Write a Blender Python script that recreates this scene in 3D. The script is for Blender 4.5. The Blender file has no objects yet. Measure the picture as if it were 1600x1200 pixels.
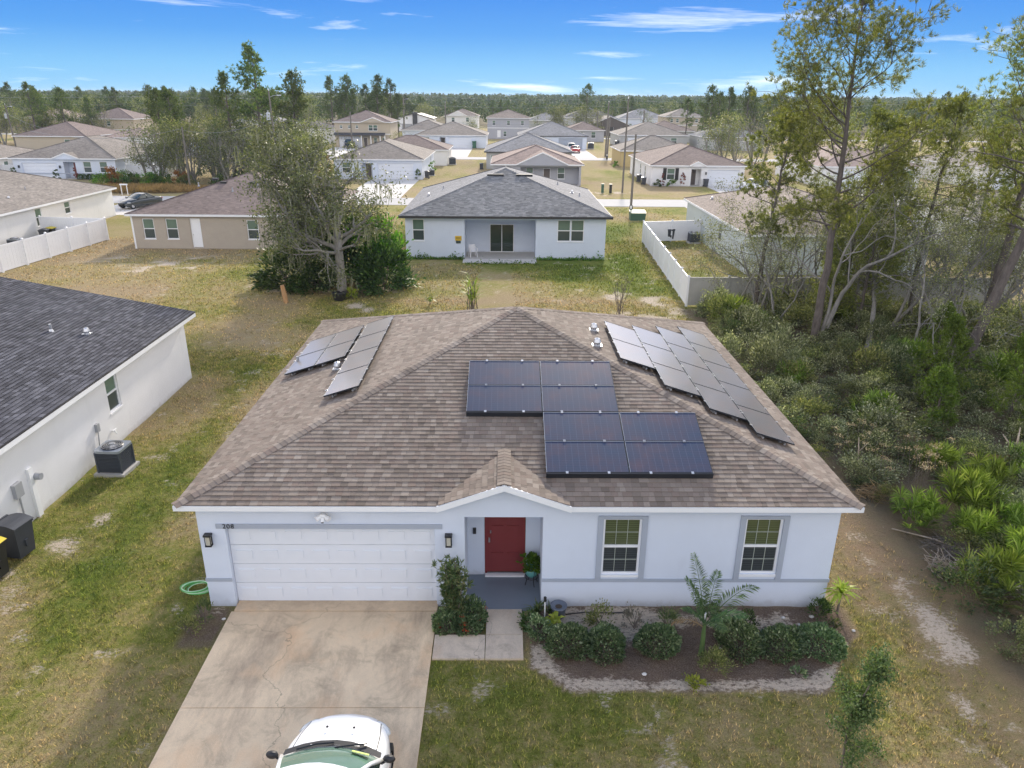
import bpy, bmesh, math, random
import numpy as np
from mathutils import Vector, Matrix

S = bpy.context.scene
C = S.collection
R = math.radians
rnd = random.Random(7)

# ------------------------------------------------------------------ camera
CAM = (0.0, 0.0, 11.586)
def set_camera():
    f, pitch, roll, yaw = 1152.9, 0.3720, 0.0086, 0.0120
    cy, sy, c, s = math.cos(yaw), math.sin(yaw), math.cos(pitch), math.sin(pitch)
    xr = Vector((cy, -sy, 0)); yr = Vector((sy, cy, 0)); ez = Vector((0, 0, 1))
    fwd = yr * c - ez * s
    dn = -(ez * c + yr * s)
    right = xr * math.cos(roll) - dn * math.sin(roll)
    down = xr * math.sin(roll) + dn * math.cos(roll)
    cd = bpy.data.cameras.new("camera"); o = bpy.data.objects.new("camera", cd); C.objects.link(o)
    m = Matrix((right, -down, -fwd)).transposed().to_4x4(); m.translation = Vector(CAM)
    o.matrix_world = m
    cd.sensor_width = 36; cd.lens = f / 1600 * 36; cd.clip_end = 9000; cd.clip_start = 0.1
    S.camera = o
set_camera()

# ------------------------------------------------------------------ sky, sun, exposure
SUN_EL, SUN_AZ = R(26), R(9)          # azimuth measured from +Y towards +X
w = bpy.data.worlds.new("World"); S.world = w; w.use_nodes = True
nt = w.node_tree; nt.nodes.clear()
def N(t, typ, **k):
    n = t.nodes.new(typ)
    for a, b in k.items(): setattr(n, a, b)
    return n
out = N(nt, 'ShaderNodeOutputWorld'); bg = N(nt, 'ShaderNodeBackground')
sky = N(nt, 'ShaderNodeTexSky', sky_type='NISHITA', sun_disc=False)
sky.sun_elevation = SUN_EL; sky.sun_rotation = SUN_AZ; sky.altitude = 0; sky.air_density = 1.0; sky.dust_density = 0.15; sky.ozone_density = 5.0
tc = N(nt, 'ShaderNodeTexCoord')
sep = N(nt, 'ShaderNodeSeparateXYZ'); nt.links.new(tc.outputs['Generated'], sep.inputs[0])
# clear blue winter sky deepening upward from the horizon, the same all round
ramp = N(nt, 'ShaderNodeValToRGB'); nt.links.new(sep.outputs['Z'], ramp.inputs[0])
e = ramp.color_ramp.elements
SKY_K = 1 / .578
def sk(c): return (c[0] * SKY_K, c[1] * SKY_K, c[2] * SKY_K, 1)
e[0].position = 0.0; e[0].color = sk((.27, .62, .95))
e[1].position = 1.0; e[1].color = sk((.10, .27, .62))
for p_, c_ in ((.03, (.21, .55, .93)), (.07, (.09, .36, .87)), (.125, (.035, .235, .81)), (.3, (.06, .25, .74))):
    k = e.new(p_); k.color = sk(c_)
add_ = N(nt, 'ShaderNodeMix', data_type='RGBA', blend_type='ADD'); add_.inputs[0].default_value = 0.012
nt.links.new(ramp.outputs[0], add_.inputs[6]); nt.links.new(sky.outputs[0], add_.inputs[7])
# thin cirrus streaks, sparse near the horizon, an added bright bank of veil above the view to fill shade and panel reflections, clearing to blue overhead
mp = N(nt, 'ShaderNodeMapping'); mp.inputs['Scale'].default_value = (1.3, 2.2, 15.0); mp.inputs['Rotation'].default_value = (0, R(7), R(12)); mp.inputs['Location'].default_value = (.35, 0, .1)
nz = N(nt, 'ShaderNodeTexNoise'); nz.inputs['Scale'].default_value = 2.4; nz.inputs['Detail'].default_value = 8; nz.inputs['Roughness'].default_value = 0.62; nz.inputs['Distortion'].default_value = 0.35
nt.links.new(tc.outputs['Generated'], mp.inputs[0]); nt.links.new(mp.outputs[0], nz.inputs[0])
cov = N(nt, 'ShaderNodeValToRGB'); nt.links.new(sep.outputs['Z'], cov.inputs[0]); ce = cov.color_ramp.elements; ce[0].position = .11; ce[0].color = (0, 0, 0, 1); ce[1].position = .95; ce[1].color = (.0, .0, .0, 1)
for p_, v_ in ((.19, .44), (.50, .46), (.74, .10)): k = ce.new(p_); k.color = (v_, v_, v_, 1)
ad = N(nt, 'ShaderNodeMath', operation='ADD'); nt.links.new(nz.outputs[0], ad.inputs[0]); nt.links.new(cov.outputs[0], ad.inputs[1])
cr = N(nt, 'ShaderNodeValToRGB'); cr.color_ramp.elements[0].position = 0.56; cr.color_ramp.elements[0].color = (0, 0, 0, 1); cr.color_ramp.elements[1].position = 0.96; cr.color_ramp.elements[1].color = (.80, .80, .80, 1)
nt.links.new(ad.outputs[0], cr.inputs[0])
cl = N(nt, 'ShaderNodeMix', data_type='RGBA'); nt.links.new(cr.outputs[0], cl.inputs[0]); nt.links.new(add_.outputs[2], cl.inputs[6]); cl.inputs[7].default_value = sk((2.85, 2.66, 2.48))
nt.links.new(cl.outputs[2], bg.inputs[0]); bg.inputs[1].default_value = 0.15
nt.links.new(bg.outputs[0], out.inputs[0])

sd = bpy.data.lights.new("sun", 'SUN'); sd.energy = 1.25; sd.angle = R(4); sd.color = (1.0, 0.90, 0.76)
so = bpy.data.objects.new("sun", sd); C.objects.link(so)
sdir = Vector((math.sin(SUN_AZ) * math.cos(SUN_EL), math.cos(SUN_AZ) * math.cos(SUN_EL), math.sin(SUN_EL)))
so.rotation_euler = sdir.to_track_quat('Z', 'Y').to_euler()
S.view_settings.view_transform = 'Standard'; S.view_settings.look = 'None'; S.view_settings.gamma = 1; S.view_settings.use_curve_mapping = False
S.view_settings.exposure = 1.95
S.render.engine = 'CYCLES'
S.cycles.max_bounces = 6; S.cycles.transparent_max_bounces = 6; S.cycles.volume_bounces = 0

# ------------------------------------------------------------------ materials
def new_mat(name):
    m = bpy.data.materials.new(name); m.use_nodes = True
    t = m.node_tree; t.nodes.clear()
    o = N(t, 'ShaderNodeOutputMaterial'); b = N(t, 'ShaderNodeBsdfPrincipled')
    t.links.new(b.outputs[0], o.inputs[0])
    return m, t, b, o
def rgba(c): return (c[0], c[1], c[2], 1)
def ramp_node(t, src, stops):
    r = N(t, 'ShaderNodeValToRGB'); t.links.new(src, r.inputs[0]); el = r.color_ramp.elements
    el[0].position, el[0].color = stops[0][0], rgba(stops[0][1]); el[1].position, el[1].color = stops[-1][0], rgba(stops[-1][1])
    for p, c in stops[1:-1]:
        q = el.new(p); q.color = rgba(c)
    return r.outputs[0]
def mixc(t, f, a, b, mode='MIX'):
    n = N(t, 'ShaderNodeMix', data_type='RGBA', blend_type=mode)
    for i, v in ((0, f), (6, a), (7, b)):
        if hasattr(v, 'is_linked'): t.links.new(v, n.inputs[i])
        elif i == 0: n.inputs[0].default_value = v
        else: n.inputs[i].default_value = rgba(v)
    return n.outputs[2]
def noise(t, scale, detail=4, rough=.55, coord='Object', vscale=None, dist=0):
    n = N(t, 'ShaderNodeTexNoise'); n.inputs['Scale'].default_value = scale; n.inputs['Detail'].default_value = detail; n.inputs['Roughness'].default_value = rough; n.inputs['Distortion'].default_value = dist
    if coord == 'Position': src = N(t, 'ShaderNodeNewGeometry').outputs['Position']
    else: src = N(t, 'ShaderNodeTexCoord').outputs[coord]
    if vscale:
        m = N(t, 'ShaderNodeMapping'); m.inputs['Scale'].default_value = vscale; t.links.new(src, m.inputs[0]); src = m.outputs[0]
    t.links.new(src, n.inputs['Vector'])
    return n.outputs[0]
def bump(t, b, h, strength=.3, dist=.02):
    n = N(t, 'ShaderNodeBump'); n.inputs['Strength'].default_value = strength; n.inputs['Distance'].default_value = dist
    t.links.new(h, n.inputs['Height']); t.links.new(n.outputs[0], b.inputs['Normal'])
def math_n(t, op, a, b=None, clamp=False):
    n = N(t, 'ShaderNodeMath', operation=op); n.use_clamp = clamp
    for i, v in ((0, a), (1, b)):
        if v is None: continue
        if hasattr(v, 'is_linked'): t.links.new(v, n.inputs[i])
        else: n.inputs[i].default_value = v
    return n.outputs[0]
def plain(name, c, rough=.6, metal=0, var=.12, scale=3, bmp=0, bscale=60, spec=None):
    m, t, b, o = new_mat(name)
    n = noise(t, scale, 5, .6, 'Position')
    col = mixc(t, n, tuple(x * (1 - var) for x in c), tuple(min(1, x * (1 + var)) for x in c))
    t.links.new(col, b.inputs['Base Color']); b.inputs['Roughness'].default_value = rough; b.inputs['Metallic'].default_value = metal
    if spec is not None: b.inputs['Specular IOR Level'].default_value = spec
    if bmp: bump(t, b, noise(t, bscale, 3, .6, 'Position'), bmp, .01)
    return m
def stucco(name, c, dirt=True):
    m, t, b, o = new_mat(name)
    n = noise(t, .9, 8, .72, 'Position'); col = mixc(t, n, tuple(x * .88 for x in c), tuple(min(1, x * 1.04) for x in c))
    if dirt:
        g = N(t, 'ShaderNodeNewGeometry'); sp = N(t, 'ShaderNodeSeparateXYZ'); t.links.new(g.outputs['Position'], sp.inputs[0])
        n2 = noise(t, 5, 6, .7, 'Position')
        hgt = math_n(t, 'MULTIPLY', sp.outputs['Z'], 3.2)
        msk = math_n(t, 'SUBTRACT', math_n(t, 'MULTIPLY', n2, 1.25), hgt, True)
        col = mixc(t, math_n(t, 'MULTIPLY', msk, .55), col, (.24, .20, .15))
        n3 = noise(t, 1.2, 5, .7, 'Position', (1.2, 1.2, .35))
        st = math_n(t, 'MULTIPLY', math_n(t, 'SUBTRACT', n3, .57, True), 1.1)
        col = mixc(t, st, col, tuple(x * .6 for x in c))
    t.links.new(col, b.inputs['Base Color']); b.inputs['Roughness'].default_value = .85; b.inputs['Specular IOR Level'].default_value = .25
    bump(t, b, noise(t, 55, 4, .65, 'Position'), .25, .008)
    return m
def shingle_mat(name, cols, far=False):
    """cols: palette; near roofs are real tabs (random per tab), far ones a course pattern in UV metres"""
    m, t, b, o = new_mat(name)
    k = len(cols)
    if not far:
        g = N(t, 'ShaderNodeNewGeometry'); oi = N(t, 'ShaderNodeObjectInfo')
        r = math_n(t, 'FRACT', math_n(t, 'ADD', g.outputs['Random Per Island'], math_n(t, 'MULTIPLY', oi.outputs['Random'], 7.31)))
    else:
        uv = N(t, 'ShaderNodeTexCoord').outputs['UV']
        br = N(t, 'ShaderNodeTexBrick'); br.offset = .37; br.squash = .7; br.squash_frequency = 3
        br.inputs['Color1'].default_value = (0, 0, 0, 1); br.inputs['Color2'].default_value = (1, 1, 1, 1); br.inputs['Mortar'].default_value = (.5, .5, .5, 1)
        br.inputs['Scale'].default_value = 1; br.inputs['Mortar Size'].default_value = .0; br.inputs['Brick Width'].default_value = .31; br.inputs['Row Height'].default_value = .145; br.inputs['Bias'].default_value = 0
        t.links.new(uv, br.inputs[0]); r = br.outputs[0]
    rp = N(t, 'ShaderNodeValToRGB'); rp.color_ramp.interpolation = 'LINEAR'; t.links.new(r, rp.inputs[0])
    el = rp.color_ramp.elements
    el[0].position = 0; el[0].color = rgba(cols[0]); el[1].position = 1; el[1].color = rgba(cols[-1])
    for i in range(1, k - 1):
        q = el.new(i / (k - 1)); q.color = rgba(cols[i])
    col = rp.outputs[0]
    big = noise(t, .35, 5, .65, 'Position'); col = mixc(t, 1.0, col, ramp_node(t, big, [(.25, (.80, .79, .78)), (.75, (1.12, 1.12, 1.12))]), 'MULTIPLY')
    fine = noise(t, 90, 2, .7, 'Position'); col = mixc(t, 1.0, col, ramp_node(t, fine, [(.2, (.78, .78, .78)), (.8, (1.2, 1.2, 1.2))]), 'MULTIPLY')
    if far:
        uv = N(t, 'ShaderNodeTexCoord').outputs['UV']; sp = N(t, 'ShaderNodeSeparateXYZ'); t.links.new(uv, sp.inputs[0])
        fr = math_n(t, 'FRACT', math_n(t, 'DIVIDE', sp.outputs['Y'], .145))
        ln = math_n(t, 'LESS_THAN', fr, .14)
        col = mixc(t, math_n(t, 'MULTIPLY', ln, .55), col, tuple(x * .35 for x in cols[0]))
        bump(t, b, math_n(t, 'SUBTRACT', 1.0, fr), .5, .012)
    else:
        bump(t, b, noise(t, 160, 2, .7, 'Position'), .25, .006)
    t.links.new(col, b.inputs['Base Color']); b.inputs['Roughness'].default_value = .9; b.inputs['Specular IOR Level'].default_value = .3
    return m
def leaf_mat(name, c1, c2, c3=None, trans=.35, rough=.45, scale=.6):
    m, t, b, o = new_mat(name)
    g = N(t, 'ShaderNodeNewGeometry'); oi = N(t, 'ShaderNodeObjectInfo')
    r = g.outputs['Random Per Island']
    stops = [(0, c1), (1, c2)] if c3 is None else [(0, c1), (.7, c2), (1, c3)]
    col = ramp_node(t, r, stops)
    big = noise(t, scale, 3, .6, 'Position'); col = mixc(t, 1.0, col, ramp_node(t, big, [(.3, (.72, .74, .7)), (.7, (1.25, 1.22, 1.2))]), 'MULTIPLY')
    h = N(t, 'ShaderNodeHueSaturation'); t.links.new(col, h.inputs['Color'])
    t.links.new(math_n(t, 'ADD', .485, math_n(t, 'MULTIPLY', oi.outputs['Random'], .03)), h.inputs['Hue'])
    t.links.new(math_n(t, 'ADD', .8, math_n(t, 'MULTIPLY', oi.outputs['Random'], .4)), h.inputs['Value'])
    col = h.outputs[0]
    t.links.new(col, b.inputs['Base Color']); b.inputs['Roughness'].default_value = rough; b.inputs['Specular IOR Level'].default_value = .22
    tr = N(t, 'ShaderNodeBsdfTranslucent'); t.links.new(mixc(t, 1.0, col, (1.25, 1.3, .6), 'MULTIPLY'), tr.inputs[0])
    mx = N(t, 'ShaderNodeMixShader'); mx.inputs[0].default_value = trans
    t.links.new(b.outputs[0], mx.inputs[1]); t.links.new(tr.outputs[0], mx.inputs[2]); t.links.new(mx.outputs[0], o.inputs[0])
    return m
def bark_mat(name, c1, c2, sc=6):
    m, t, b, o = new_mat(name)
    n = noise(t, sc, 6, .7, 'Position', (1, 1, .3)); t.links.new(ramp_node(t, n, [(.3, c1), (.7, c2)]), b.inputs['Base Color'])
    b.inputs['Roughness'].default_value = .9; bump(t, b, n, .7, .03)
    return m
def glass_mat(name, c, rough=.06, blind=False):
    m, t, b, o = new_mat(name)
    if blind:
        g = N(t, 'ShaderNodeNewGeometry'); sp = N(t, 'ShaderNodeSeparateXYZ'); t.links.new(g.outputs['Position'], sp.inputs[0])
        fr = math_n(t, 'FRACT', math_n(t, 'DIVIDE', sp.outputs['Z'], .05))
        col = mixc(t, math_n(t, 'GREATER_THAN', fr, .72), c, tuple(x * .35 for x in c))
    else:
        col = mixc(t, noise(t, 1.5, 3, .5, 'Position'), tuple(x * .8 for x in c), tuple(x * 1.2 for x in c))
    t.links.new(col, b.inputs['Base Color']); b.inputs['Roughness'].default_value = rough; b.inputs['Specular IOR Level'].default_value = .6
    return m

M = {}
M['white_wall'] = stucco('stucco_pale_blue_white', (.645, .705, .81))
M['far_white'] = stucco('stucco_white', (.72, .72, .71))
M['bright_white'] = stucco('stucco_bright_white', (.78, .78, .79))
M['tan_wall'] = stucco('stucco_tan', (.47, .41, .32))
M['lav_wall'] = stucco('stucco_lavender_grey', (.40, .41, .45))
M['gray_wall'] = stucco('stucco_grey', (.42, .43, .43))
M['sage_wall'] = stucco('stucco_sage_grey', (.50, .55, .55))
M['yellow_wall'] = stucco('stucco_yellow', (.50, .40, .20))
M['brown_wall'] = stucco('stucco_dark_brown', (.14, .12, .11))
M['trim'] = plain('trim_white_paint', (.80, .81, .82), .5, var=.04)
M['muntin'] = plain('muntin_between_glass', (.42, .46, .40), .5)
M['grayband'] = plain('band_grey_paint', (.36, .40, .47), .75, var=.06, bmp=.2)
M['garage'] = plain('garage_white_paint', (.70, .735, .79), .45, var=.04)
M['vinyl'] = plain('vinyl_white', (.80, .81, .83), .4, var=.04)
M['vinyl_shaded'] = plain('vinyl_grey_shade', (.38, .38, .36), .6, var=.3, scale=1.2)  # shade of the camera-facing fence run put into the vinyl colour
M['red_door'] = plain('door_red_paint', (.20, .032, .034), .5, var=.1)
M['porch'] = plain('porch_grey_blue_paint', (.16, .19, .23), .45, var=.15, scale=1.5)
M['dark_fascia'] = plain('fascia_dark', (.035, .033, .035), .5)
M['soffit'] = plain('soffit_white', (.74, .75, .76), .7, var=.04)
M['black'] = plain('black_plastic', (.02, .02, .022), .4)
M['bin'] = plain('bin_dark_plastic', (.045, .05, .062), .5, var=.2)
M['bin_yellow'] = plain('bin_yellow_lid', (.70, .55, .03), .5)
M['bin_green'] = plain('bin_green_plastic', (.03, .12, .07), .5)
M['metal'] = plain('galvanised_metal', (.55, .56, .58), .35, .8, var=.15)
M['gray_metal'] = plain('painted_grey_metal', (.34, .35, .37), .5, .1, var=.15)
M['ac'] = plain('ac_dark_grey_metal', (.07, .08, .10), .5, .2, var=.15)
M['ac_top'] = plain('ac_top_metal', (.33, .36, .40), .35, .4)
M['concrete_pad'] = plain('pad_concrete', (.45, .43, .40), .9, var=.15, bmp=.3)
M['pane_up'] = glass_mat('glass_green_shade', (.12, .185, .145))
M['pane_lo'] = glass_mat('glass_insect_screen', (.055, .075, .075), .15)
M['pane_blind_up'] = glass_mat('glass_blinds_upper', (.105, .125, .06), .08, True)
M['pane_blind_lo'] = glass_mat('glass_blinds_screen', (.060, .068, .072), .15, True)
M['pane_dark'] = glass_mat('glass_dark', (.03, .038, .045))
M['slider'] = glass_mat('glass_sliding_door', (.03, .045, .035), .02)
M['wood_pole'] = bark_mat('pole_grey_wood', (.11, .10, .085), (.21, .19, .165), 9)
M['wire'] = plain('cable_grey', (.25, .26, .28), .6)
M['transformer'] = plain('transformer_grey_paint', (.48, .51, .54), .45)
M['green_box'] = plain('utility_green_paint', (.045, .11, .075), .5)
M['pv_frame'] = plain('pv_frame_black_aluminium', (.05, .055, .065), .35, .6)
M['pv_edge'] = plain('pv_bright_aluminium', (.52, .55, .60), .35, .7)
M['lamp_glass'] = plain('lantern_glass', (.5, .48, .40), .2)
M['terracotta'] = plain('pot_blue_grey_glaze', (.10, .12, .16), .35)
M['teal_pot'] = plain('pot_teal_glaze', (.09, .28, .27), .3)
M['soil'] = plain('soil_dark', (.06, .045, .032), .95, var=.3, scale=12, bmp=.5)
M['hose'] = plain('hose_green_rubber', (.10, .42, .10), .4)
M['hose2'] = plain('hose_light_stripe', (.55, .75, .5), .4)
M['plastic_white'] = plain('chair_white_plastic', (.80, .79, .80), .35, var=.05)
M['yellow_paper'] = plain('notice_yellow', (.75, .48, .03), .6)
M['asph'] = plain('road_light_asphalt', (.44, .43, .42), .9, var=.12, scale=1.2, bmp=.3)
M['drive_far'] = plain('driveway_pale_concrete', (.60, .57, .53), .9, var=.1, scale=1.5)
SH_MAIN = [(.155, .125, .100), (.278, .232, .190), (.200, .157, .126), (.318, .270, .224), (.218, .166, .134), (.258, .212, .174), (.176, .142, .116), (.292, .242, .196)]
M['sh_main'] = shingle_mat('shingles_weathered_brown', SH_MAIN)
M['sh_dark'] = shingle_mat('shingles_charcoal', [(.036, .037, .047), (.095, .097, .115), (.055, .056, .067), (.135, .137, .158), (.075, .077, .092), (.045, .046, .056)])
M['sh_gray'] = shingle_mat('shingles_pewter_grey', [(.14, .145, .15), (.27, .27, .27), (.18, .185, .19), (.32, .32, .315), (.22, .222, .225), (.155, .16, .165)])
M['under_main'] = plain('roof_felt_brown', (.07, .055, .045), .9)
M['under_dark'] = plain('roof_felt_black', (.03, .03, .035), .9)
def farsh(n, c): return shingle_mat(n, [tuple(x * .72 for x in c), tuple(x * 1.1 for x in c), tuple(x * .85 for x in c), tuple(x * 1.3 for x in c), tuple(x * .95 for x in c)], True)
M['sf_brown'] = farsh('far_shingles_brown', (.215, .165, .145))
M['sf_tan'] = farsh('far_shingles_tan', (.27, .22, .185))
M['sf_pink'] = farsh('far_shingles_pinkish', (.33, .25, .215))
M['sf_gray'] = farsh('far_shingles_grey', (.25, .25, .255))
M['sf_dark'] = farsh('far_shingles_charcoal', (.115, .115, .125))
M['sf_beige'] = farsh('far_shingles_beige', (.25, .22, .19))
# siding
def siding_mat():
    m, t, b, o = new_mat('siding_tan_boards'); col = mixc(t, noise(t, 2, 4, .6, 'Position'), (.36, .31, .25), (.43, .375, .30))
    t.links.new(col, b.inputs['Base Color']); b.inputs['Roughness'].default_value = .6
    return m
M['siding'] = siding_mat()
# solar cells
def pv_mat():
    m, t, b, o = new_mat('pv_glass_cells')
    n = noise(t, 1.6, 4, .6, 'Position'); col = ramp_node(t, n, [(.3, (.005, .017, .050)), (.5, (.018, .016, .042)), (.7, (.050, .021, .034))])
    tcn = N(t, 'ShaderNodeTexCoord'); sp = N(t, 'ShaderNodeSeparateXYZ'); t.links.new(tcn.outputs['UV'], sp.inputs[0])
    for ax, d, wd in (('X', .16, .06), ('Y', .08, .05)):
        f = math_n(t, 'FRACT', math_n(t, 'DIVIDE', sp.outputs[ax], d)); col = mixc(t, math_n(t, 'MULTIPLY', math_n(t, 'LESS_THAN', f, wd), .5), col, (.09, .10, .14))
    t.links.new(col, b.inputs['Base Color']); b.inputs['Roughness'].default_value = .14; b.inputs['IOR'].default_value = 1.55; b.inputs['Specular IOR Level'].default_value = .5; b.inputs['Coat Weight'].default_value = 1; b.inputs['Coat Roughness'].default_value = .32; b.inputs['Coat IOR'].default_value = 1.5; b.inputs['Sheen Weight'].default_value = .8; b.inputs['Sheen Roughness'].default_value = .26; b.inputs['Sheen Tint'].default_value = (1, .93, .88, 1)  # warm sheen stands in for sky glare on panels seen at grazing angles
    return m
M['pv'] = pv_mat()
# driveway concrete with stains
def concrete(name, c, stain):
    m, t, b, o = new_mat(name)
    n = noise(t, 1.1, 8, .72, 'Position', dist=.5); col = ramp_node(t, n, [(.28, tuple(x * .55 for x in c)), (.48, c), (.75, tuple(x * 1.18 for x in c))])
    n2 = noise(t, .42, 7, .72, 'Position', (1.9, .6, 1)); s = math_n(t, 'MULTIPLY', math_n(t, 'SUBTRACT', n2, .48, True), 4.5, True)
    g = N(t, 'ShaderNodeNewGeometry'); sp = N(t, 'ShaderNodeSeparateXYZ'); t.links.new(g.outputs['Position'], sp.inputs[0])
    edge = N(t, 'ShaderNodeMapRange'); edge.inputs['From Min'].default_value = 13.6; edge.inputs['From Max'].default_value = 15.0; t.links.new(sp.outputs['Y'], edge.inputs[0])
    n6 = noise(t, 2.2, 6, .7, 'Position'); s = math_n(t, 'MAXIMUM', s, math_n(t, 'MULTIPLY', math_n(t, 'MULTIPLY', edge.outputs[0], n6), 1.5, True))
    col = mixc(t, math_n(t, 'MULTIPLY', s, .85), col, mixc(t, noise(t, 5, 5, .7, 'Position'), tuple(x * .7 for x in stain), tuple(x * 1.5 for x in stain)))
    n3 = noise(t, .9, 5, .6, 'Position', (1, .7, 1)); col = mixc(t, math_n(t, 'MULTIPLY', math_n(t, 'SUBTRACT', n3, .52, True), 3.0, True), col, (c[0] * 1.02, c[1] * .86, c[2] * .74))
    vo = N(t, 'ShaderNodeTexVoronoi', feature='DISTANCE_TO_EDGE'); vo.inputs['Scale'].default_value = .17; mpn = N(t, 'ShaderNodeVectorMath', operation='ADD'); nzv = N(t, 'ShaderNodeTexNoise'); nzv.inputs['Scale'].default_value = 1.4; nzv.inputs['Detail'].default_value = 6
    t.links.new(g.outputs['Position'], nzv.inputs[0]); sc_ = N(t, 'ShaderNodeVectorMath', operation='SCALE'); sc_.inputs['Scale'].default_value = .9; t.links.new(nzv.outputs['Color'], sc_.inputs[0]); t.links.new(g.outputs['Position'], mpn.inputs[0]); t.links.new(sc_.outputs[0], mpn.inputs[1]); t.links.new(mpn.outputs[0], vo.inputs['Vector'])
    col = mixc(t, math_n(t, 'MULTIPLY', math_n(t, 'LESS_THAN', vo.outputs[0], .0012), .5), col, tuple(x * .3 for x in c))
    n4 = noise(t, 60, 3, .7, 'Position'); col = mixc(t, 1., col, ramp_node(t, n4, [(.2, (.80, .80, .80)), (.8, (1.15, 1.15, 1.15))]), 'MULTIPLY')
    t.links.new(col, b.inputs['Base Color']); b.inputs['Roughness'].default_value = .9; bump(t, b, n4, .2, .006)
    return m
M['drive'] = concrete('driveway_stained_concrete', (.76, .585, .385), (.31, .23, .16))
M['walk'] = concrete('walk_concrete', (.62, .515, .40), (.38, .31, .25))
# foliage
M['lf_hedge'] = leaf_mat('leaves_dark_hedge', (.070, .125, .060), (.180, .255, .130), (.42, .48, .30), .33, .38)
M['lf_sapling'] = leaf_mat('leaves_sapling', (.050, .085, .030), (.115, .165, .060), (.22, .26, .11), .3, .5)
M['lf_podo'] = leaf_mat('leaves_podocarpus', (.050, .085, .034), (.125, .17, .07), (.24, .22, .11), .3)
M['lf_scrub'] = leaf_mat('leaves_grey_green_scrub', (.10, .125, .065), (.27, .29, .175), (.55, .55, .42), .38)
M['lf_scrub2'] = leaf_mat('leaves_olive_scrub', (.095, .125, .045), (.225, .250, .10), (.40, .38, .19), .38)
M['lf_oak'] = leaf_mat('leaves_oak_grey_green', (.075, .095, .042), (.165, .190, .090), (.30, .30, .17), .32)
M['lf_green'] = leaf_mat('leaves_bright_green', (.045, .12, .015), (.11, .24, .025), (.20, .34, .05), .4)
M['lf_dark'] = leaf_mat('leaves_dark_evergreen', (.028, .062, .020), (.075, .135, .038), (.15, .22, .06), .3)
M['lf_pine'] = leaf_mat('needles_olive', (.095, .120, .032), (.210, .235, .070), (.38, .37, .15), .5)
M['lf_sapine'] = leaf_mat('needles_fresh_green', (.08, .14, .025), (.15, .24, .04), (.24, .33, .07), .4)
M['lf_palmetto'] = leaf_mat('fronds_palmetto', (.095, .150, .028), (.21, .31, .055), (.40, .48, .14), .4, .38)
M['lf_palm'] = leaf_mat('fronds_queen_palm', (.065, .13, .050), (.15, .24, .095), (.30, .40, .18), .38)
M['lf_yellow'] = leaf_mat('leaves_yellow_green', (.22, .30, .03), (.42, .45, .08), None, .35)
M['lf_far'] = leaf_mat('leaves_far_woods', (.045, .072, .026), (.090, .130, .046), (.15, .16, .075), .25, .7, .03)
M['lf_farpine'] = leaf_mat('needles_far_pine', (.052, .085, .026), (.11, .155, .046), (.19, .21, .075), .3, .7, .05)
M['lf_bare'] = leaf_mat('twigs_bare_grey', (.13, .115, .095), (.22, .20, .17), None, .1, .8)
M['lf_rust'] = leaf_mat('leaves_rusty_brown', (.16, .06, .02), (.30, .13, .05), None, .25)
M['lf_red'] = leaf_mat('leaves_dull_red', (.16, .05, .05), (.28, .10, .08), None, .25)
M['flower_tan'] = leaf_mat('seed_heads_tan', (.32, .23, .14), (.55, .44, .30), None, .2, .8)
M['flower_red'] = leaf_mat('flowers_orange_red', (.45, .07, .03), (.6, .15, .05), None, .2)
M['lf_dead'] = leaf_mat('dead_frond_brown', (.20, .12, .06), (.36, .25, .15), None, .15, .8)
M['lf_broom'] = leaf_mat('dry_broom_grass', (.24, .16, .07), (.42, .30, .14), None, .3, .8)
M['moss'] = leaf_mat('hanging_grey_moss', (.16, .17, .13), (.28, .28, .22), None, .25, .9)
M['lf_cane'] = leaf_mat('cane_leaves', (.15, .24, .04), (.34, .40, .10), None, .4)
M['bark_pine'] = bark_mat('bark_pine_grey_brown', (.065, .052, .045), (.165, .138, .12), 7)
M['bark_oak'] = bark_mat('bark_oak_grey', (.15, .14, .125), (.30, .285, .26), 8)
M['bark_twig'] = bark_mat('bark_twig', (.12, .095, .075), (.22, .185, .155), 8)
M['wood_dead'] = bark_mat('dead_wood_pale', (.34, .27, .20), (.50, .42, .33), 8)
M['wood_split'] = bark_mat('split_wood_orange', (.32, .17, .07), (.48, .30, .15), 8)

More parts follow.
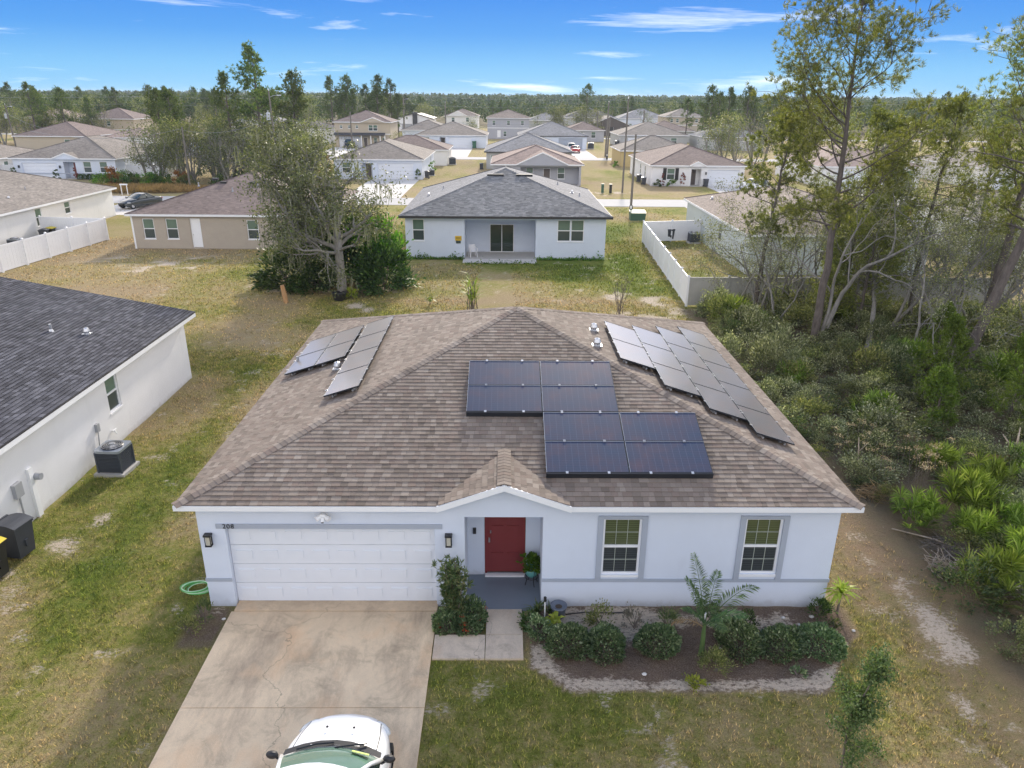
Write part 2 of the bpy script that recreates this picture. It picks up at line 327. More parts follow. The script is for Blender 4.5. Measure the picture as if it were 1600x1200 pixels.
# ------------------------------------------------------------------ mesh helpers
class MB:
    def __init__(s): s.v = []; s.f = []; s.mi = []; s.uv = None
    def quad(s, a, b, c, d, m=0):
        n = len(s.v); s.v += [tuple(a), tuple(b), tuple(c), tuple(d)]; s.f.append((n, n + 1, n + 2, n + 3)); s.mi.append(m)
    def poly(s, pts, m=0):
        n = len(s.v); s.v += [tuple(p) for p in pts]; s.f.append(tuple(range(n, n + len(pts)))); s.mi.append(m)
    def box(s, x0, x1, y0, y1, z0, z1, m=0):
        n = len(s.v)
        s.v += [(x0, y0, z0), (x1, y0, z0), (x1, y1, z0), (x0, y1, z0), (x0, y0, z1), (x1, y0, z1), (x1, y1, z1), (x0, y1, z1)]
        for q in ((3, 2, 1, 0), (4, 5, 6, 7), (0, 1, 5, 4), (1, 2, 6, 5), (2, 3, 7, 6), (3, 0, 4, 7)):
            s.f.append(tuple(n + i for i in q)); s.mi.append(m)
    def obox(s, o, u, v, nrm, m=0):
        """box spanned by three vectors from corner o"""
        o, u, v, nrm = map(Vector, (o, u, v, nrm)); n = len(s.v)
        for k in (Vector((0, 0, 0)), nrm):
            s.v += [tuple(o + k), tuple(o + u + k), tuple(o + u + v + k), tuple(o + v + k)]
        for q in ((3, 2, 1, 0), (4, 5, 6, 7), (0, 1, 5, 4), (1, 2, 6, 5), (2, 3, 7, 6), (3, 0, 4, 7)):
            s.f.append(tuple(n + i for i in q)); s.mi.append(m)
    def tube(s, pts, rad, n=8, m=0, cap=True):
        pts = [Vector(p) for p in pts]
        if not hasattr(rad, '__len__'): rad = [rad] * len(pts)
        base = len(s.v); up = None
        for i, p in enumerate(pts):
            d = (pts[min(i + 1, len(pts) - 1)] - pts[max(i - 1, 0)])
            d = d.normalized() if d.length > 1e-9 else Vector((0, 0, 1))
            if up is None: a = d.orthogonal().normalized()
            else:
                a = up - d * up.dot(d); a = a.normalized() if a.length > 1e-6 else d.orthogonal().normalized()
            up = a; b = d.cross(a)
            for k in range(n):
                t = 2 * math.pi * k / n; q = p + (a * math.cos(t) + b * math.sin(t)) * rad[i]; s.v.append((q.x, q.y, q.z))
        for i in range(len(pts) - 1):
            for k in range(n):
                a0 = base + i * n + k; a1 = base + i * n + (k + 1) % n
                s.f.append((a0, a1, a1 + n, a0 + n)); s.mi.append(m)
        if cap:
            s.f.append(tuple(base + k for k in range(n - 1, -1, -1))); s.mi.append(m)
            e0 = base + (len(pts) - 1) * n; s.f.append(tuple(e0 + k for k in range(n))); s.mi.append(m)
    def cyl(s, x, y, z0, z1, r, n=16, m=0, r2=None): s.tube([(x, y, z0), (x, y, z1)], [r, r if r2 is None else r2], n, m)
    def lathe(s, prof, x=0, y=0, n=20, m=0):
        base = len(s.v)
        for r, z in prof:
            for k in range(n):
                t = 2 * math.pi * k / n; s.v.append((x + r * math.cos(t), y + r * math.sin(t), z))
        for i in range(len(prof) - 1):
            for k in range(n):
                a = base + i * n + k; b = base + i * n + (k + 1) % n; s.f.append((a, b, b + n, a + n)); s.mi.append(m)
    def arrays(s, V, F, m=0):
        n = len(s.v); s.v += [tuple(p) for p in V]; s.f += [tuple(int(i) + n for i in q) for q in F]; s.mi += [m] * len(F)
    def mesh(s, name, mats, smooth=False):
        me = bpy.data.meshes.new(name); me.from_pydata(s.v, [], s.f)
        for m in (mats if isinstance(mats, (list, tuple)) else [mats]): me.materials.append(M[m] if isinstance(m, str) else m)
        if any(s.mi): me.polygons.foreach_set('material_index', s.mi)
        if smooth: me.polygons.foreach_set('use_smooth', [True] * len(s.f))
        me.update()
        return me
    def build(s, name, mats, parent=None, smooth=False):
        return add(name, s.mesh(name, mats, smooth), parent)
KIDS = {}
def add(name, data, parent=None):
    o = bpy.data.objects.new(name, data); C.objects.link(o)
    if parent is not None: o.parent = parent; KIDS.setdefault(parent.name, []).append(o)
    return o
def tag(o, label, cat, group=None):
    o['label'] = label; o['category'] = cat; o['kind'] = 'thing'
    if group: o['group'] = group
    return o
def empty(name, label, cat, loc=(0, 0, 0), rz=0, group=None):
    o = bpy.data.objects.new(name, None); C.objects.link(o); o.location = loc; o.rotation_euler = (0, 0, rz); o.empty_display_size = .2
    return tag(o, label, cat, group)
def struct(o): o['kind'] = 'structure'; return o
def stuff(o): o['kind'] = 'stuff'; return o
def kids(o): return KIDS.get(o.name, [])
def copy_tree(root, loc=None, rz=None, scale=None, label=None, group=None):
    def rec(o, par):
        c = o.copy(); C.objects.link(c)
        if par is not None: c.parent = par; KIDS.setdefault(par.name, []).append(c)
        for ch in list(kids(o)): rec(ch, c)
        return c
    r = rec(root, None)
    if loc is not None: r.location = loc
    if rz is not None: r.rotation_euler = (r.rotation_euler.x, r.rotation_euler.y, rz)
    if scale is not None: r.scale = scale if hasattr(scale, '__len__') else (scale,) * 3
    if label: r['label'] = label
    if group: r['group'] = group
    return r
def npmesh(name, V, F, mat):
    """V (n,3), F (m,k) arrays of equal-size faces"""
    me = bpy.data.meshes.new(name); V = np.ascontiguousarray(V, dtype=np.float32); F = np.ascontiguousarray(F, dtype=np.int32)
    me.vertices.add(len(V)); me.vertices.foreach_set('co', V.ravel())
    k = F.shape[1]; me.loops.add(F.size); me.loops.foreach_set('vertex_index', F.ravel())
    me.polygons.add(len(F)); me.polygons.foreach_set('loop_start', np.arange(0, F.size, k, dtype=np.int32)); me.polygons.foreach_set('loop_total', np.full(len(F), k, dtype=np.int32))
    me.materials.append(M[mat] if isinstance(mat, str) else mat)
    me.update(calc_edges=True)
    return me
# ------------------------------------------------------------------ numpy noise, ground attributes
def vnoise(x, y, seed=0, period=64):
    rg = np.random.RandomState(seed); G = rg.rand(period, period)
    xi = np.floor(x).astype(int); yi = np.floor(y).astype(int); fx = x - xi; fy = y - yi
    fx = fx * fx * (3 - 2 * fx); fy = fy * fy * (3 - 2 * fy)
    g = lambda i, j: G[i % period, j % period]
    return (g(xi, yi) * (1 - fx) + g(xi + 1, yi) * fx) * (1 - fy) + (g(xi, yi + 1) * (1 - fx) + g(xi + 1, yi + 1) * fx) * fy
def fbm(x, y, seed=0, oct=4):
    s = 0; a = .5
    for i in range(oct): s = s + a * vnoise(x * 2 ** i, y * 2 ** i, seed + i * 17); a *= .5
    return s / (1 - .5 ** oct)
def sstep(a, b, x):
    t = np.clip((x - a) / (b - a), 0, 1); return t * t * (3 - 2 * t)
def seg_d(x, y, pts):
    d = np.full(np.shape(x), 1e9)
    for (x0, y0), (x1, y1) in zip(pts[:-1], pts[1:]):
        dx, dy = x1 - x0, y1 - y0; t = np.clip(((x - x0) * dx + (y - y0) * dy) / (dx * dx + dy * dy), 0, 1)
        d = np.minimum(d, np.hypot(x - x0 - t * dx, y - y0 - t * dy))
    return d
FOREST_EDGE = [(9.9, 46), (10.6, 43), (10.6, 38), (9.7, 33), (9.6, 27), (9.9, 23), (10.6, 20.8), (11.0, 17.8), (11.2, 15.5), (11.0, 12.6), (12.5, 8), (13, 0)]
def forest_mask(x, y):
    """1 inside the scrub lot to the right of the house"""
    ys = np.array([p[1] for p in FOREST_EDGE][::-1]); xs = np.array([p[0] for p in FOREST_EDGE][::-1])
    ex = np.interp(y, ys, xs) + (vnoise(x * .5 + 9, y * .5, 31) - .5) * 1.2
    return sstep(-.7, .6, x - ex) * (1 - sstep(41.6, 42.2, y)) 
def bed_mask(x, y):
    """planting bed in front of the right wing"""
    wob = (vnoise(x * 1.3, y * 1.3, 5) - .5) * .5
    lo = 12.0 + .55 * sstep(6.6, 8.2, x) * 3 + .5 * sstep(1.6, .5, x) * 1.4 + wob * .5
    return sstep(-.12, .12, y - lo) * sstep(.5, .7, x + wob * .3) * (1 - sstep(8.0, 8.5, x + wob)) * (1 - sstep(14.8, 14.9, y))
def ground_attr(x, y):
    """green, sand, litter, mulch weights of the bare ground at a point"""
    green = fbm(x * .22 + 3, y * .22 + 8, 11, 4)
    fine = fbm(x * 1.1, y * 1.1, 12, 3)
    green = green * .75 + fine * .25
    # mown stripes of greener grass along the side yard; shade tinted into front and back-house lawns
    b = np.zeros_like(x)
    b += .20 * np.exp(-((x + 10.6 + .06 * (y - 20)) / .75) ** 2) * (y > 11) * (y < 32)
    b += .13 * np.exp(-((x + 9.4) / 1.6) ** 2 - ((y - 15.8) / 2.2) ** 2)
    b += .20 * np.exp(-((x - 9.6) / 1.8) ** 2) * sstep(43, 47, y) * (1 - sstep(70, 78, y))
    b += .15 * sstep(44, 49, y) * (1 - sstep(56.5, 60, y)) * sstep(-9, -7, x) * (1 - sstep(8, 11, x))  # back house's cast shadow put into the grass as darker green
    b += .12 * np.exp(-((x + 7) / 5) ** 2 - ((y - 38) / 3) ** 2)
    b += .10 * np.exp(-((x - 0.2) / 1.8) ** 2 - ((y - 12.2) / .8) ** 2)
    b += .16 * np.exp(-((x - 14) / 3) ** 2 - ((y - 57) / 7) ** 2)
    b -= .22 * np.exp(-((x - 2) / 9) ** 2 - ((y - 43.6) / .8) ** 2)
    b -= .12 * sstep(-14, -20, x) * sstep(36, 46, y) * (1 - sstep(60, 70, y))
    b -= .15 * sstep(80, 100, y) * (1 - .5 * vnoise(x * .08, y * .08, 77))
    b -= .16 * sstep(5.5, 9.5, x) * (1 - sstep(24, 40, y))
    green = np.clip(green + b, 0, 1)
    sn = fbm(x * .9 + 40, y * .9, 21, 4)
    sp = np.zeros_like(x)
    sp = np.maximum(sp, 1 - seg_d(x, y, [(9.2, 20.4), (9.6, 18.2), (10.0, 16.0), (10.3, 14.2), (10.2, 13.2), (9.5, 11.6), (9.0, 10.2)]) / .62)
    sp = np.maximum(sp, .9 - seg_d(x, y, [(9.0, 16.6), (8.9, 15.6)]) / .7)
    sp = np.maximum(sp, (.7 - seg_d(x, y, [(11.0, 14.6), (10.7, 14.2)]) / .5))
    for (px, py, r) in ((-9.3, 24.5, 1.2), (-10.4, 29, 1.5), (-9.2, 33, 1.6), (-12.0, 37, 1.3), (-24, 53, 3.5), (-31, 55, 2.5), (-14.5, 47.5, 2), (-7.6, 46.2, 1.2), (6, 45.3, 2.2), (9, 43.6, 1.5), (10.3, 41, 1.5), (8.0, 40.5, 1.6), (-12.2, 17.2, .7), (-12.6, 21.2, .8), (-11.5, 18.6, .6), (16, 88, 2), (-11, 31, 1), (14, 97, 3), (-12.9, 15.7, .8), (-8.5, 42, 1.2)):
        sp = np.maximum(sp, .85 - np.hypot(x - px, (y - py) * (1.0 if y.ndim == 0 else 1.0)) / r / 1.6)
    sand = np.clip(sstep(.42, .72, sn * .8 + .22 * np.clip(sp, -.6, 1)), 0, 1) * sstep(-.2, .5, sp)
    speck = sstep(.64, .76, fbm(x * 1.9 + 7, y * 1.9, 23, 3)) * .5 * (y < 60) * (y > 8)
    sand = np.maximum(sand, speck)
    fm = forest_mask(x, y)
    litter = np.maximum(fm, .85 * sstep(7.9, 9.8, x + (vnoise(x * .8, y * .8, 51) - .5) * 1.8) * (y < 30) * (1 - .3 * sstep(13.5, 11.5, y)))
    litter = np.maximum(litter, .75 * np.exp(-((x + 9.5) / 3.8) ** 2 - ((y - 46) / 2.2) ** 2))
    bm = bed_mask(x, y)
    bs = fbm(x * 1.3 + 5, y * 1.3 + 2, 61, 4)
    strip = 1 - seg_d(x, y, [(.75, 13.1), (1.0, 12.35), (2.0, 12.05), (4, 12.0), (6.3, 12.1), (7.4, 12.55), (7.9, 13.2)]) / .36
    bare = np.maximum(sstep(-.6, .7, strip) * .9, 1.25 * np.exp(-((x - 2.6) / 1.6) ** 2 - ((y - 14.2) / .6) ** 2) + 1.0 * np.exp(-((x - 5.6) / 1.3) ** 2 - ((y - 14.3) / .4) ** 2))
    bsand = bm * sstep(.42, .74, bs * .60 + bare * .52)
    sand = np.where(bm > .3, bsand, sand * (1 - .85 * fm))
    green = green * (1 - .7 * bm)
    # small mulch patch beside the drive
    m2 = np.exp(-(np.maximum(np.abs(x + 6.95) - .38, 0) / .1) ** 2 - (np.maximum(np.abs(y - 14.05) - .6, 0) / .15) ** 2)
    mulch = np.maximum(bm, m2 * .9)
    # planter cut-out between drive and walk
    mulch = np.maximum(mulch, ((x > -1.6) & (x < -.42) & (y > 13.7) & (y < 14.8)) * 1.0)
    return green, sand, litter, mulch

def build_ground():
    def lines(a, b, fine0, fine1, st, far):
        mid = list(np.arange(fine0, fine1 + 1e-6, st)); lo = []; v = fine0; s = st
        while v > a: s *= 1.22; v -= s; lo.append(v)
        hi = []; v = mid[-1]; s = st
        while v < b: s *= 1.22; v += s; hi.append(v)
        return np.array(lo[::-1] + mid + hi)
    xs = lines(-1500, 1500, -22, 16, .16, 0); ys = lines(-60, 2600, 7.0, 34, .16, 0)
    ymid = np.arange(34.3, 62, .45); ys = np.concatenate([ys[ys <= 34.0], ymid, np.unique(np.concatenate([np.arange(62.8, 120, 1.2), 120 * 1.06 ** np.arange(1, 54)]))])
    X, Y = np.meshgrid(xs, ys); nx, ny = len(xs), len(ys)
    green, sand, litter, mulch = ground_attr(X, Y)
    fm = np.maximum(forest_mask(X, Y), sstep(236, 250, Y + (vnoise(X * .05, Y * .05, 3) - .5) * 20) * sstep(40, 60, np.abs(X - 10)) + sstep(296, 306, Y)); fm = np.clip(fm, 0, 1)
    near = (Y < 40) & (Y > 5) & (np.abs(X) < 25)
    onpad = (X > -8.2) & (X < 8.2) & (Y > 9.5) & (Y < 30)
    Z = -.012 + near * ((vnoise(X * 1.7, Y * 1.7, 91) - .5) * .05 * (~onpad) + bed_mask(X, Y) * (fbm(X * 2.2, Y * 2.2, 95, 3) - .35) * .10)
    Z = np.minimum(Z, .10)
    V = np.stack([X.ravel(), Y.ravel(), Z.ravel()], 1)
    i = np.arange((ny - 1) * (nx - 1)); r = i // (nx - 1); c = i % (nx - 1); a = r * nx + c
    F = np.stack([a, a + 1, a + nx + 1, a + nx], 1)
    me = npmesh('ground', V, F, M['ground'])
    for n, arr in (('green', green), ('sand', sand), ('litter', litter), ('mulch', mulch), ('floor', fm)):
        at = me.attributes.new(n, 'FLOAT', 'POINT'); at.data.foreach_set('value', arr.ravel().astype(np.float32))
    return struct(add('ground', me))

def attr(t, n):
    a = N(t, 'ShaderNodeAttribute'); a.attribute_name = n; return a.outputs['Fac']
def ground_colour(t, blades=False):
    g = attr(t, 'green')
    n1 = noise(t, 3.2, 6, .68, 'Position'); n2 = noise(t, 16, 5, .7, 'Position'); n3 = noise(t, 55, 3, .7, 'Position')
    v = math_n(t, 'ADD', g, math_n(t, 'MULTIPLY', math_n(t, 'SUBTRACT', n1, .5), .75))
    v = math_n(t, 'ADD', v, math_n(t, 'MULTIPLY', math_n(t, 'SUBTRACT', n2, .5), .60))
    col = ramp_node(t, v, [(.22, (.42, .325, .195)), (.42, (.41, .335, .165)), (.55, (.335, .305, .110)), (.68, (.235, .255, .056)), (.88, (.145, .205, .032))])
    if blades:
        r = N(t, 'ShaderNodeNewGeometry').outputs['Random Per Island']
        return mixc(t, 1., col, ramp_node(t, r, [(0, (.40, .42, .38)), (.55, (1.1, 1.08, 1.05)), (1, (2.5, 2.2, 1.9))]), 'MULTIPLY')
    col = mixc(t, 1., col, ramp_node(t, n3, [(.25, (.52, .52, .50)), (.75, (1.4, 1.38, 1.34))]), 'MULTIPLY')
    n5l = math_n(t, 'MULTIPLY', math_n(t, 'SUBTRACT', noise(t, 1.6, 6, .7, 'Position'), .42), 3.5, True)
    lit = math_n(t, 'ADD', attr(t, 'litter'), math_n(t, 'MULTIPLY', math_n(t, 'SUBTRACT', n2, .5), .7), True)
    lcol = mixc(t, n5l, ramp_node(t, n3, [(.25, (.17, .115, .07)), (.5, (.35, .235, .15)), (.75, (.50, .38, .27))]), ramp_node(t, n3, [(.3, (.20, .165, .10)), (.7, (.38, .31, .18))]))
    col = mixc(t, math_n(t, 'MULTIPLY', lit, .92), col, lcol)
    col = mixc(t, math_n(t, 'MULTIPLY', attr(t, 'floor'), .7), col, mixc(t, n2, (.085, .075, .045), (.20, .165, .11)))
    mu = math_n(t, 'ADD', attr(t, 'mulch'), math_n(t, 'MULTIPLY', math_n(t, 'SUBTRACT', n1, .5), .8), True)
    mu = math_n(t, 'MULTIPLY', mu, math_n(t, 'MULTIPLY', attr(t, 'mulch'), 3, True))
    col = mixc(t, mu, col, ramp_node(t, n3, [(.25, (.070, .048, .036)), (.5, (.19, .135, .10)), (.72, (.40, .32, .26))]))
    n5 = noise(t, 7.5, 6, .72, 'Position', (1.0, 1.7, 1), .4)
    s = math_n(t, 'ADD', math_n(t, 'MULTIPLY', attr(t, 'sand'), .62), math_n(t, 'ADD', math_n(t, 'MULTIPLY', math_n(t, 'SUBTRACT', n5, .5), 2.2), math_n(t, 'MULTIPLY', math_n(t, 'SUBTRACT', n2, .5), .9)))
    s = math_n(t, 'MULTIPLY', math_n(t, 'SUBTRACT', s, .20), 2.6, True)
    s = math_n(t, 'MULTIPLY', s, math_n(t, 'MULTIPLY', attr(t, 'sand'), 2.5, True))
    col = mixc(t, s, col, ramp_node(t, n3, [(.3, (.53, .43, .33)), (.7, (.84, .72, .585))]))
    return col
def ground_mat():
    m, t, b, o = new_mat('ground_dry_lawn_and_sand')
    t.links.new(ground_colour(t), b.inputs['Base Color']); b.inputs['Roughness'].default_value = .95; b.inputs['Specular IOR Level'].default_value = .1
    bump(t, b, math_n(t, 'ADD', noise(t, 38, 4, .7, 'Position'), math_n(t, 'MULTIPLY', noise(t, 9, 4, .7, 'Position'), 1.6)), 1.0, .07)
    return m
M['ground'] = ground_mat()
def blade_mat():
    m, t, b, o = new_mat('grass_blades'); col = ground_colour(t, True)
    t.links.new(col, b.inputs['Base Color']); b.inputs['Roughness'].default_value = .6; b.inputs['Specular IOR Level'].default_value = .2
    tr = N(t, 'ShaderNodeBsdfTranslucent'); t.links.new(col, tr.inputs[0]); mx = N(t, 'ShaderNodeMixShader'); mx.inputs[0].default_value = .35
    t.links.new(b.outputs[0], mx.inputs[1]); t.links.new(tr.outputs[0], mx.inputs[2]); t.links.new(mx.outputs[0], o.inputs[0])
    return m
M['blades'] = blade_mat()

def build_grass():
    rg = np.random.RandomState(4)
    zones = [(-22, -7.4, 7.5, 34, 165), (-7.4, 9.6, 7.0, 14.7, 260), (8.0, 12, 8, 24, 150), (-12, 10.8, 31, 44, 85), (-34, -12, 31, 44, 60), (-34, 12.5, 44, 64, 34), (-12, 18, 64, 84, 9), (12, 30, 43, 50, 26), (12, 17, 50, 64, 26), (-60, -13, 76, 85, 5), (8.3, 13, 14.5, 28, 90)]
    P = []
    for x0, x1, y0, y1, den in zones:
        n = int((x1 - x0) * (y1 - y0) * den); P.append(np.stack([rg.uniform(x0, x1, n), rg.uniform(y0, y1, n)], 1))
    P = np.concatenate(P); x, y = P.T
    g, s, l, m = ground_attr(x, y)
    hard = ((x > -6.6) & (x < -1.5) & (y < 15.2)) | ((x > -1.65) & (x < .52) & (y > 12.9)) | ((x > -7.45) & (x < 8.25) & (y > 14.2) & (y < 29.6)) | ((x < -13.45) & (y < 31)) | ((x > -7.7) & (x < 7.9) & (y > 54)) | ((x < -14) & (y > 58.9) & (x > -29.8))
    keep = (~hard) & (m < .25) & (rg.rand(len(x)) > s * 1.1) & (rg.rand(len(x)) > l * .75) & (forest_mask(x, y) < .4) & (rg.rand(len(x)) < .25 + g * .9)
    x, y, g = x[keep], y[keep], g[keep]; n = len(x)
    far = 1 + np.clip((y - 20) / 18, 0, 2)
    V = []; nb = 3
    for k in range(nb):
        a = rg.uniform(0, 2 * np.pi, n); h = rg.uniform(.02, .052, n) * (.7 + g) * (.75 + .38 * far); lean = rg.uniform(.2, 1.3, n) * h
        wd = rg.uniform(.006, .012, n) * far
        bx = x + rg.uniform(-.04, .04, n); by = y + rg.uniform(-.04, .04, n)
        px, py = -np.sin(a) * wd, np.cos(a) * wd
        V.append(np.stack([np.stack([bx - px, by - py, np.full(n, -.015)], 1), np.stack([bx + px, by + py, np.full(n, -.015)], 1), np.stack([bx + np.cos(a) * lean, by + np.sin(a) * lean, h], 1)], 1))
    V = np.concatenate(V).reshape(-1, 3); F = np.arange(len(V)).reshape(-1, 3)
    me = npmesh('grass', V, F, 'blades')
    at = me.attributes.new('green', 'FLOAT', 'POINT'); at.data.foreach_set('value', np.repeat(np.tile(g, nb), 3).astype(np.float32))
    return stuff(add('grass', me))

# ------------------------------------------------------------------ foliage helpers
def unit(a): return a / np.maximum(np.linalg.norm(a, axis=-1, keepdims=True), 1e-9)
def leaf_arrays(rg, P, L, W, up=.35, dirs=None):
    """a folded four-point leaf at every point"""
    n = len(P); L = np.broadcast_to(L, (n,)) * rg.uniform(.7, 1.3, n); W = np.broadcast_to(W, (n,)) * rg.uniform(.75, 1.25, n)
    a = unit(rg.normal(size=(n, 3))) if dirs is None else unit(dirs + rg.normal(size=(n, 3)) * .35)
    nrm = unit(rg.normal(size=(n, 3)) + np.array([0, 0, up * 2])); b = unit(np.cross(nrm, a)); nn = np.cross(a, b)
    a = a * L[:, None] / 2; b = b * W[:, None] / 2; f = nn * (W * .22)[:, None]
    V = np.stack([P - a, P + b + f, P + a, P - b + f], 1).reshape(-1, 3)
    return V, np.arange(4 * n).reshape(-1, 4)
def needle_arrays(rg, P, D, k, L, W, spread=.9):
    """k slivers from every tuft point, fanned about its direction"""
    n = len(P); P = np.repeat(P, k, 0); D = np.repeat(D, k, 0)
    d = unit(D + rg.normal(size=(n * k, 3)) * spread * .6); L = L * rg.uniform(.6, 1.2, n * k)
    s = unit(np.cross(d, rg.normal(size=(n * k, 3)))) * (W / 2)
    P0 = P - d * (L * .1)[:, None]; mid = P + d * (L * .55)[:, None]; tip = P + d * L[:, None]
    V = np.stack([P0, mid + s, tip, mid - s], 1).reshape(-1, 3)
    return V, np.arange(4 * n * k).reshape(-1, 4)
def ell_pts(rg, n, rx, ry, rz, shell=.0, base=0.0):
    """points in the upper part of an ellipsoid, shell=1 puts all on its skin"""
    d = unit(rg.normal(size=(n, 3))); d[:, 2] = np.abs(d[:, 2]) * (1 - base) - base * rg.rand(n) * .4
    r = (shell + (1 - shell) * rg.rand(n) ** (1 / 3))[:, None]
    return d * r * np.array([rx, ry, rz])
def bush_mesh(name, seed, rx, ry, h, n, L, W, mat, clumps=26, cs=.22, shell=.55, lift=.0):
    rg = np.random.RandomState(seed)
    cc = ell_pts(rg, clumps, rx * .82, ry * .82, h * .84, shell) + np.array([0, 0, h * .08 + lift])
    idx = rg.randint(0, clumps, n); s = cs * max(rx, ry) * rg.uniform(.6, 1.4, clumps)[idx]
    P = cc[idx] + rg.normal(size=(n, 3)) * s[:, None] * np.array([.62, .62, .5])
    P[:, 2] = np.abs(P[:, 2]) + .02
    dirs = unit(P - np.array([0, 0, h * .25])) + np.array([0, 0, .4])
    V, F = leaf_arrays(rg, P, L, W, .5, dirs)
    return npmesh(name, V, F, mat)
def solid_bush_mesh(name, seed, rx, ry, h, n, L, W, mat, lump=.12):
    """clipped shrub: leaves over a lumpy skin"""
    rg = np.random.RandomState(seed); d = unit(rg.normal(size=(n, 3))); d[:, 2] = np.abs(d[:, 2]) * 1.0 - .12 * rg.rand(n)
    th = np.arctan2(d[:, 1], d[:, 0]); bl = 1 + lump * (vnoise(th * 1.6 + 9, d[:, 2] * 3.1, seed) - .5) * 2 + lump * .8 * (vnoise(d[:, 0] * 4 + 30, d[:, 1] * 4 + 30, seed + 3) - .5) * 2
    sq = (np.abs(d[:, 0]) ** 3 + np.abs(d[:, 1]) ** 3 + np.abs(d[:, 2]) ** 3) ** (-1 / 3) * .45 + .55
    r = bl * sq * (1 - np.abs(rg.normal(size=n)) * .10 - (rg.rand(n) < .2) * rg.rand(n) * .3)
    P = d * r[:, None] * np.array([rx, ry, h * .82]) + np.array([0, 0, h * .16]); P[:, 2] = np.maximum(P[:, 2], .03)
    V, F = leaf_arrays(rg, P, L, W, .3, d + np.array([0, 0, .35]))
    return npmesh(name, V, F, mat)
def palmetto_mesh(name, seed, fans=26, R0=.75, mat='lf_palmetto'):
    rg = np.random.RandomState(seed); V = []; n = 0
    for i in range(fans):
        az = rg.uniform(0, 2 * np.pi); el = rg.uniform(.15, 1.35); Lp = R0 * rg.uniform(.55, 1.15)
        d = np.array([math.cos(az) * math.cos(el), math.sin(az) * math.cos(el), math.sin(el)])
        p0 = np.array([rg.uniform(-.25, .25) * R0, rg.uniform(-.25, .25) * R0, .03]); p1 = p0 + d * Lp
        side = unit(np.cross(d, np.array([0, 0, 1.0]) + rg.normal(size=3) * .15)); upv = np.cross(side, d)
        wd = .012; V.append([p0 - side * wd, p0 + side * wd, p1 + side * wd, p1 - side * wd])
        bl = rg.randint(15, 22); sz = R0 * rg.uniform(.65, 1.0)
        fold = d * .8 + upv * .55
        for t in np.linspace(-1.75, 1.75, bl):
            bd = unit(fold * math.cos(t) + side * math.sin(t) + rg.normal(size=3) * .06); l = sz * (1 - .16 * abs(t)) * rg.uniform(.85, 1.1)
            sd = unit(np.cross(bd, upv + side * .3)) * (.025 * R0 / .75); mid = p1 + bd * l * .5 + upv * .02; tip = p1 + bd * l - np.array([0, 0, .10 * l])
            V.append([p1, mid + sd, tip, mid - sd])
    V = np.array(V).reshape(-1, 3); V[:, 2] = np.maximum(V[:, 2], .01)
    return npmesh(name, V, np.arange(len(V)).reshape(-1, 4), mat)

def rv(rg): return unit(rg.normal(size=3))
def grow(mb, rg, p, d, L, r, lev, sp, tips, m=0):
    """recursive limb; tips collects (point, direction) where foliage sits"""
    n = max(3, int(L / sp['step'][min(lev, len(sp['step']) - 1)])); st = L / n; pts = [p.copy()]; rad = [r]; d = d.copy()
    wob = sp['wob'][min(lev, len(sp['wob']) - 1)]; trop = sp['trop'][min(lev, len(sp['trop']) - 1)]
    for i in range(n):
        d = unit(d + rg.normal(size=3) * wob + np.array([0, 0, trop])); p = p + d * st; t = (i + 1) / n
        pts.append(p.copy()); rad.append(max(r * (1 - t * sp['taper']), .006))
        if lev < sp['max'] and t > sp['start'][min(lev, len(sp['start']) - 1)]:
            for _ in range(rg.poisson(sp['kids'][min(lev, len(sp['kids']) - 1)])):
                s = unit(np.cross(d, rg.normal(size=3))); ang = rg.uniform(*sp['ang'])
                cd = d * math.cos(ang) + s * math.sin(ang)
                grow(mb, rg, p, cd, L * rg.uniform(*sp['len']) * (1.15 - .5 * t), rad[-1] * rg.uniform(.5, .75), lev + 1, sp, tips, m)
        if lev >= sp['leaf'] and t > .25: tips.append((p.copy(), d.copy()))
    mb.tube(pts, rad, 8 if r > .12 else (5 if r > .03 else 3), m, cap=False)
OAK = dict(step=[.5, .4, .3, .25], wob=[.16, .26, .32, .4], trop=[.03, .03, .02, 0], taper=.72, start=[.35, .2, .15, .1], kids=[.9, .75, .7, .5], ang=(.5, 1.15), len=(.5, .75), max=3, leaf=2)
def tree_obj(name, label, cat, trunk_mb, bark, leafV, leafF, leafmat, loc, rz=0, group=None):
    root = empty(name, label, cat, loc, rz, group)
    add('trunk', trunk_mb.mesh('trunk', bark, True), root)
    add('crown', npmesh('crown', leafV, leafF, leafmat), root)
    return root
def leaves_at(rg, tips, per, spread, L, W, up=.4):
    P = np.array([t[0] for t in tips]); P = np.repeat(P, per, 0) + rg.normal(size=(len(P) * per, 3)) * spread
    return leaf_arrays(rg, P, L, W, up)
def tufts_at(rg, tips, per, spread, k, L, W):
    P = np.array([t[0] for t in tips]); D = np.array([t[1] for t in tips]); P = np.repeat(P, per, 0) + rg.normal(size=(len(P) * per, 3)) * spread
    D = unit(np.repeat(D, per, 0) + rg.normal(size=P.shape) * .6 + np.array([0, 0, .3]))
    return needle_arrays(rg, P, D, k, L, W)
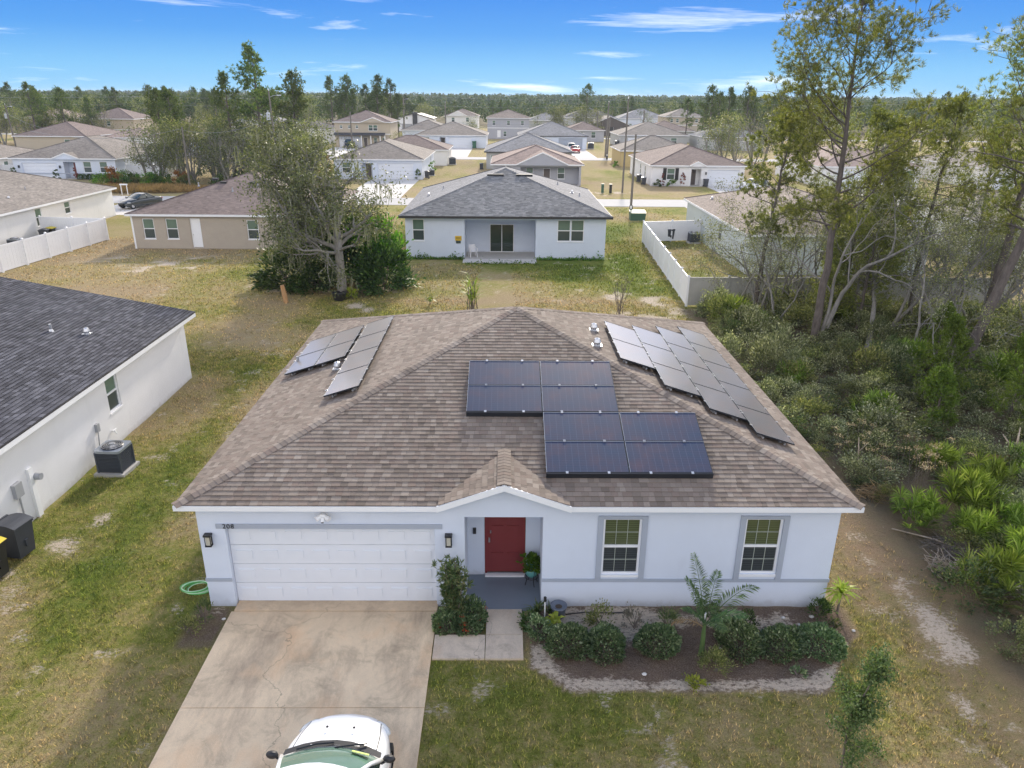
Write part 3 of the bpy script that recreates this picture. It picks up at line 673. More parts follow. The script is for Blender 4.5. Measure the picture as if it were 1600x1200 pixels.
def pine_parts(seed, trunk_pts, r0, t0=.35, nbr=34, Lmax=3.2, per=2, k=12, nl=.2, nw=.03, asc=(.25, .8), side=None, twig=.55, spread=.14, profile=None):
    """trunk along a polyline, ascending limbs, tufts of needles at the ends"""
    rg = np.random.RandomState(seed); mb = MB(); T = np.array(trunk_pts, float); tt = np.linspace(0, 1, len(T)); ts = np.linspace(0, 1, 26)
    pts = np.stack([np.interp(ts, tt, T[:, i]) for i in range(3)], 1); pts[1:-1, :2] += rg.normal(size=(24, 2)) * .025
    rad = r0 * (1 - .88 * ts ** 1.1); mb.tube(pts, list(rad), 9, 0, cap=False); H = T[-1, 2] - T[0, 2]
    tips = [(pts[-1], np.array([0, 0, 1.0])), (pts[-2], np.array([0, 0, 1.0]))]
    for b in range(nbr):
        t = t0 + (1 - t0) * (b + rg.rand()) / nbr; p = np.array([np.interp(t, ts, pts[:, i]) for i in range(3)])
        pr = (math.sin(math.pi * min(1, max(.02, (t - t0) / (1 - t0) * .80 + .17))) ** .8) if profile is None else profile((t - t0) / (1 - t0)); L = Lmax * pr * rg.uniform(.55, 1.1)
        az = rg.uniform(0, 2 * np.pi) if side is None else side + rg.normal() * 1.3
        el = asc[0] + (asc[1] - asc[0]) * (t - t0) / (1 - t0) + rg.normal() * .15
        d = np.array([math.cos(az) * math.cos(el), math.sin(az) * math.cos(el), math.sin(el)])
        n = max(4, int(L / .35)); q = p.copy(); bp = [q.copy()]; br = [max(.012, np.interp(t, ts, rad) * .42)]
        for i in range(n):
            d = unit(d + rg.normal(size=3) * .14 + np.array([0, 0, .045])); q = q + d * L / n; bp.append(q.copy()); br.append(br[0] * (1 - .8 * (i + 1) / n))
            if (i + 1) / n > .35:
                for _ in range(2):
                    s = unit(np.cross(d, rg.normal(size=3))); sd = unit(d * .7 + s * rg.uniform(.5, 1) + np.array([0, 0, .12])); sl = twig * rg.uniform(.5, 1.3) * (L / 2.5 + .35); tw = [q.copy()]
                    for j in range(3):
                        sd = unit(sd + rg.normal(size=3) * .2 + np.array([0, 0, .08])); tw.append(tw[-1] + sd * sl / 3)
                        if j: tips.append((tw[-1], sd.copy()))
                    mb.tube(tw, [.014, .011, .008, .006], 3, 0, cap=False)
        tips.append((q.copy(), d.copy())); mb.tube(bp, br, 5, 0, cap=False)
    V, F = tufts_at(rg, tips, per, spread, k, nl, nw)
    return mb, V, F
# ================================================================== SETTING
build_ground()
build_grass()
def sheet(name, x0, x1, y0, y1, z0, z1, mat):
    b = MB(); b.box(x0, x1, y0, y1, z0, z1); return struct(b.build(name, mat))
def slab_poly(name, pts, z0, z1, mat):
    b = MB(); n = len(pts); b.poly([(x, y, z1) for x, y in pts])
    for i in range(n):
        (xa, ya), (xb, yb) = pts[i], pts[(i + 1) % n]; b.quad((xa, ya, z0), (xb, yb, z0), (xb, yb, z1), (xa, ya, z1))
    return struct(b.build(name, mat))
# roads of the estate
sheet('road', -260, 300, 85.2, 91.4, -.05, .03, 'asph')
sheet('road', -260, 300, 150, 156, -.05, .03, 'asph')
sheet('road', -260, 300, 228, 234, -.05, .03, 'asph')
# driveway of the front house: slabs with recessed joints
drv = MB()
ys = [15.0, 14.55, 11.55, 8.2, 4.9]
def drive_slabs():
    root = struct(bpy.data.objects.new('driveway', None)); C.objects.link(root)
    for a, b2 in zip(ys[:-1], ys[1:]):
        m = MB(); m.box(-6.5, -1.58, b2 + .008, a - .008, -.08, .035) if a != 15.0 else m.box(-6.44, -1.58, b2 + .008, a - .008, -.08, .05)
        s = add('slab', m.mesh('slab', 'drive'), root)
    wk = struct(bpy.data.objects.new('front_walk', None)); C.objects.link(wk)
    for (x0, x1, y0, y1) in ((-1.555, -.40, 12.95, 13.72), (-.385, .46, 12.95, 13.72), (-.385, .46, 13.735, 14.74)):
        m = MB(); m.box(x0, x1, y0, y1, -.08, .04); add('slab', m.mesh('slab', 'walk'), wk)
drive_slabs()
# far driveways
for x0, x1, y0, y1 in ((-19.6, -12.6, 91.4, 112.0), (-69, -63.4, 91.4, 109.6), (28.2, 33, 91.4, 106.0), (20.5, 24.5, 68.5, 85.2), (-13.6, -7.6, 156, 183), (12.5, 18.8, 156, 181.5), (-40, -33, 156, 183), (30, 36, 156, 195), (-43, -37.2, 76.5, 85.2), (37, 43, 68, 85.2), (46, 52, 91.4, 106)):
    sheet('driveway', x0, x1, y0, y1, -.05, .022, 'drive_far')

# ================================================================== HOUSES
def wall_side(b, P, a0, a1, z0, z1, holes, depth=.12, m=0):
    """flat wall with real openings and reveals; P(a, d, z) maps along / inward / up"""
    ca = sorted({a0, a1, *[h[0] for h in holes], *[h[1] for h in holes]}); cz = sorted({z0, z1, *[max(z0, h[2]) for h in holes], *[min(z1, h[3]) for h in holes]})
    for i in range(len(ca) - 1):
        for j in range(len(cz) - 1):
            ma, mz = (ca[i] + ca[i + 1]) / 2, (cz[j] + cz[j + 1]) / 2
            if any(h[0] < ma < h[1] and h[2] < mz < h[3] for h in holes): continue
            b.quad(P(ca[i], 0, cz[j]), P(ca[i + 1], 0, cz[j]), P(ca[i + 1], 0, cz[j + 1]), P(ca[i], 0, cz[j + 1]), m)
    for h in holes:
        d = h[4] if len(h) > 4 else depth; q = [(h[0], h[2]), (h[1], h[2]), (h[1], h[3]), (h[0], h[3])]
        for k in range(4):
            (xa, za), (xb, zb) = q[k], q[(k + 1) % 4]
            b.quad(P(xa, 0, za), P(xb, 0, zb), P(xb, d, zb), P(xa, d, za), m)
def pbox(b, P, a0, a1, d0, d1, z0, z1, m=0):
    c = [P(a, d, z) for z in (z0, z1) for d in (d0, d1) for a in (a0, a1)]
    n = len(b.v); b.v += [tuple(x) for x in c]
    for q in ((0, 1, 3, 2), (4, 5, 7, 6), (0, 1, 5, 4), (2, 3, 7, 6), (0, 2, 6, 4), (1, 3, 7, 5)): b.f.append(tuple(n + i for i in q)); b.mi.append(m)
def window(parent, P, a0, a1, z0, z1, dep=.08, grid=0, up='pane_up', lo='pane_lo', fr='vinyl', sill=True, trim=None):
    b = MB(); f = .05 if (a1 - a0) > .5 else .04; zm = (z0 + z1) / 2
    pbox(b, P, a0, a0 + f, dep - .05, dep, z0, z1); pbox(b, P, a1 - f, a1, dep - .05, dep, z0, z1)
    pbox(b, P, a0 + f, a1 - f, dep - .05, dep, z0, z0 + f); pbox(b, P, a0 + f, a1 - f, dep - .05, dep, z1 - f, z1)
    pbox(b, P, a0 + f, a1 - f, dep - .055, dep, zm - .03, zm + .03)
    if sill: pbox(b, P, a0 - .03, a1 + .03, -.03, .04, z0 - .06, z0 - .003)
    gb = MB()
    if grid:
        for k in range(1, grid): x = a0 + f + (a1 - a0 - 2 * f) * k / grid; pbox(gb, P, x - .005, x + .005, dep - .034, dep - .02, z0 + f, zm - .03); pbox(gb, P, x - .005, x + .005, dep - .034, dep - .02, zm + .03, z1 - f)
        for zz in ((z0 + f + zm - .03) / 2, (z1 - f + zm + .03) / 2): pbox(gb, P, a0 + f, a1 - f, dep - .035, dep - .021, zz - .005, zz + .005)
    wn = b.build('window', fr, parent)
    if grid: gb.build('grid', 'muntin', wn)
    for n, (za, zb, mt) in enumerate(((zm, z1 - .01, up), (z0 + .01, zm, lo))):
        q = MB(); pbox(q, P, a0 + .01, a1 - .01, dep - .018, dep - .006, za, zb); q.build('pane', mt, wn)
    return wn
def door(parent, P, a0, a1, z0, z1, dep=.1, mat='trim', frame='trim', panels=True):
    b = MB(); pbox(b, P, a0 + .05, a1 - .05, dep - .045, dep - .005, z0 + .02, z1 - .05)
    d = b.build('door', mat, parent)
    f = MB(); pbox(f, P, a0, a0 + .05, dep - .075, dep, z0, z1); pbox(f, P, a1 - .05, a1, dep - .075, dep, z0, z1); pbox(f, P, a0 + .05, a1 - .05, dep - .075, dep, z1 - .05, z1)
    f.build('door_frame', frame, d)
    if panels:
        w0 = a1 - a0 - .1; H = z1 - z0
        for i in range(2):
            x0 = a0 + .05 + w0 * (.12 + .43 * i)
            for (p, q) in ((.06, .30), (.36, .70), (.76, .92)):
                g = MB(); pbox(g, P, x0, x0 + w0 * .33, dep - .068, dep - .0455, z0 + H * p, z0 + H * q); g.build('panel', mat, d)
    h = MB(); pbox(h, P, a0 + .09, a0 + .13, dep - .09, dep - .046, z0 + H * .46 if panels else z0 + .95, (z0 + H * .46 if panels else z0 + .95) + .12); h.build('handle', 'metal', d)
    return d
def garage(parent, P, a0, a1, z0, z1, dep, rows=4, cols=8, mat='garage', each=False):
    b = MB(); hh = (z1 - z0) / rows
    for r in range(rows): pbox(b, P, a0, a1, dep - .03, dep, z0 + r * hh + .006, z0 + (r + 1) * hh - .006)
    g = b.build('garage_door', mat, parent); cw = (a1 - a0) / cols; joint = MB()
    for r in range(rows):
        for c in range(cols):
            q = MB() if each else joint
            x0, x1, za, zb = a0 + c * cw + cw * .10, a0 + (c + 1) * cw - cw * .10, z0 + r * hh + hh * .2, z0 + (r + 1) * hh - hh * .2
            pbox(q, P, x0, x1, dep - .034, dep - .0302, za, zb)
            pbox(q, P, x0 + .05, x1 - .05, dep - .052, dep - .0342, za + .045, zb - .045)
            if each: q.build('panel', mat, g)
    if not each: stuff(joint.build('panels', mat, g))
    return g
def hip_planes(x0, x1, y0, y1, z, s):
    """four planes of a hipped roof: list of 3-D polygons, eave first edge"""
    wx, wy = (x1 - x0) / 2, (y1 - y0) / 2; r = min(wx, wy); zt = z + r * s
    if wx <= wy: A = ((x0 + x1) / 2, y0 + r, zt); B = ((x0 + x1) / 2, y1 - r, zt)
    else: A = (x0 + r, (y0 + y1) / 2, zt); B = (x1 - r, (y0 + y1) / 2, zt)
    a, b, c, d = (x0, y0, z), (x1, y0, z), (x1, y1, z), (x0, y1, z)
    if wx <= wy: return {'S': [a, b, A], 'E': [b, c, B, A], 'N': [c, d, B], 'W': [d, a, A, B]}, (A, B)
    return {'S': [a, b, B, A], 'E': [b, c, B], 'N': [c, d, A, B], 'W': [d, a, A]}, (A, B)
def roof_mesh(name, polys, mat, parent=None, off=0):
    """polygons with UVs in metres: u along the eave, v up the slope"""
    me = bpy.data.meshes.new(name); V = []; F = []; UV = []
    for p in polys:
        p = [Vector(q) for q in p]; u = (p[1] - p[0]).normalized(); nrm = u.cross(p[2] - p[0]).normalized(); v = nrm.cross(u)
        if nrm.z < 0: nrm = -nrm
        n = len(V); V += [tuple(q + nrm * off) for q in p]; F.append(tuple(range(n, n + len(p)))); UV += [((q - p[0]).dot(u) + 50, (q - p[0]).dot(v) + 50) for q in p]
    me.from_pydata(V, [], F); l = me.uv_layers.new(name='UVMap')
    for i, c in enumerate(UV): l.data[i].uv = c
    me.materials.append(M[mat]); me.update()
    return add(name, me, parent)
def clip_poly(poly, clip):
    """Sutherland-Hodgman against a convex counter-clockwise polygon"""
    outp = poly
    for i in range(len(clip)):
        (ax, ay), (bx, by) = clip[i], clip[(i + 1) % len(clip)]; inp = outp; outp = []
        if not inp: return []
        side = lambda q: (bx - ax) * (q[1] - ay) - (by - ay) * (q[0] - ax)
        for j in range(len(inp)):
            p, q = inp[j - 1], inp[j]; sp, sq = side(p), side(q)
            if (sp >= 0) != (sq >= 0):
                t = sp / (sp - sq); outp.append((p[0] + t * (q[0] - p[0]), p[1] + t * (q[1] - p[1])))
            if sq >= 0: outp.append(q)
    return outp
def shingles(poly3, rg, exposure=.147, tab=(.10, .23), thick=(.014, .022)):
    """tabs laid on one roof plane; yields (centre, verts, faces) in world space"""
    p = [Vector(q) for q in poly3]; u = (p[1] - p[0]).normalized(); n = u.cross(p[2] - p[0]).normalized(); v = n.cross(u)
    c2 = [((q - p[0]).dot(u), (q - p[0]).dot(v)) for q in p]; vmax = max(c[1] for c in c2); umin = min(c[0] for c in c2); umax = max(c[0] for c in c2); res = []
    for r in range(int(vmax / exposure) + 1):
        v0 = r * exposure; x = umin - rg.random() * .3
        v1 = v0 + exposure + .012
        while x < umax:
            w2 = rg.uniform(*tab); q = clip_poly([(x, v0), (x + w2 - .004, v0), (x + w2 - .004, v1), (x, v1)], c2); x += w2
            if len(q) < 3: continue
            ar = abs(sum(q[i - 1][0] * q[i][1] - q[i][0] * q[i - 1][1] for i in range(len(q)))) / 2
            if ar < .0008: continue
            th = rg.uniform(*thick); top = []; bot = []
            for (a, b) in q:
                base = p[0] + u * a + v * b; top.append(base + n * (.002 + th * (1 - (b - v0) / (v1 - v0)) + .002)); bot.append(base + n * -.002)
            k = len(q); vs = top + bot; fs = [tuple(range(k))] + [(i, i + k, (i + 1) % k + k, (i + 1) % k) for i in range(k)]
            res.append((sum(top, Vector()) / k, vs, fs))
    return res
def lay_shingles(parent, polys, rg, mat, single=300, **kw):
    al = []
    for p in polys: al += shingles(p, rg, **kw)
    cam = Vector(CAM); al.sort(key=lambda a: (a[0] - cam).length)
    for c, vs, fs in al[:single]:
        b = MB(); b.v = [tuple(q - c) for q in vs]; b.f = fs; b.mi = [0] * len(fs); o = b.build('shingle', mat, parent); o.location = c
    b = MB()
    for c, vs, fs in al[single:]:
        n = len(b.v); b.v += [tuple(q) for q in vs]; b.f += [tuple(i + n for i in f) for f in fs]; b.mi += [0] * len(fs)
    stuff(b.build('shingles', mat, parent))
def cap_line(parent, A, B, mat, step=.145, wd=.16, single=True, s=.32, lift=.03):
    """ridge or hip caps laid from A up to B"""
    A, B = Vector(A), Vector(B); d = (B - A); L = d.length; d.normalize(); side = d.cross(Vector((0, 0, 1))).normalized(); upv = side.cross(d); jm = MB(); k = int(L / step)
    for i in range(k):
        c = A + d * (i + .5) * step; q = []
        for e, l in ((-.5, .010), (.62, .002)):
            o = c + d * step * e + upv * (l + lift); q += [o - side * wd - upv * wd * s * .8, o, o + side * wd - upv * wd * s * .8]
        b = MB() if single else jm; n = len(b.v); o0 = c if single else Vector((0, 0, 0)); b.v += [tuple(x - o0) for x in q]; lo = [x - upv * .02 for x in q[:3]]; b.v += [tuple(x - o0) for x in lo]
        for f in ((0, 1, 4, 3), (1, 2, 5, 4), (6, 7, 1, 0), (7, 8, 2, 1)): b.f.append(tuple(n + i2 for i2 in f)); b.mi.append(0)
        if single: o = b.build('ridge_cap', mat, parent); o.location = c
    if not single: stuff(jm.build('ridge_caps', mat, parent))
def eaves(parent, x0, x1, y0, y1, z, hgt=.14, mat='trim', soffit='soffit', skipS=None):
    b = MB(); t = .025
    segs = [(x0, x1)] if skipS is None else [(x0, skipS[0]), (skipS[1], x1)]
    for a, c in segs: b.box(a, c, y0 - t, y0, z - hgt, z - .004)
    b.box(x0, x1, y1, y1 + t, z - hgt, z - .004); b.box(x0 - t, x0, y0 - t, y1 + t, z - hgt, z - .004); b.box(x1, x1 + t, y0 - t, y1 + t, z - hgt, z - .004)
    b.build('fascia', mat, parent)
    q = MB(); zz = z - hgt + .012
    if skipS is None: q.quad((x0, y0, zz), (x1, y0, zz), (x1, y1, zz), (x0, y1, zz))
    else:
        for a, c in ((x0, skipS[0]), (skipS[1], x1)): q.quad((a, y0, zz), (c, y0, zz), (c, y0 + .31, zz), (a, y0 + .31, zz))
        q.quad((x0, y0 + .31, zz), (x0 + .31, y0 + .31, zz), (x0 + .31, y1, zz), (x0, y1, zz)); q.quad((x1 - .31, y0 + .31, zz), (x1, y0 + .31, zz), (x1, y1, zz), (x1 - .31, y1, zz)); q.quad((x0 + .31, y1 - .31, zz), (x1 - .31, y1 - .31, zz), (x1 - .31, y1, zz), (x0 + .31, y1, zz))
    q.build('soffit', soffit, parent)
def turtle_vent(parent, P, nrm, name='roof_vent', mat='metal', r=.14):
    b = MB(); P = Vector(P); b.obox(P + Vector((-r, -r, 0)), (2 * r, 0, 0), (0, 2 * r, 0), (0, 0, .05)); b.lathe([(r * .8, P.z + .05), (r * .85, P.z + .14), (r * .6, P.z + .24), (.01, P.z + .27)], P.x, P.y, 10)
    return b.build(name, mat, parent)
def pipe_vent(parent, P, h=.3, mat='gray_metal'):
    b = MB(); b.lathe([(.11, P[2] - .02), (.05, P[2] + .09), (.05, P[2] + h), (.001, P[2] + h)], P[0], P[1], 8); return b.build('vent_pipe', mat, parent)
def slot_vent(parent, c, wd, mat='black'):
    b = MB(); b.box(c[0] - wd / 2, c[0] + wd / 2, c[1] - .12, c[1] + .18, c[2] - .05, c[2] + .14); return b.build('ridge_vent', mat, parent)
def sideP(side, X0, X1, Y0, Y1):
    return {'S': lambda a, d, z: (a, Y0 + d, z), 'N': lambda a, d, z: (a, Y1 - d, z), 'E': lambda a, d, z: (X1 - d, a, z), 'W': lambda a, d, z: (X0 + d, a, z)}[side]

def house(label, X0, X1, Y0, Y1, h=2.75, roof='sf_brown', wall='far_white', over=.35, pitch=.33, ops={}, porch=None, gable=None, fascia='trim', floors=1, band=None, vents=(), cat='house', name='house', shift=0, roofshape='hip', group=None):
    """ops: side -> list of (kind, a0, a1, z0, z1)"""
    root = empty(name, label, cat, (0, 0, 0), 0, group)
    wb = MB()
    for sd in 'SNEW':
        a0, a1 = (X0, X1) if sd in 'SN' else (Y0, Y1); P = sideP(sd, X0, X1, Y0, Y1); holes = []
        for o in ops.get(sd, []):
            dep = {'garage': .2, 'porch': 1.3, 'win': .12, 'door': .14, 'slider': .12, 'lanai': 2.4}[o[0]]; holes.append((o[1], o[2], o[3], o[4], dep))
        wall_side(wb, P, a0, a1, -.05, h + .05, holes)
    wb.build('wall', wall, root)
    for sd in 'SNEW':
        P = sideP(sd, X0, X1, Y0, Y1)
        for o in ops.get(sd, []):
            k, a0, a1, z0, z1 = o[:5]
            if k == 'win': window(root, P, a0, a1, z0, z1)
            elif k == 'door': door(root, P, a0, a1, z0, z1, .12, o[5] if len(o) > 5 else 'trim', panels=False)
            elif k == 'garage': garage(root, P, a0 + .01, a1 - .01, z0, z1 - .01, .19, mat=o[5] if len(o) > 5 else 'garage')
            elif k in ('porch', 'lanai'):
                dp = 1.3 if k == 'porch' else 2.4; b = MB(); pbox(b, P, a0, a1, dp, dp + .05, z0, z1); b.build('back_wall', wall, root)
                b = MB(); pbox(b, P, a0 - .05, a1 + .05, -.3, dp, z0 - .05, z0 + .06); b.build('porch_floor', 'concrete_pad', root)
                for q in o[6] if len(o) > 6 else []:
                    P2 = lambda a, d, z, P=P, dp=dp: P(a, d + dp - .12, z)
                    if q[0] == 'door': door(root, P2, q[1], q[2], z0 + .06, q[3], .11, q[4] if len(q) > 4 else 'trim', panels=False)
                    if q[0] == 'win': window(root, P2, q[1], q[2], q[3], q[4])
                    if q[0] == 'slider': slider(root, P2, q[1], q[2], z0 + .06, q[3])
            elif k == 'slider': slider(root, P, a0, a1, z0, z1)
    ze = h + .12; polys, (A, B) = hip_planes(X0 - over, X1 + over, Y0 - over, Y1 + over, ze, pitch)
    if roofshape == 'gable':      # ridge along Y
        xm = (X0 + X1) / 2; zt = ze + (X1 - X0 + 2 * over) / 2 * pitch; a, b, c, d = (X0 - over, Y0 - over, ze), (X1 + over, Y0 - over, ze), (X1 + over, Y1 + over, ze), (X0 - over, Y1 + over, ze)
        A, B = (xm, Y0 - over, zt), (xm, Y1 + over, zt); polys = {'E': [b, c, B, A], 'W': [d, a, A, B]}
        g = MB(); g.poly([(X0, Y0, h), (X1, Y0, h), (xm, Y0, zt - .12)]); g.poly([(X0, Y1, h), (X1, Y1, h), (xm, Y1, zt - .12)]); g.build('gable_wall', wall, root)
        rk = MB()
        for y in (Y0 - over, Y1 + over):
            for sx in (-1, 1):
                ex = xm + sx * (X1 - xm + over); rk.obox((ex, y - .03, ze - .16), (xm - ex, 0, zt - ze), (0, .06, 0), (0, 0, .15))
        rk.build('rake_board', fascia, root)
    rf = roof_mesh('roof', list(polys.values()), roof, root)
    if roofshape == 'hip':
        hc = MB()
        for e, t in (((X0 - over, Y0 - over, ze), A), ((X1 + over, Y0 - over, ze), A if (X1 - X0) <= (Y1 - Y0) else B), ((X1 + over, Y1 + over, ze), B), ((X0 - over, Y1 + over, ze), B if (X1 - X0) <= (Y1 - Y0) else A), (A, B)):
            hc.tube([Vector(e) + Vector((0, 0, .0)), Vector(t) + Vector((0, 0, .0))], .06, 4, 0)
        hc.build('ridge_caps', roof, rf)
    if roofshape == 'gable': 
        sf = MB(); sf.box(X0 - over, X0, Y0 - over, Y1 + over, ze - .15, ze - .1); sf.box(X1, X1 + over, Y0 - over, Y1 + over, ze - .15, ze - .1); sf.build('soffit', 'soffit', root)
        b = MB(); b.box(X0 - over - .025, X0 - over, Y0 - over, Y1 + over, ze - .15, ze - .004); b.box(X1 + over, X1 + over + .025, Y0 - over, Y1 + over, ze - .15, ze - .004); b.build('fascia', fascia, root)
    else: eaves(root, X0 - over, X1 + over, Y0 - over, Y1 + over, ze, .16, fascia)
    if gable:       # small cross gables on the front: (x0, x1, rise)
        for (gx0, gx1, rise) in gable:
            xm = (gx0 + gx1) / 2; y = Y0 - over; zt = ze + rise; yb = y + rise / pitch; b = MB()
            roof_mesh('gable_roof', [[(gx0, y - .1, ze), (gx0, y + .02, ze), (xm, yb, zt), (xm, y - .1, zt)], [(gx1, y + .02, ze), (gx1, y - .1, ze), (xm, y - .1, zt), (xm, yb, zt)]], roof, root, .02)
            b.poly([(gx0, y - .035, ze - .16), (gx1, y - .035, ze - .16), (gx1, y - .035, ze), (xm, y - .035, zt), (gx0, y - .035, ze)]); b.build('gable_wall', wall, root)
            k = MB(); 
            for sx, ex in ((1, gx0), (-1, gx1)): k.obox((ex, y - .13, ze - .13), (xm - ex, 0, zt - ze), (0, .06, 0), (0, 0, .15))
            k.build('rake_board', fascia, root)
    if band:
        b = MB(); z = band
        b.box(X0 - .02, X1 + .02, Y0 - .02, Y0 - .002, z, z + .12); b.box(X1 + .002, X1 + .02, Y0, Y1, z, z + .12); b.build('band', 'grayband', root)
    for v in vents:
        (pipe_vent if v[0] == 'pipe' else (turtle_vent if v[0] == 'cap' else slot_vent))(root, *v[1:])
    return root
def slider(parent, P, a0, a1, z0, z1):
    b = MB(); f = .05; xm = (a0 + a1) / 2; d = .1
    for x in (a0, xm - f / 2, a1 - f): pbox(b, P, x, x + f, d - .06, d, z0, z1)
    for zz in (z0, z1 - f):
        pbox(b, P, a0 + f, xm - f / 2, d - .055, d, zz, zz + f); pbox(b, P, xm + f / 2, a1 - f, d - .055, d, zz, zz + f)
    s = b.build('sliding_door', 'vinyl', parent)
    for x0, x1 in ((a0 + .02, xm), (xm, a1 - .02)):
        q = MB(); pbox(q, P, x0, x1 - .001, d - .03, d - .012, z0 + .02, z1 - .02); q.build('pane', 'slider', s)
    return s

# ------------------------------------------------------------------ the front house
HX0, HX1, HY0, HY1 = -7.08, 7.85, 14.8, 28.8
def main_house():
    root = empty('house', 'pale blue-white stucco house with solar panels, red front door and brown shingle roof', 'house', (0, 0, 0))
    zt = 2.78; S_ = sideP('S', HX0, HX1, HY0, HY1); b = MB()
    holes = [(-6.46, -1.60, -.05, 2.2, .17), (-.90, .93, -.05, 2.5, 1.2), (2.34, 3.24, .92, 2.47, .1), (5.66, 6.54, .94, 2.48, .1)]
    wall_side(b, S_, HX0, HX1, -.05, zt, holes)
    for sd in 'NEW':
        a0, a1 = (HX0, HX1) if sd == 'N' else (HY0, HY1); P = sideP(sd, HX0, HX1, HY0, HY1); hs = []
        if sd == 'N': hs = [(-1.5, 3.5, -.05, 2.4, 2.5), (-5.5, -4.5, .95, 2.3), (5, 6.6, .95, 2.3)]
        if sd == 'E': hs = [(18.5, 19.4, .95, 2.3), (24.5, 25.4, .95, 2.3)]
        wall_side(b, P, a0, a1, -.05, zt, hs)
        for h in hs:
            if sd == 'N' and h[1] - h[0] > 3: continue
            window(root, P, *h[:4])
    # entry gable over the porch, flush with the wall
    b.poly([(-1.46, HY0, zt), (1.50, HY0, zt), (1.50, HY0, 2.99), (.02, HY0, 3.49), (-1.46, HY0, 2.99)])
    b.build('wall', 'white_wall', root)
    # back porch
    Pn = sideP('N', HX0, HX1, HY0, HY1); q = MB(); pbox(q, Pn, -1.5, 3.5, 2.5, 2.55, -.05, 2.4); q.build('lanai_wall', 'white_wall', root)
    # porch back wall, ceiling, floor
    q = MB(); P2 = lambda a, d, z: (a, 16.0 + d, z); wall_side(q, P2, -.90, .93, -.05, 2.5, [(-.47, .57, .06, 2.14, .1)]); q.build('porch_wall', 'white_wall', root)
    q = MB(); q.box(-.895, .925, 14.62, 15.995, -.05, .055); q.build('porch_floor', 'porch', root)
    q = MB(); q.box(-.46, .56, 15.88, 15.99, .057, .10); q.build('door_step', 'trim', root)
    dr = door(root, lambda a, d, z: P2(a, d - .02, z), -.46, .56, .10, 2.12, .1, 'red_door', 'red_door')
    q = MB(); q.box(-.33, -.30, 15.955, 16.02, 1.32, 1.37); q.build('deadbolt', 'metal', dr)
    q = MB(); q.box(-.76, -.68, 15.955, 15.998, 1.30, 1.46); q.build('doorbell', 'black', root)
    garage(root, S_, -6.45, -1.61, .05, 2.19, .16, 4, 8, 'garage', True)
    # painted bands
    q = MB()
    q.box(-6.66, -1.42, 14.772, 14.797, 2.19, 2.31); 
    q.build('lintel_band', 'grayband', root)
    q = MB(); q.box(.94, HX1 + .02, 14.778, 14.797, .715, .805); q.box(HX1 + .003, HX1 + .02, 14.80, HY1, .715, .805); q.build('wall_band', 'grayband', root)
    q = MB(); q.box(HX0 - .02, -6.47, 14.778, 14.797, .715, .805); q.box(HX0 - .02, HX0 - .003, 14.80, HY1, .715, .805); q.build('wall_band', 'grayband', root)
    for (x0, x1, z0, z1) in ((2.34, 3.24, .92, 2.47), (5.66, 6.54, .94, 2.48)):
        q = MB(); w0 = .13; q.box(x0 - w0, x0 - .002, 14.762, 14.797, .807, z1 + .08); q.box(x1 + .002, x1 + w0, 14.762, 14.797, .807, z1 + .08); q.box(x0 - .002, x1 + .002, 14.762, 14.797, z1 + .002, z1 + .08); q.build('window_surround', 'grayband', root)
        window(root, S_, x0, x1, z0, z1, .08, 3, 'pane_blind_up', 'pane_blind_lo')
    # numerals
    cu = bpy.data.curves.new('number', 'FONT'); cu.body = '208'; cu.size = .165; cu.extrude = .006; cu.space_character = 1.15
    to = bpy.data.objects.new('house_number', cu); me = bpy.data.meshes.new_from_object(to); bpy.data.objects.remove(to); me.materials.append(M['black'])
    o = add('house_number', me, root); o.location = (-6.50, 14.762, 2.205); o.rotation_euler = (R(90), 0, 0)
    # lanterns
    for x in (-6.85, -1.27):
        q = MB(); q.box(x - .075, x + .075, 14.70, 14.715 + .08, 2.03, 2.06); q.box(x - .06, x + .06, 14.785, 14.799, 1.76, 2.03)
        for dx in (-.07, .055):
            for yy in (14.66, 14.755): q.box(x + dx, x + dx + .015, yy, yy + .015, 1.78, 2.03)
        q.box(x - .085, x + .085, 14.645, 14.785, 2.03, 2.075); q.box(x - .075, x + .075, 14.655, 14.775, 1.76, 1.785)
        l = q.build('wall_lantern', 'black', root); q = MB(); q.box(x - .05, x + .05, 14.68, 14.75, 1.79, 2.02); q.build('lamp_glass', 'lamp_glass', l)
    q = MB(); q.box(-4.17, -4.07, 14.62, 14.79, 2.60, 2.66); 
    for s in (-1, 1): q.tube([(-4.12 + s * .05, 14.66, 2.60), (-4.12 + s * .15, 14.58, 2.565)], [.05, .065], 8)
    q.tube([(-4.12, 14.62, 2.58), (-4.12, 14.56, 2.50)], [.05, .04], 8); fl = q.build('floodlight', 'trim', root)
    q = MB(); q.tube([(-4.12, 14.562, 2.505), (-4.12, 14.545, 2.482)], [.03, .03], 8); q.build('lens', 'black', fl)
    # roof
    x0, x1, y0, y1, z = HX0 - .31, HX1 + .31, HY0 - .31, HY1 + .31, 2.97
    A = (.386, 22.25, 5.47); polys = {'S': [(x0, y0, z), (x1, y0, z), A], 'E': [(x1, y0, z), (x1, y1, z), A], 'N': [(x1, y1, z), (x0, y1, z), A], 'W': [(x0, y1, z), (x0, y0, z), A]}
    s = (5.47 - z) / (22.25 - y0); gyb = y0 + (3.52 - z) / s
    SL_ = [(x0, y0, z), (-1.46, y0, z), (.02, gyb, 3.52), A]; SR_ = [(1.50, y0, z), (x1, y0, z), A, (.02, gyb, 3.52)]
    rf = roof_mesh('roof', [SL_, SR_, polys['E'], polys['N'], polys['W']], 'under_main', root)
    rg = random.Random(3)
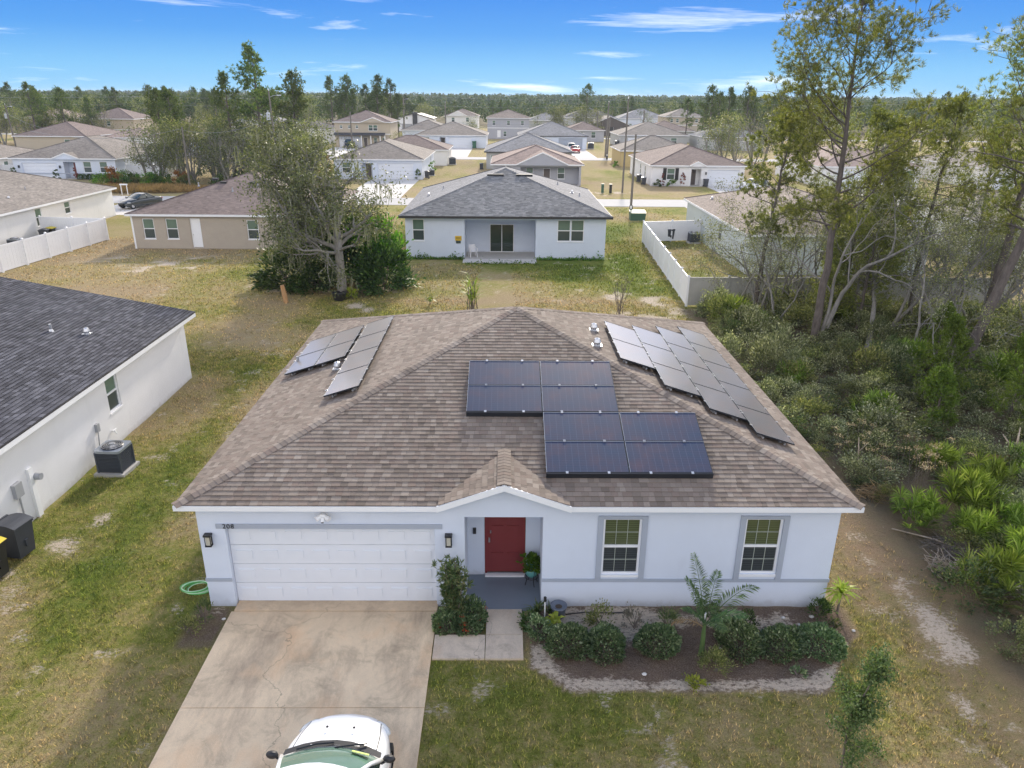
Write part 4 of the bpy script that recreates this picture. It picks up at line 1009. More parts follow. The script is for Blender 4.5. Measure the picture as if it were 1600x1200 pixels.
    # entry roof: two small planes meeting on a ridge that dies into the main slope
    s = (5.47 - z) / (22.25 - y0); gr = .02; gz = 3.52; gyf = 14.44; yb = y0 + (gz - z) / s
    pw = [(gr, yb, gz), (gr, gyf, gz), (-1.46, gyf, 3.02), (-1.46, y0 + .12, 3.02)]
    left = [(-1.46, y0 + .16, z + .05), (-1.46, gyf, z + .05), (gr, gyf, gz), (gr, yb, gz)]
    right = [(1.50, gyf, z + .05), (1.50, y0 + .16, z + .05), (gr, yb, gz), (gr, gyf, gz)]
    er = roof_mesh('entry_roof', [left, right], 'under_main', root)
    lay_shingles(rf, [SL_, SR_, polys['E'], polys['W'], polys['N']], rg, 'sh_main')
    stuff_list = []
    for pl_ in (left, right): stuff_list += shingles(pl_, rg)
    b = MB()
    for c, vs, fs in stuff_list:
        n = len(b.v); b.v += [tuple(q) for q in vs]; b.f += [tuple(i + n for i in f) for f in fs]; b.mi += [0] * len(fs)
    stuff(b.build('shingles', 'sh_main', er))
    cap_line(er, (gr, gyf, gz), (gr, yb, gz + .01), 'sh_main', lift=.05)
    for e in ((x0, y0, z), (x1, y0, z), (x1, y1, z), (x0, y1, z)): cap_line(rf, e, A, 'sh_main', lift=.025)
    eaves(root, x0, x1, y0, y1, z - .003, .13, 'trim', skipS=(-1.46, 1.50))
    k = MB()
    for ex in (-1.50, 1.54): k.obox((ex, gyf - .02, 2.84), (gr - ex, 0, gz - .03 - z + .03), (0, .05, 0), (0, 0, .15))
    k.build('rake_board', 'trim', root)
    k = MB(); k.quad((-1.46, gyf, 2.85), (gr, gyf, 3.40), (gr, 14.80, 3.40), (-1.46, 14.80, 2.85)); k.quad((1.50, gyf, 2.85), (gr, gyf, 3.40), (gr, 14.80, 3.40), (1.50, 14.80, 2.85)); k.build('rake_soffit', 'trim', root)
    # roof vents
    for (px, py, pz) in ((2.84, 22.35, 4.68), (2.75, 20.7, 4.72), (-5.12, 21.4, 3.69)): turtle_vent(rf, (px, py, pz), None)
    pipe_vent(rf, (-6.85, 23.2, 3.13), .35)
    return root
main_house()

# ------------------------------------------------------------------ solar arrays (panels and rails on the three visible slopes)
def pv_array(label, O, u, v, nrm, cells, pu, pv_, gap=.02, edge='v'):
    """cells: list of (u0, v0) lower corners in metres on the slope from origin O"""
    root = empty('solar_array', label, 'solar array', (0, 0, 0), 0, 'solar arrays on the brown roof'); O, u, v, nrm = map(Vector, (O, u, v, nrm)); lift = .13
    me = MB(); g = gap / 2
    me.obox(Vector((0, 0, 0)) + u * (g + .012) + v * (g + .012), u * (pu - 2 * g - .024), v * (pv_ - 2 * g - .024), nrm * .035)
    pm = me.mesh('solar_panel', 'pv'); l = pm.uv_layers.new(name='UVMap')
    for p in pm.polygons:
        for li in p.loop_indices: c = Vector(pm.vertices[pm.loops[li].vertex_index].co); l.data[li].uv = (c.dot(u), c.dot(v))
    fr = MB(); w0 = .014
    for (a, b, c, d) in ((g, pu - g, g, g + w0), (g, pu - g, pv_ - g - w0, pv_ - g), (g, g + w0, g + w0, pv_ - g - w0), (pu - g - w0, pu - g, g + w0, pv_ - g - w0)):
        fr.obox(u * a + v * c, u * (b - a), v * (d - c), nrm * .041)
    fm = fr.mesh('frame', 'pv_frame'); ed = MB()
    ed.obox(u * g + v * (pv_ - g - w0 * .6) + nrm * .0412, u * (pu - gap), v * w0 * .6, nrm * .002); ed.obox(u * g + v * g + nrm * .0412, u * w0 * .5, v * (pv_ - gap), nrm * .002); em = ed.mesh('edge_trim', 'pv_edge')
    st = MB(); st.obox(u * .25 * pu - u * .03 - v * .035, u * .06, v * .07, nrm * .012); st.obox(u * .75 * pu - u * .03 - v * .035, u * .06, v * .07, nrm * .012)
    cm = st.mesh('clamp', 'metal')
    vmin = {}
    for (a, b) in cells:
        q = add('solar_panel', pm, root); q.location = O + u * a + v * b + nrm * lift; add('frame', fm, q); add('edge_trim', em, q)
    # rails and feet
    rows = sorted({round(c[1], 3) for c in cells})
    for c in cells:
        for t in (.22, .78):
            r = MB(); r.obox(u * 0 + v * (pv_ * t), u * pu, v * .04, nrm * .05); o = r.build('rail', 'metal', root); o.location = O + u * c[0] + v * c[1] + nrm * .06
            f = MB(); f.obox(u * (pu * .12) + v * (pv_ * t - .03), u * .06, v * .1, nrm * .06); f.obox(u * (pu * .85) + v * (pv_ * t - .03), u * .06, v * .1, nrm * .06); o = f.build('foot', 'metal', root); o.location = O + u * c[0] + v * c[1]
        for (da, dv) in ((0, 0), (0, pv_)):
            o = add('clamp', cm, root); o.location = O + u * (c[0] + da) + v * (c[1] + dv) + nrm * (lift + .04)
    # end clamps with shiny feet on outer edges
    return root
SL = .322; KS = math.sqrt(1 + SL * SL)
sS = Vector((0, 1, SL)) / KS; nS = Vector((0, -SL, 1)) / KS
def onS(x, y): return Vector((x, y, 2.97 + SL * (y - 14.49)))
a1 = pv_array('eight dark blue solar panels in two staggered blocks on the front slope above the porch', onS(-.96, 15.34), (1, 0, 0), sS, nS, [(0 + i * 1.96, 2.155 + j * 1.07) for i in range(2) for j in range(2)] + [(1.96 + i * 1.96, j * 1.07) for i in range(2) for j in range(2)], 1.96, 1.07)
# black skirt along the lower edges of the front array
for (x0, x1, y) in ((-.96, 1.0, 17.36), (1.0, 4.92, 15.31)):
    b = MB(); P = onS(x0, y); b.obox(P + nS * .02, (x1 - x0, 0, 0), sS * .02, nS * .15); b.build('skirt', 'pv_frame', a1)
sW = Vector((1, 0, SL)) / KS; nW = Vector((-SL, 0, 1)) / KS
def onW(x, y): return Vector((x, y, 2.97 + SL * (x + 7.39)))
pv_array('eight glossy solar panels in an L on the left roof slope', onW(-6.95, 18.6), (0, 1, 0), sW, nW, [(3.44 + j * 1.72, i * 1.045) for i in range(2) for j in range(2)] + [(j * 1.72, 2.19) for j in range(4)], 1.72, 1.045)
sE = Vector((-1, 0, SL)) / KS; nE = Vector((SL, 0, 1)) / KS
def onE(x, y): return Vector((x, y, 2.97 + SL * (8.16 - x)))
cells = []
for i, (yb, k) in enumerate(((16.87, 5), (17.65, 4), (18.47, 3), (19.70, 2))):
    for j in range(k): cells.append((yb - 16.87 + j * 1.86, i * 1.085))
pv_array('fourteen glossy solar panels in four stepped columns on the right roof slope', onE(7.38, 16.87), (0, 1, 0), sE, nE, cells, 1.86, 1.085)

# ------------------------------------------------------------------ left neighbour with charcoal roof
def neighbour():
    root = empty('house', 'white stucco neighbour house with charcoal shingle roof and side air conditioner', 'house')
    X0, X1, Y0, Y1 = -29, -13.64, 8, 30.3; b = MB()
    Pe = sideP('E', X0, X1, Y0, Y1); wall_side(b, Pe, Y0, Y1, -.05, 2.62, [(23.62, 24.42, 1.2, 2.5, .14)])
    for sd in 'SNW': wall_side(b, sideP(sd, X0, X1, Y0, Y1), *((X0, X1) if sd in 'SN' else (Y0, Y1)), -.05, 2.62, [])
    xm = (X0 + X1) / 2; b.poly([(X0, Y1, 2.6), (X1, Y1, 2.6), (xm, Y1, 2.6 + 7.7 * .17)]); b.poly([(X0, Y0, 2.6), (X1, Y0, 2.6), (xm, Y0, 2.6 + 7.7 * .17)])
    b.build('wall', 'bright_white', root)
    window(root, Pe, 23.62, 24.42, 1.2, 2.5, .1)
    ex, z = X1 + .38, 2.86; xw = X0 - .38; zt = z + (ex - xm) * .185; ya, yb2 = Y0 - .4, Y1 + .4
    E_ = [(ex, ya, z), (ex, yb2, z), (xm, yb2, zt), (xm, ya, zt)]; W_ = [(xw, yb2, z), (xw, ya, z), (xm, ya, zt), (xm, yb2, zt)]
    rf = roof_mesh('roof', [E_, W_], 'under_dark', root); lay_shingles(rf, [[(ex, 13.5, z), (ex, yb2, z), (xm, yb2, zt), (xm, 13.5, zt)]], random.Random(5), 'sh_dark', 300, tab=(.14, .34), thick=(.022, .034))
    k = MB(); k.box(ex, ex + .03, ya, yb2, z - .03, z + .012); k.obox((ex, yb2, z - .03), (xm - ex, 0, zt - z), (0, .03, 0), (0, 0, .05)); k.build('drip_edge', 'dark_fascia', root)
    k = MB(); k.box(ex, ex + .025, ya, yb2, z - .19, z - .032); k.obox((ex, yb2, z - .19), (xm - ex, 0, zt - z), (0, .02, 0), (0, 0, .155)); k.build('fascia', 'trim', root)
    k = MB(); k.box(X1, ex, ya, yb2, z - .2, z - .18); k.build('soffit', 'soffit', root)
    zz = lambda x: z + (ex - x) * .185
    turtle_vent(rf, (-15.4, 26.2, zz(-15.4)), None); pipe_vent(rf, (-16.5, 25.9, zz(-16.5)), .28, 'metal')
    # meter board on the wall
    b = MB(); b.box(X1 + .003, X1 + .09, 18.82, 19.02, .0, 1.55); b.build('meter_board', 'trim', root)
    b = MB(); b.tube([(X1 + .09, 19.06, 1.22), (X1 + .26, 19.06, 1.22)], [.11, .10], 12); b.build('electric_meter', 'gray_metal', root)
    b = MB(); b.box(X1 + .003, X1 + .12, 18.1, 18.42, 1.0, 1.42); b.build('junction_box', 'gray_metal', root)
    b = MB(); b.tube([(X1 + .05, 18.28, 1.0), (X1 + .05, 18.28, .0)], .025, 6); b.build('conduit', 'gray_metal', root)
    b = MB(); b.box(X1 + .003, X1 + .1, 22.5, 22.66, 1.0, 1.28); b.tube([(X1 + .05, 22.58, 1.0), (X1 + .05, 22.5, .5)], .02, 6); b.build('disconnect_box', 'gray_metal', root)
    b = MB(); b.tube([(X1, 23.45, .62), (X1 + .12, 23.45, .62), (X1 + .16, 23.45, .52)], .03, 6); b.tube([(X1 + .1, 23.35, .66), (X1 + .1, 23.58, .66)], .02, 6); b.build('water_tap', 'trim', root)
neighbour()

# ------------------------------------------------------------------ grey-roofed house behind
def back_house():
    Y0 = 56.0
    root = house('white house behind with grey shingle hip roof and sliding back door', -7.45, 7.65, Y0, 73, 3.12, 'sf_gray', 'white_wall', .42, .345,
                 {'S': [('win', -6.92, -6.03, 1.35, 2.95), ('win', 4.0, 4.98, 1.35, 2.95), ('win', 5.02, 6.0, 1.35, 2.95), ('lanai', -3.0, 2.37, .0, 2.92, None, [('slider', -1.15, .75, 2.25)])]}, fascia='dark_fascia')
    rf = [o for o in kids(root) if o.name.startswith('roof')][0]
    x0, x1, y0 = -7.45 - .42, 7.65 + .42, Y0 - .42; z = 3.24; r = (x1 - x0) / 2
    p, (A, B) = hip_planes(x0, x1, y0, 73.42, z, .345)
    b = MB()
    for c, vs, fs in shingles([tuple(Vector(q) + Vector((0, -.0, .006))) for q in p['S']], random.Random(8), tab=(.16, .36)):
        n = len(b.v); b.v += [tuple(q) for q in vs]; b.f += [tuple(i + n for i in f) for f in fs]; b.mi += [0] * len(fs)
    stuff(b.build('shingles', 'sh_gray', rf))
    for e in ((x0, y0, z), (x1, y0, z)): cap_line(rf, e, A, 'sh_gray', single=False, lift=.03)
    zz = lambda y: z + (y - y0) * .345
    for px in (-.75, 1.6): slot_vent(rf, (px, 62.2, zz(62.2)), 1.35)
    for (px, py) in ((4.6, 66), (6.2, 62.6), (-5.2, 64.5)): pipe_vent(rf, (px, py, z + (min(px - x0, x1 - px)) * .345), .3)
    turtle_vent(rf, (5.6, 63, z + (x1 - 5.6) * .345), None); turtle_vent(rf, (-6.3, 63, z + (-6.3 - x0) * .345), None)
    b = MB(); b.box(-3.1, 2.4, 54.35, 55.68, -.06, .055); b.build('patio_slab', 'drive_far', root)
    return root
back_house()
# notice on its wall
b = MB(); b.box(-3.72, -3.24, 55.97, 55.985, 1.38, 1.72); nb_ = b.build('notice', 'yellow_paper'); tag(nb_, 'small yellow notice fixed to the white wall beside the covered patio', 'notice')
b = MB(); b.box(-3.66, -3.30, 55.968, 55.984, 1.16, 1.375); b.build('print_area', 'pane_lo', nb_)
for k in range(3):
    b = MB(); b.box(-3.68, -3.3, 55.962, 55.969, 1.62 - k * .07, 1.645 - k * .07); b.build('print_line', 'dark_fascia', nb_)

# ------------------------------------------------------------------ tan house with siding
def tan_house():
    X0, X1, Y0, Y1 = -29.45, -14.6, 59.2, 74.5
    root = house('tan house with lap siding, white back door and mauve-brown hip roof', X0, X1, Y0, Y1, 2.62, 'sf_brown', 'siding', .3, .33,
                 {'S': [('win', -28.6, -27.72, .78, 2.36), ('win', -26.78, -25.88, .78, 2.36), ('door', -24.86, -24.06, .1, 2.4), ('win', -20.4, -19.5, .78, 2.3)]})
    b = MB(); hs = [(-28.66, -27.66), (-26.84, -25.82), (-24.92, -24.0), (-20.46, -19.44)]
    for k in range(15):
        z0 = .05 + k * .172; segs = [X0 + .1]; 
        inz = [(h if (.7 < z0 + .1 < 2.42 or h == hs[2]) else None) for h in hs]
        x = X0 + .1
        for h in [h for h in inz if h] + [(X1 - .1, None)]:
            b.obox((x, Y0 - .03, z0), (h[0] - x, 0, 0), (0, .022, .166), (0, .006, -.001)); x = h[1]
    stuff(b.build('siding_boards', 'siding', root))
    b = MB(); b.box(X0 - .03, X0 + .1, Y0 - .035, Y0 + .08, -.05, 2.62); b.box(X1 - .1, X1 + .03, Y0 - .035, Y0 + .08, -.05, 2.62); b.build('corner_board', 'trim', root)
    rf = [o for o in kids(root) if o.name.startswith('roof')][0]
    for (px, py, w2) in ((-24.6, 65.0, .5), (-23.7, 64.4, .5), (-21.2, 64.4, .6)): slot_vent(rf, (px, py, 2.74 + (py - 58.9) * .33), w2)
    for px, py in ((-22.5, 62.9), (-20.6, 63.6), (-25.6, 63.8)): pipe_vent(rf, (px, py, 2.74 + (py - 58.9) * .33), .3)
tan_house()
# ------------------------------------------------------------------ other houses of the estate
PD = 'door'
house('beige-roofed white house at the left edge behind the white fence', -54, -39.35, 50.5, 76.2, 2.62, 'sf_beige', 'far_white', .35, .33,
      {'E': [('win', 56.5, 57.4, .9, 2.4), ('win', 63.2, 64.1, 1.0, 2.45), ('win', 67.6, 68.5, 1.4, 2.45)]}, vents=(('cap', (-41.0, 62.8, 3.3), None), ('pipe', (-41.8, 66.5, 3.55), .35)))
house('sage grey house behind the pines with tan roof and fenced yard', 17, 29.6, 51.1, 69.8, 2.75, 'sf_tan', 'sage_wall', .3, .30,
      {'S': [('win', 22, 23, 1, 2.4), ('lanai', 24.5, 28, 0, 2.5, None, [('slider', 25.3, 27.2, 2.2)])], 'W': [('win', 58, 59, 1, 2.4)]}, vents=(('cap', (18.2, 66, 3.3), None),))
house('cream house beyond the sage grey one, half hidden by pines', 37, 51, 50, 67.5, 2.75, 'sf_beige', 'bright_white', .35, .33, {'S': [('win', 40, 41, 1, 2.4), ('win', 46, 47, 1, 2.4)]})
Gp = ('porch', -62.9, -61.2, 0, 2.35, None, [('door', -62.2, -61.3, 2.2, 'red_door')])
house('white house with gabled entry and row of small round shrubs along its front', -70, -55.5, 109.9, 128, 2.75, 'sf_beige', 'white_wall', .35, .34,
      {'S': [('garage', -68.8, -63.9, 0, 2.2), Gp, ('win', -60.1, -59.0, .9, 2.4), ('win', -57.8, -56.7, .9, 2.4)], 'E': [('win', 118, 118.8, .9, 2.3)]}, gable=[(-64.2, -60.3, .75)], band=.7)
house('white house with beige-grey roof and two-car garage beside the oak', -25, -12.1, 112.4, 131, 2.75, 'sf_beige', 'white_wall', .35, .33,
      {'S': [('garage', -18.6, -13.4, 0, 2.3), ('porch', -21, -19.4, 0, 2.3, None, [('door', -20.6, -19.7, 2.15, 'brown_wall')]), ('win', -23.8, -22.6, .9, 2.4)], 'E': [('win', 125.5, 126.3, .9, 2.4)]}, vents=(('pipe', (-13.6, 118, 3.2), .3),))
house('house with twin white front gables behind the grey roof', -1.6, 10.6, 105.8, 119.5, 2.75, 'sf_pink', 'lav_wall', .35, .33,
      {'S': [('porch', 2.2, 10.3, 0, 2.5, None, [('win', 3.0, 4.0, .8, 2.3), ('door', 5.4, 6.4, 2.2, 'brown_wall'), ('win', 7.4, 8.4, .8, 2.3)])]}, gable=[(1.6, 8.8, 1.6)])
house('white ranch house with black shutters and a double garage', 20.5, 33.4, 106.2, 125, 2.72, 'sf_brown', 'bright_white', .35, .33,
      {'S': [('win', 22.6, 23.7, .9, 2.4), ('porch', 26.0, 27.4, 0, 2.35, None, [('door', 26.1, 27.0, 2.2, 'brown_wall')]), ('garage', 28.3, 32.7, 0, 2.25)], 'W': [('win', 111, 112, .8, 2.3), ('win', 115, 116, .8, 2.3)]}, gable=[(25.6, 27.9, .55)])
house('white house far right seen through the pine crowns', 44, 58, 106, 124, 2.75, 'sf_pink', 'bright_white', .35, .33, {'S': [('garage', 46, 51, 0, 2.25), ('win', 53, 54, .9, 2.4), ('win', 56, 57, .9, 2.4)]})
house('pale house at the far right edge beyond the pines', 66, 80, 105, 123, 2.75, 'sf_beige', 'far_white', .35, .33, {'S': [('garage', 68, 73, 0, 2.25), ('win', 75, 76, .9, 2.4)]})
house('yellow house with dark screened patio and brown roof', 20.6, 33.5, 136, 150 - 2, 2.7, 'sf_beige', 'yellow_wall', .35, .36, {'S': [('lanai', 23.4, 26, 0, 2.3, None, [('slider', 23.6, 25.8, 2.2)]), ('win', 29, 30, .9, 2.3)]})
house('grey-roofed house behind the twin gables with two dark ridge vents', -3.1, 11.3, 130, 146, 2.75, 'sf_gray', 'gray_wall', .35, .36, {'S': [('win', -2.4, -1.3, .8, 2.3), ('win', 8, 9, .9, 2.3)]}, fascia='dark_fascia')
house('small brown-roofed house at the left of the lawn with cream side wall', -24, -10.2, 136, 148, 2.6, 'sf_brown', 'far_white', .35, .33, {'E': [('win', 140, 141, .8, 2.3)]})
house('white garage house with dark door and pale wide driveway', -21, -4.4, 183.5, 200, 2.8, 'sf_beige', 'white_wall', .35, .32,
      {'S': [('garage', -13.2, -7.8, 0, 2.4), ('porch', -15.4, -14.0, 0, 2.4, None, [('door', -15.2, -14.2, 2.3, 'brown_wall')]), ('win', -19, -17.8, .9, 2.4)]})
house('grey roofed house with slate blue garage door', 3.5, 19.2, 181.5, 198, 2.9, 'sf_gray', 'white_wall', .35, .36, {'S': [('garage', 12.6, 18.2, 0, 2.5, 'grayband'), ('win', 6, 7, .9, 2.3)]}, fascia='dark_fascia')
house('small lilac-grey house behind the slate blue garage', 17, 27.3, 214, 227, 2.9, 'sf_brown', 'lav_wall', .35, .36, {'S': [('win', 20.4, 21.5, 1, 2.6), ('win', 23.8, 25, 1, 2.6)]})
house('low grey-brown house with garage and brown roof left of the screen trees', 28, 44.5, 189, 206, 2.9, 'sf_beige', 'gray_wall', .35, .33, {'S': [('garage', 30, 35, 0, 2.4), ('win', 40.5, 42, 1, 2.4)]})
house('brown-roofed low house in front of the far tan one', 38, 52, 214, 228, 2.9, 'sf_brown', 'gray_wall', .35, .33, {'S': [('win', 40, 41, 1, 2.4)]})
house('grey house with metal-grey roof by the far right trees', 46.8, 61, 181.8, 196, 2.9, 'sf_gray', 'gray_wall', .35, .36, {'S': [('win', 53, 54.2, 1, 2.3)], 'W': [('win', 187, 188, 1, 2.3)]})
house('dark brown gabled house with arched entry far down the street', 26.2, 40.6, 247, 264, 2.7, 'sf_beige', 'brown_wall', .4, .40, {'S': [('door', 32.3, 34.5, 0, 2.8, 'dark_fascia'), ('win', 28.4, 29.8, .8, 2.5), ('win', 36.6, 38, .8, 2.5)]}, roofshape='gable')
house('charcoal-roofed house behind the brown gable', 22, 40, 283, 300, 4.6, 'sf_dark', 'gray_wall', .4, .36, {})
house('blue-grey roofed house right of the tall pole', 42, 60, 286, 302, 4.2, 'sf_gray', 'white_wall', .4, .38, {'S': [('win', 45, 46.5, 1, 2.5)]})
def two_storey(label, X0, X1, Y0, Y1, h, roof, wall, ops, gable=None, skirt=None):
    r = house(label, X0, X1, Y0, Y1, h, roof, wall, .4, .36, ops, gable=gable)
    b = MB(); z = h * .52; b.box(X0 - .03, X1 + .03, Y0 - .03, Y0 - .003, z, z + .18); b.build('floor_band', 'trim' if skirt is None else skirt, r)
    return r
r = two_storey('two-storey tan house with a white garage and dark pickup', -40, -27, 184, 197, 5.55, 'sf_brown', 'tan_wall',
      {'S': [('garage', -39.2, -34, 0, 2.4), ('win', -38.8, -38.2, 4.2, 4.9), ('win', -36.9, -36.3, 4.2, 4.9), ('win', -35.1, -34.5, 4.2, 4.9), ('win', -32.1, -31.1, 3.7, 5.0), ('win', -31.0, -30.0, 3.7, 5.0), ('door', -33.4, -32.5, 0, 2.2, 'brown_wall'), ('win', -31, -30.2, .6, 2.2), ('win', -29, -28.2, .6, 2.2)]}, gable=[(-33.8, -28.2, 1.0)])
b = MB(); b.obox((-40.2, 182.6, 2.7), (12, 0, 0), (0, 1.39, .5), (0, 0, .08)); b.build('porch_roof', 'sf_dark', r)
for x in (-33.8, -31.6, -29.4, -28.3):
    b = MB(); b.box(x, x + .2, 182.8, 183.0, 0, 2.7); b.build('porch_post', 'trim', r)
two_storey('two-storey lilac-grey house with a white back door and five windows', -5, 7, 225, 237, 5.6, 'sf_tan', 'lav_wall',
      {'S': [('win', -3.6, -2.7, 3.7, 5.0), ('win', .6, 1.5, 3.7, 5.0), ('win', 4.6, 5.5, 3.7, 5.0), ('door', -2.2, -1.2, .4, 2.4), ('win', -.4, .5, .7, 2.1)]})
two_storey('far two-storey tan house at the end of the right street', 54, 67, 262, 276, 5.5, 'sf_beige', 'tan_wall', {'S': [('win', 55.5, 56.4, 3.8, 5), ('win', 57.4, 58.3, 3.8, 5), ('win', 63.8, 64.8, 3.8, 5)]})
two_storey('two-storey tan house at left with wide blank upper wall', -106, -93, 197, 210, 5.4, 'sf_brown', 'tan_wall', {'S': [('win', -103.6, -102.7, 3.8, 5), ('win', -99.8, -98.9, 3.8, 5), ('win', -97.8, -97, 1, 2.2)]})
two_storey('two-storey pale house with solar sheets on the roof at far left', -130, -118, 213, 227, 5.0, 'sf_pink', 'tan_wall', {'S': [('win', -124.4, -123.2, 3.3, 4.6)]})
two_storey('far two-storey white house partly hidden by the lilac-grey one', -20, -9, 262, 275, 5.2, 'sf_tan', 'far_white', {'S': [('win', -17.8, -16.8, 3.4, 4.8), ('win', -13, -12, 3.4, 4.8)]}, gable=[(-19, -12.5, 1.6)])
house('long tan house at far left with blank wall and one window', -103.5, -88.6, 165, 182, 2.85, 'sf_brown', 'tan_wall', .4, .33, {'S': [('win', -93.2, -92.0, .6, 2.3)]})
house('white house with pinkish roof beside the long tan one', -86.5, -75.5, 168, 180, 2.5, 'sf_pink', 'bright_white', .4, .30, {'E': [('win', 171, 172, .8, 2.1), ('win', 174, 175, .8, 2.1)]})
house('grey-roofed house low behind the small trees at left', -66, -52, 150 + 8, 172, 2.6, 'sf_dark', 'white_wall', .4, .30, {'S': [('win', -62, -61, .9, 2.2)]}, fascia='dark_fascia')
house('grey-brown roofed house at the very left margin', -86, -72.6, 106, 123, 2.6, 'sf_beige', 'far_white', .4, .30, {'E': [('win', 112, 113, .9, 2.2)]})
house('white house far left behind the small trees', -72, -58, 205, 219, 4.2, 'sf_gray', 'bright_white', .4, .34, {'S': [('win', -66, -65, 2, 3.2)]})
house('pink-roofed house behind the roadside trees', -50, -36, 232 + 6, 252, 4.0, 'sf_pink', 'bright_white', .4, .34, {})
house('cream house left of the two-storey tan one', -56, -44, 196, 208, 3.4, 'sf_beige', 'far_white', .4, .3, {'S': [('win', -50, -49, 1, 2.2)]})
house('brown-roofed house between the modern one and the lilac-grey one', -27, -14.5, 205, 222, 3.0, 'sf_beige', 'white_wall', .4, .36, {})
house('grey-roofed house far behind the lilac-grey one', 8, 20, 262, 276, 4.0, 'sf_gray', 'gray_wall', .4, .36, {'S': [('win', 11, 12.2, 1.6, 3)]})
def modern(label, X0, X1, Y0, h):
    root = empty('house', label, 'house'); b = MB(); xm = X0 + (X1 - X0) * .52
    b.poly([(X0, Y0, 0), (xm, Y0, 0), (xm, Y0, h), (X0, Y0, h * .68)]); b.poly([(xm + 1.6, Y0, 0), (X1, Y0, 0), (X1, Y0, h * .72), (xm + 1.6, Y0, h)])
    b.poly([(X0, Y0, 0), (X0, Y0 + 14, 0), (X0, Y0 + 14, h * .68), (X0, Y0, h * .68)]); b.poly([(X1, Y0, 0), (X1, Y0 + 14, 0), (X1, Y0 + 14, h * .72), (X1, Y0, h * .72)]); b.build('wall', 'bright_white', root)
    b = MB(); b.box(xm, xm + 1.6, Y0 - .4, Y0 + 2, 0, h + .6); b.build('tower', 'dark_fascia', root)
    b = MB(); b.obox((X0 - .5, Y0 - .4, h * .68 - .1), (xm - X0 + .5, 0, h * .32), (0, 14.8, 0), (0, 0, .25)); b.obox((X1 + .5, Y0 - .4, h * .72 - .1), (xm + 1.6 - X1 - .5, 0, h * .28), (0, 14.8, 0), (0, 0, .25)); b.build('roof', 'dark_fascia', root)
    P = lambda a, d, z: (a, Y0 + d, z); window(root, P, X0 + 1.6, X0 + 3.2, h * .25, h * .6, .02); garage(root, P, X0 + 3.4, xm - .3, .1, 2.4, .01, mat='gray_metal')
    window(root, P, X1 - 2.6, X1 - 1.4, h * .2, h * .5, .02)
modern('modern white house with a black tower and mono-pitch roofs at left', -123, -110, 228, 5.2)
modern('modern white house with a black tower beyond the tan two-storey', -39, -25, 270, 5.6)

# shutters on the ranch house, carriage lamps and shrubs before the street houses
ranch = [o for o in bpy.data.objects if o.parent is None and 'black shutters' in str(o.get('label'))][0]
for x0 in (22.05, 23.75):
    b = MB(); b.box(x0, x0 + .48, 106.13, 106.19, .85, 2.45); sh_ = b.build('shutter', 'dark_fascia', ranch)
    b = MB()
    for k in range(12): b.obox((x0 + .05, 106.125, .92 + k * .125), (.38, 0, 0), (0, .02, .0), (0, -.01, .09))
    stuff(b.build('slats', 'black', sh_))
for x in (27.95, 33.0):
    b = MB(); b.box(x, x + .16, 106.02, 106.19, 1.6, 1.95); b.build('wall_lantern', 'black', ranch)
gab = [o for o in bpy.data.objects if o.parent is None and 'row of small round shrubs' in str(o.get('label'))][0]
for x in (-69.3, -63.5):
    b = MB(); b.box(x, x + .18, 109.7, 109.89, 1.5, 1.85); b.build('wall_lantern', 'black', gab)
rsm = [solid_bush_mesh('round_shrub', 700 + i, .42, .4, .8, 260, .16, .10, 'lf_dark') for i in range(2)]
for i in range(9):
    o = add('round_shrub', rsm[i % 2]); o.location = (-60.4 + i * .62, 109.1, 0); tag(o, 'small round dark shrub in the row before the gabled-entry house', 'shrub', 'round shrubs in a row at the gabled-entry house')
def street_shrub(label, x, y, r, h, mat, seed):
    o = add('shrub', bush_mesh('shrub', seed, r, r, h, 420, .16, .09, mat, 12)); o.location = (x, y, 0); tag(o, label, 'shrub')
street_shrub('upright shrub left of the garage of the gabled-entry house', -69.6, 108.9, .6, 1.8, 'lf_dark', 711); street_shrub('upright shrub right of the garage of the gabled-entry house', -63.6, 108.9, .5, 1.8, 'lf_dark', 712); street_shrub('yellow-green bush at the right corner of the gabled-entry house', -55.0, 109.4, .7, 1.3, 'lf_yellow', 713)
street_shrub('tall narrow shrub at the right corner of the garage beside the oak', -12.6, 111.8, .5, 2.2, 'lf_dark', 714); street_shrub('dark shrub left of the ranch house window', 21.2, 105.4, .6, 1.0, 'lf_dark', 715); street_shrub('green shrub under the ranch house window', 23.2, 105.3, .8, 1.1, 'lf_green', 716); street_shrub('pinkish bush left of the ranch house shutters', 21.9, 105.6, .35, 2.0, 'lf_red', 717); street_shrub('pinkish bush right of the ranch house shutters', 24.7, 105.6, .45, 2.2, 'lf_red', 718); street_shrub('small green shrub by the yellow house corner', 19.6, 135.0, .6, 1.2, 'lf_green', 719)
street_shrub('young lone tree on the open lawn between the houses', -11.4, 121.5, .7, 2.4, 'lf_green', 720); street_shrub('purple-leaved plant beside the red door of the gabled-entry house', -61.0, 109.2, .3, 2.0, 'lf_red', 721)
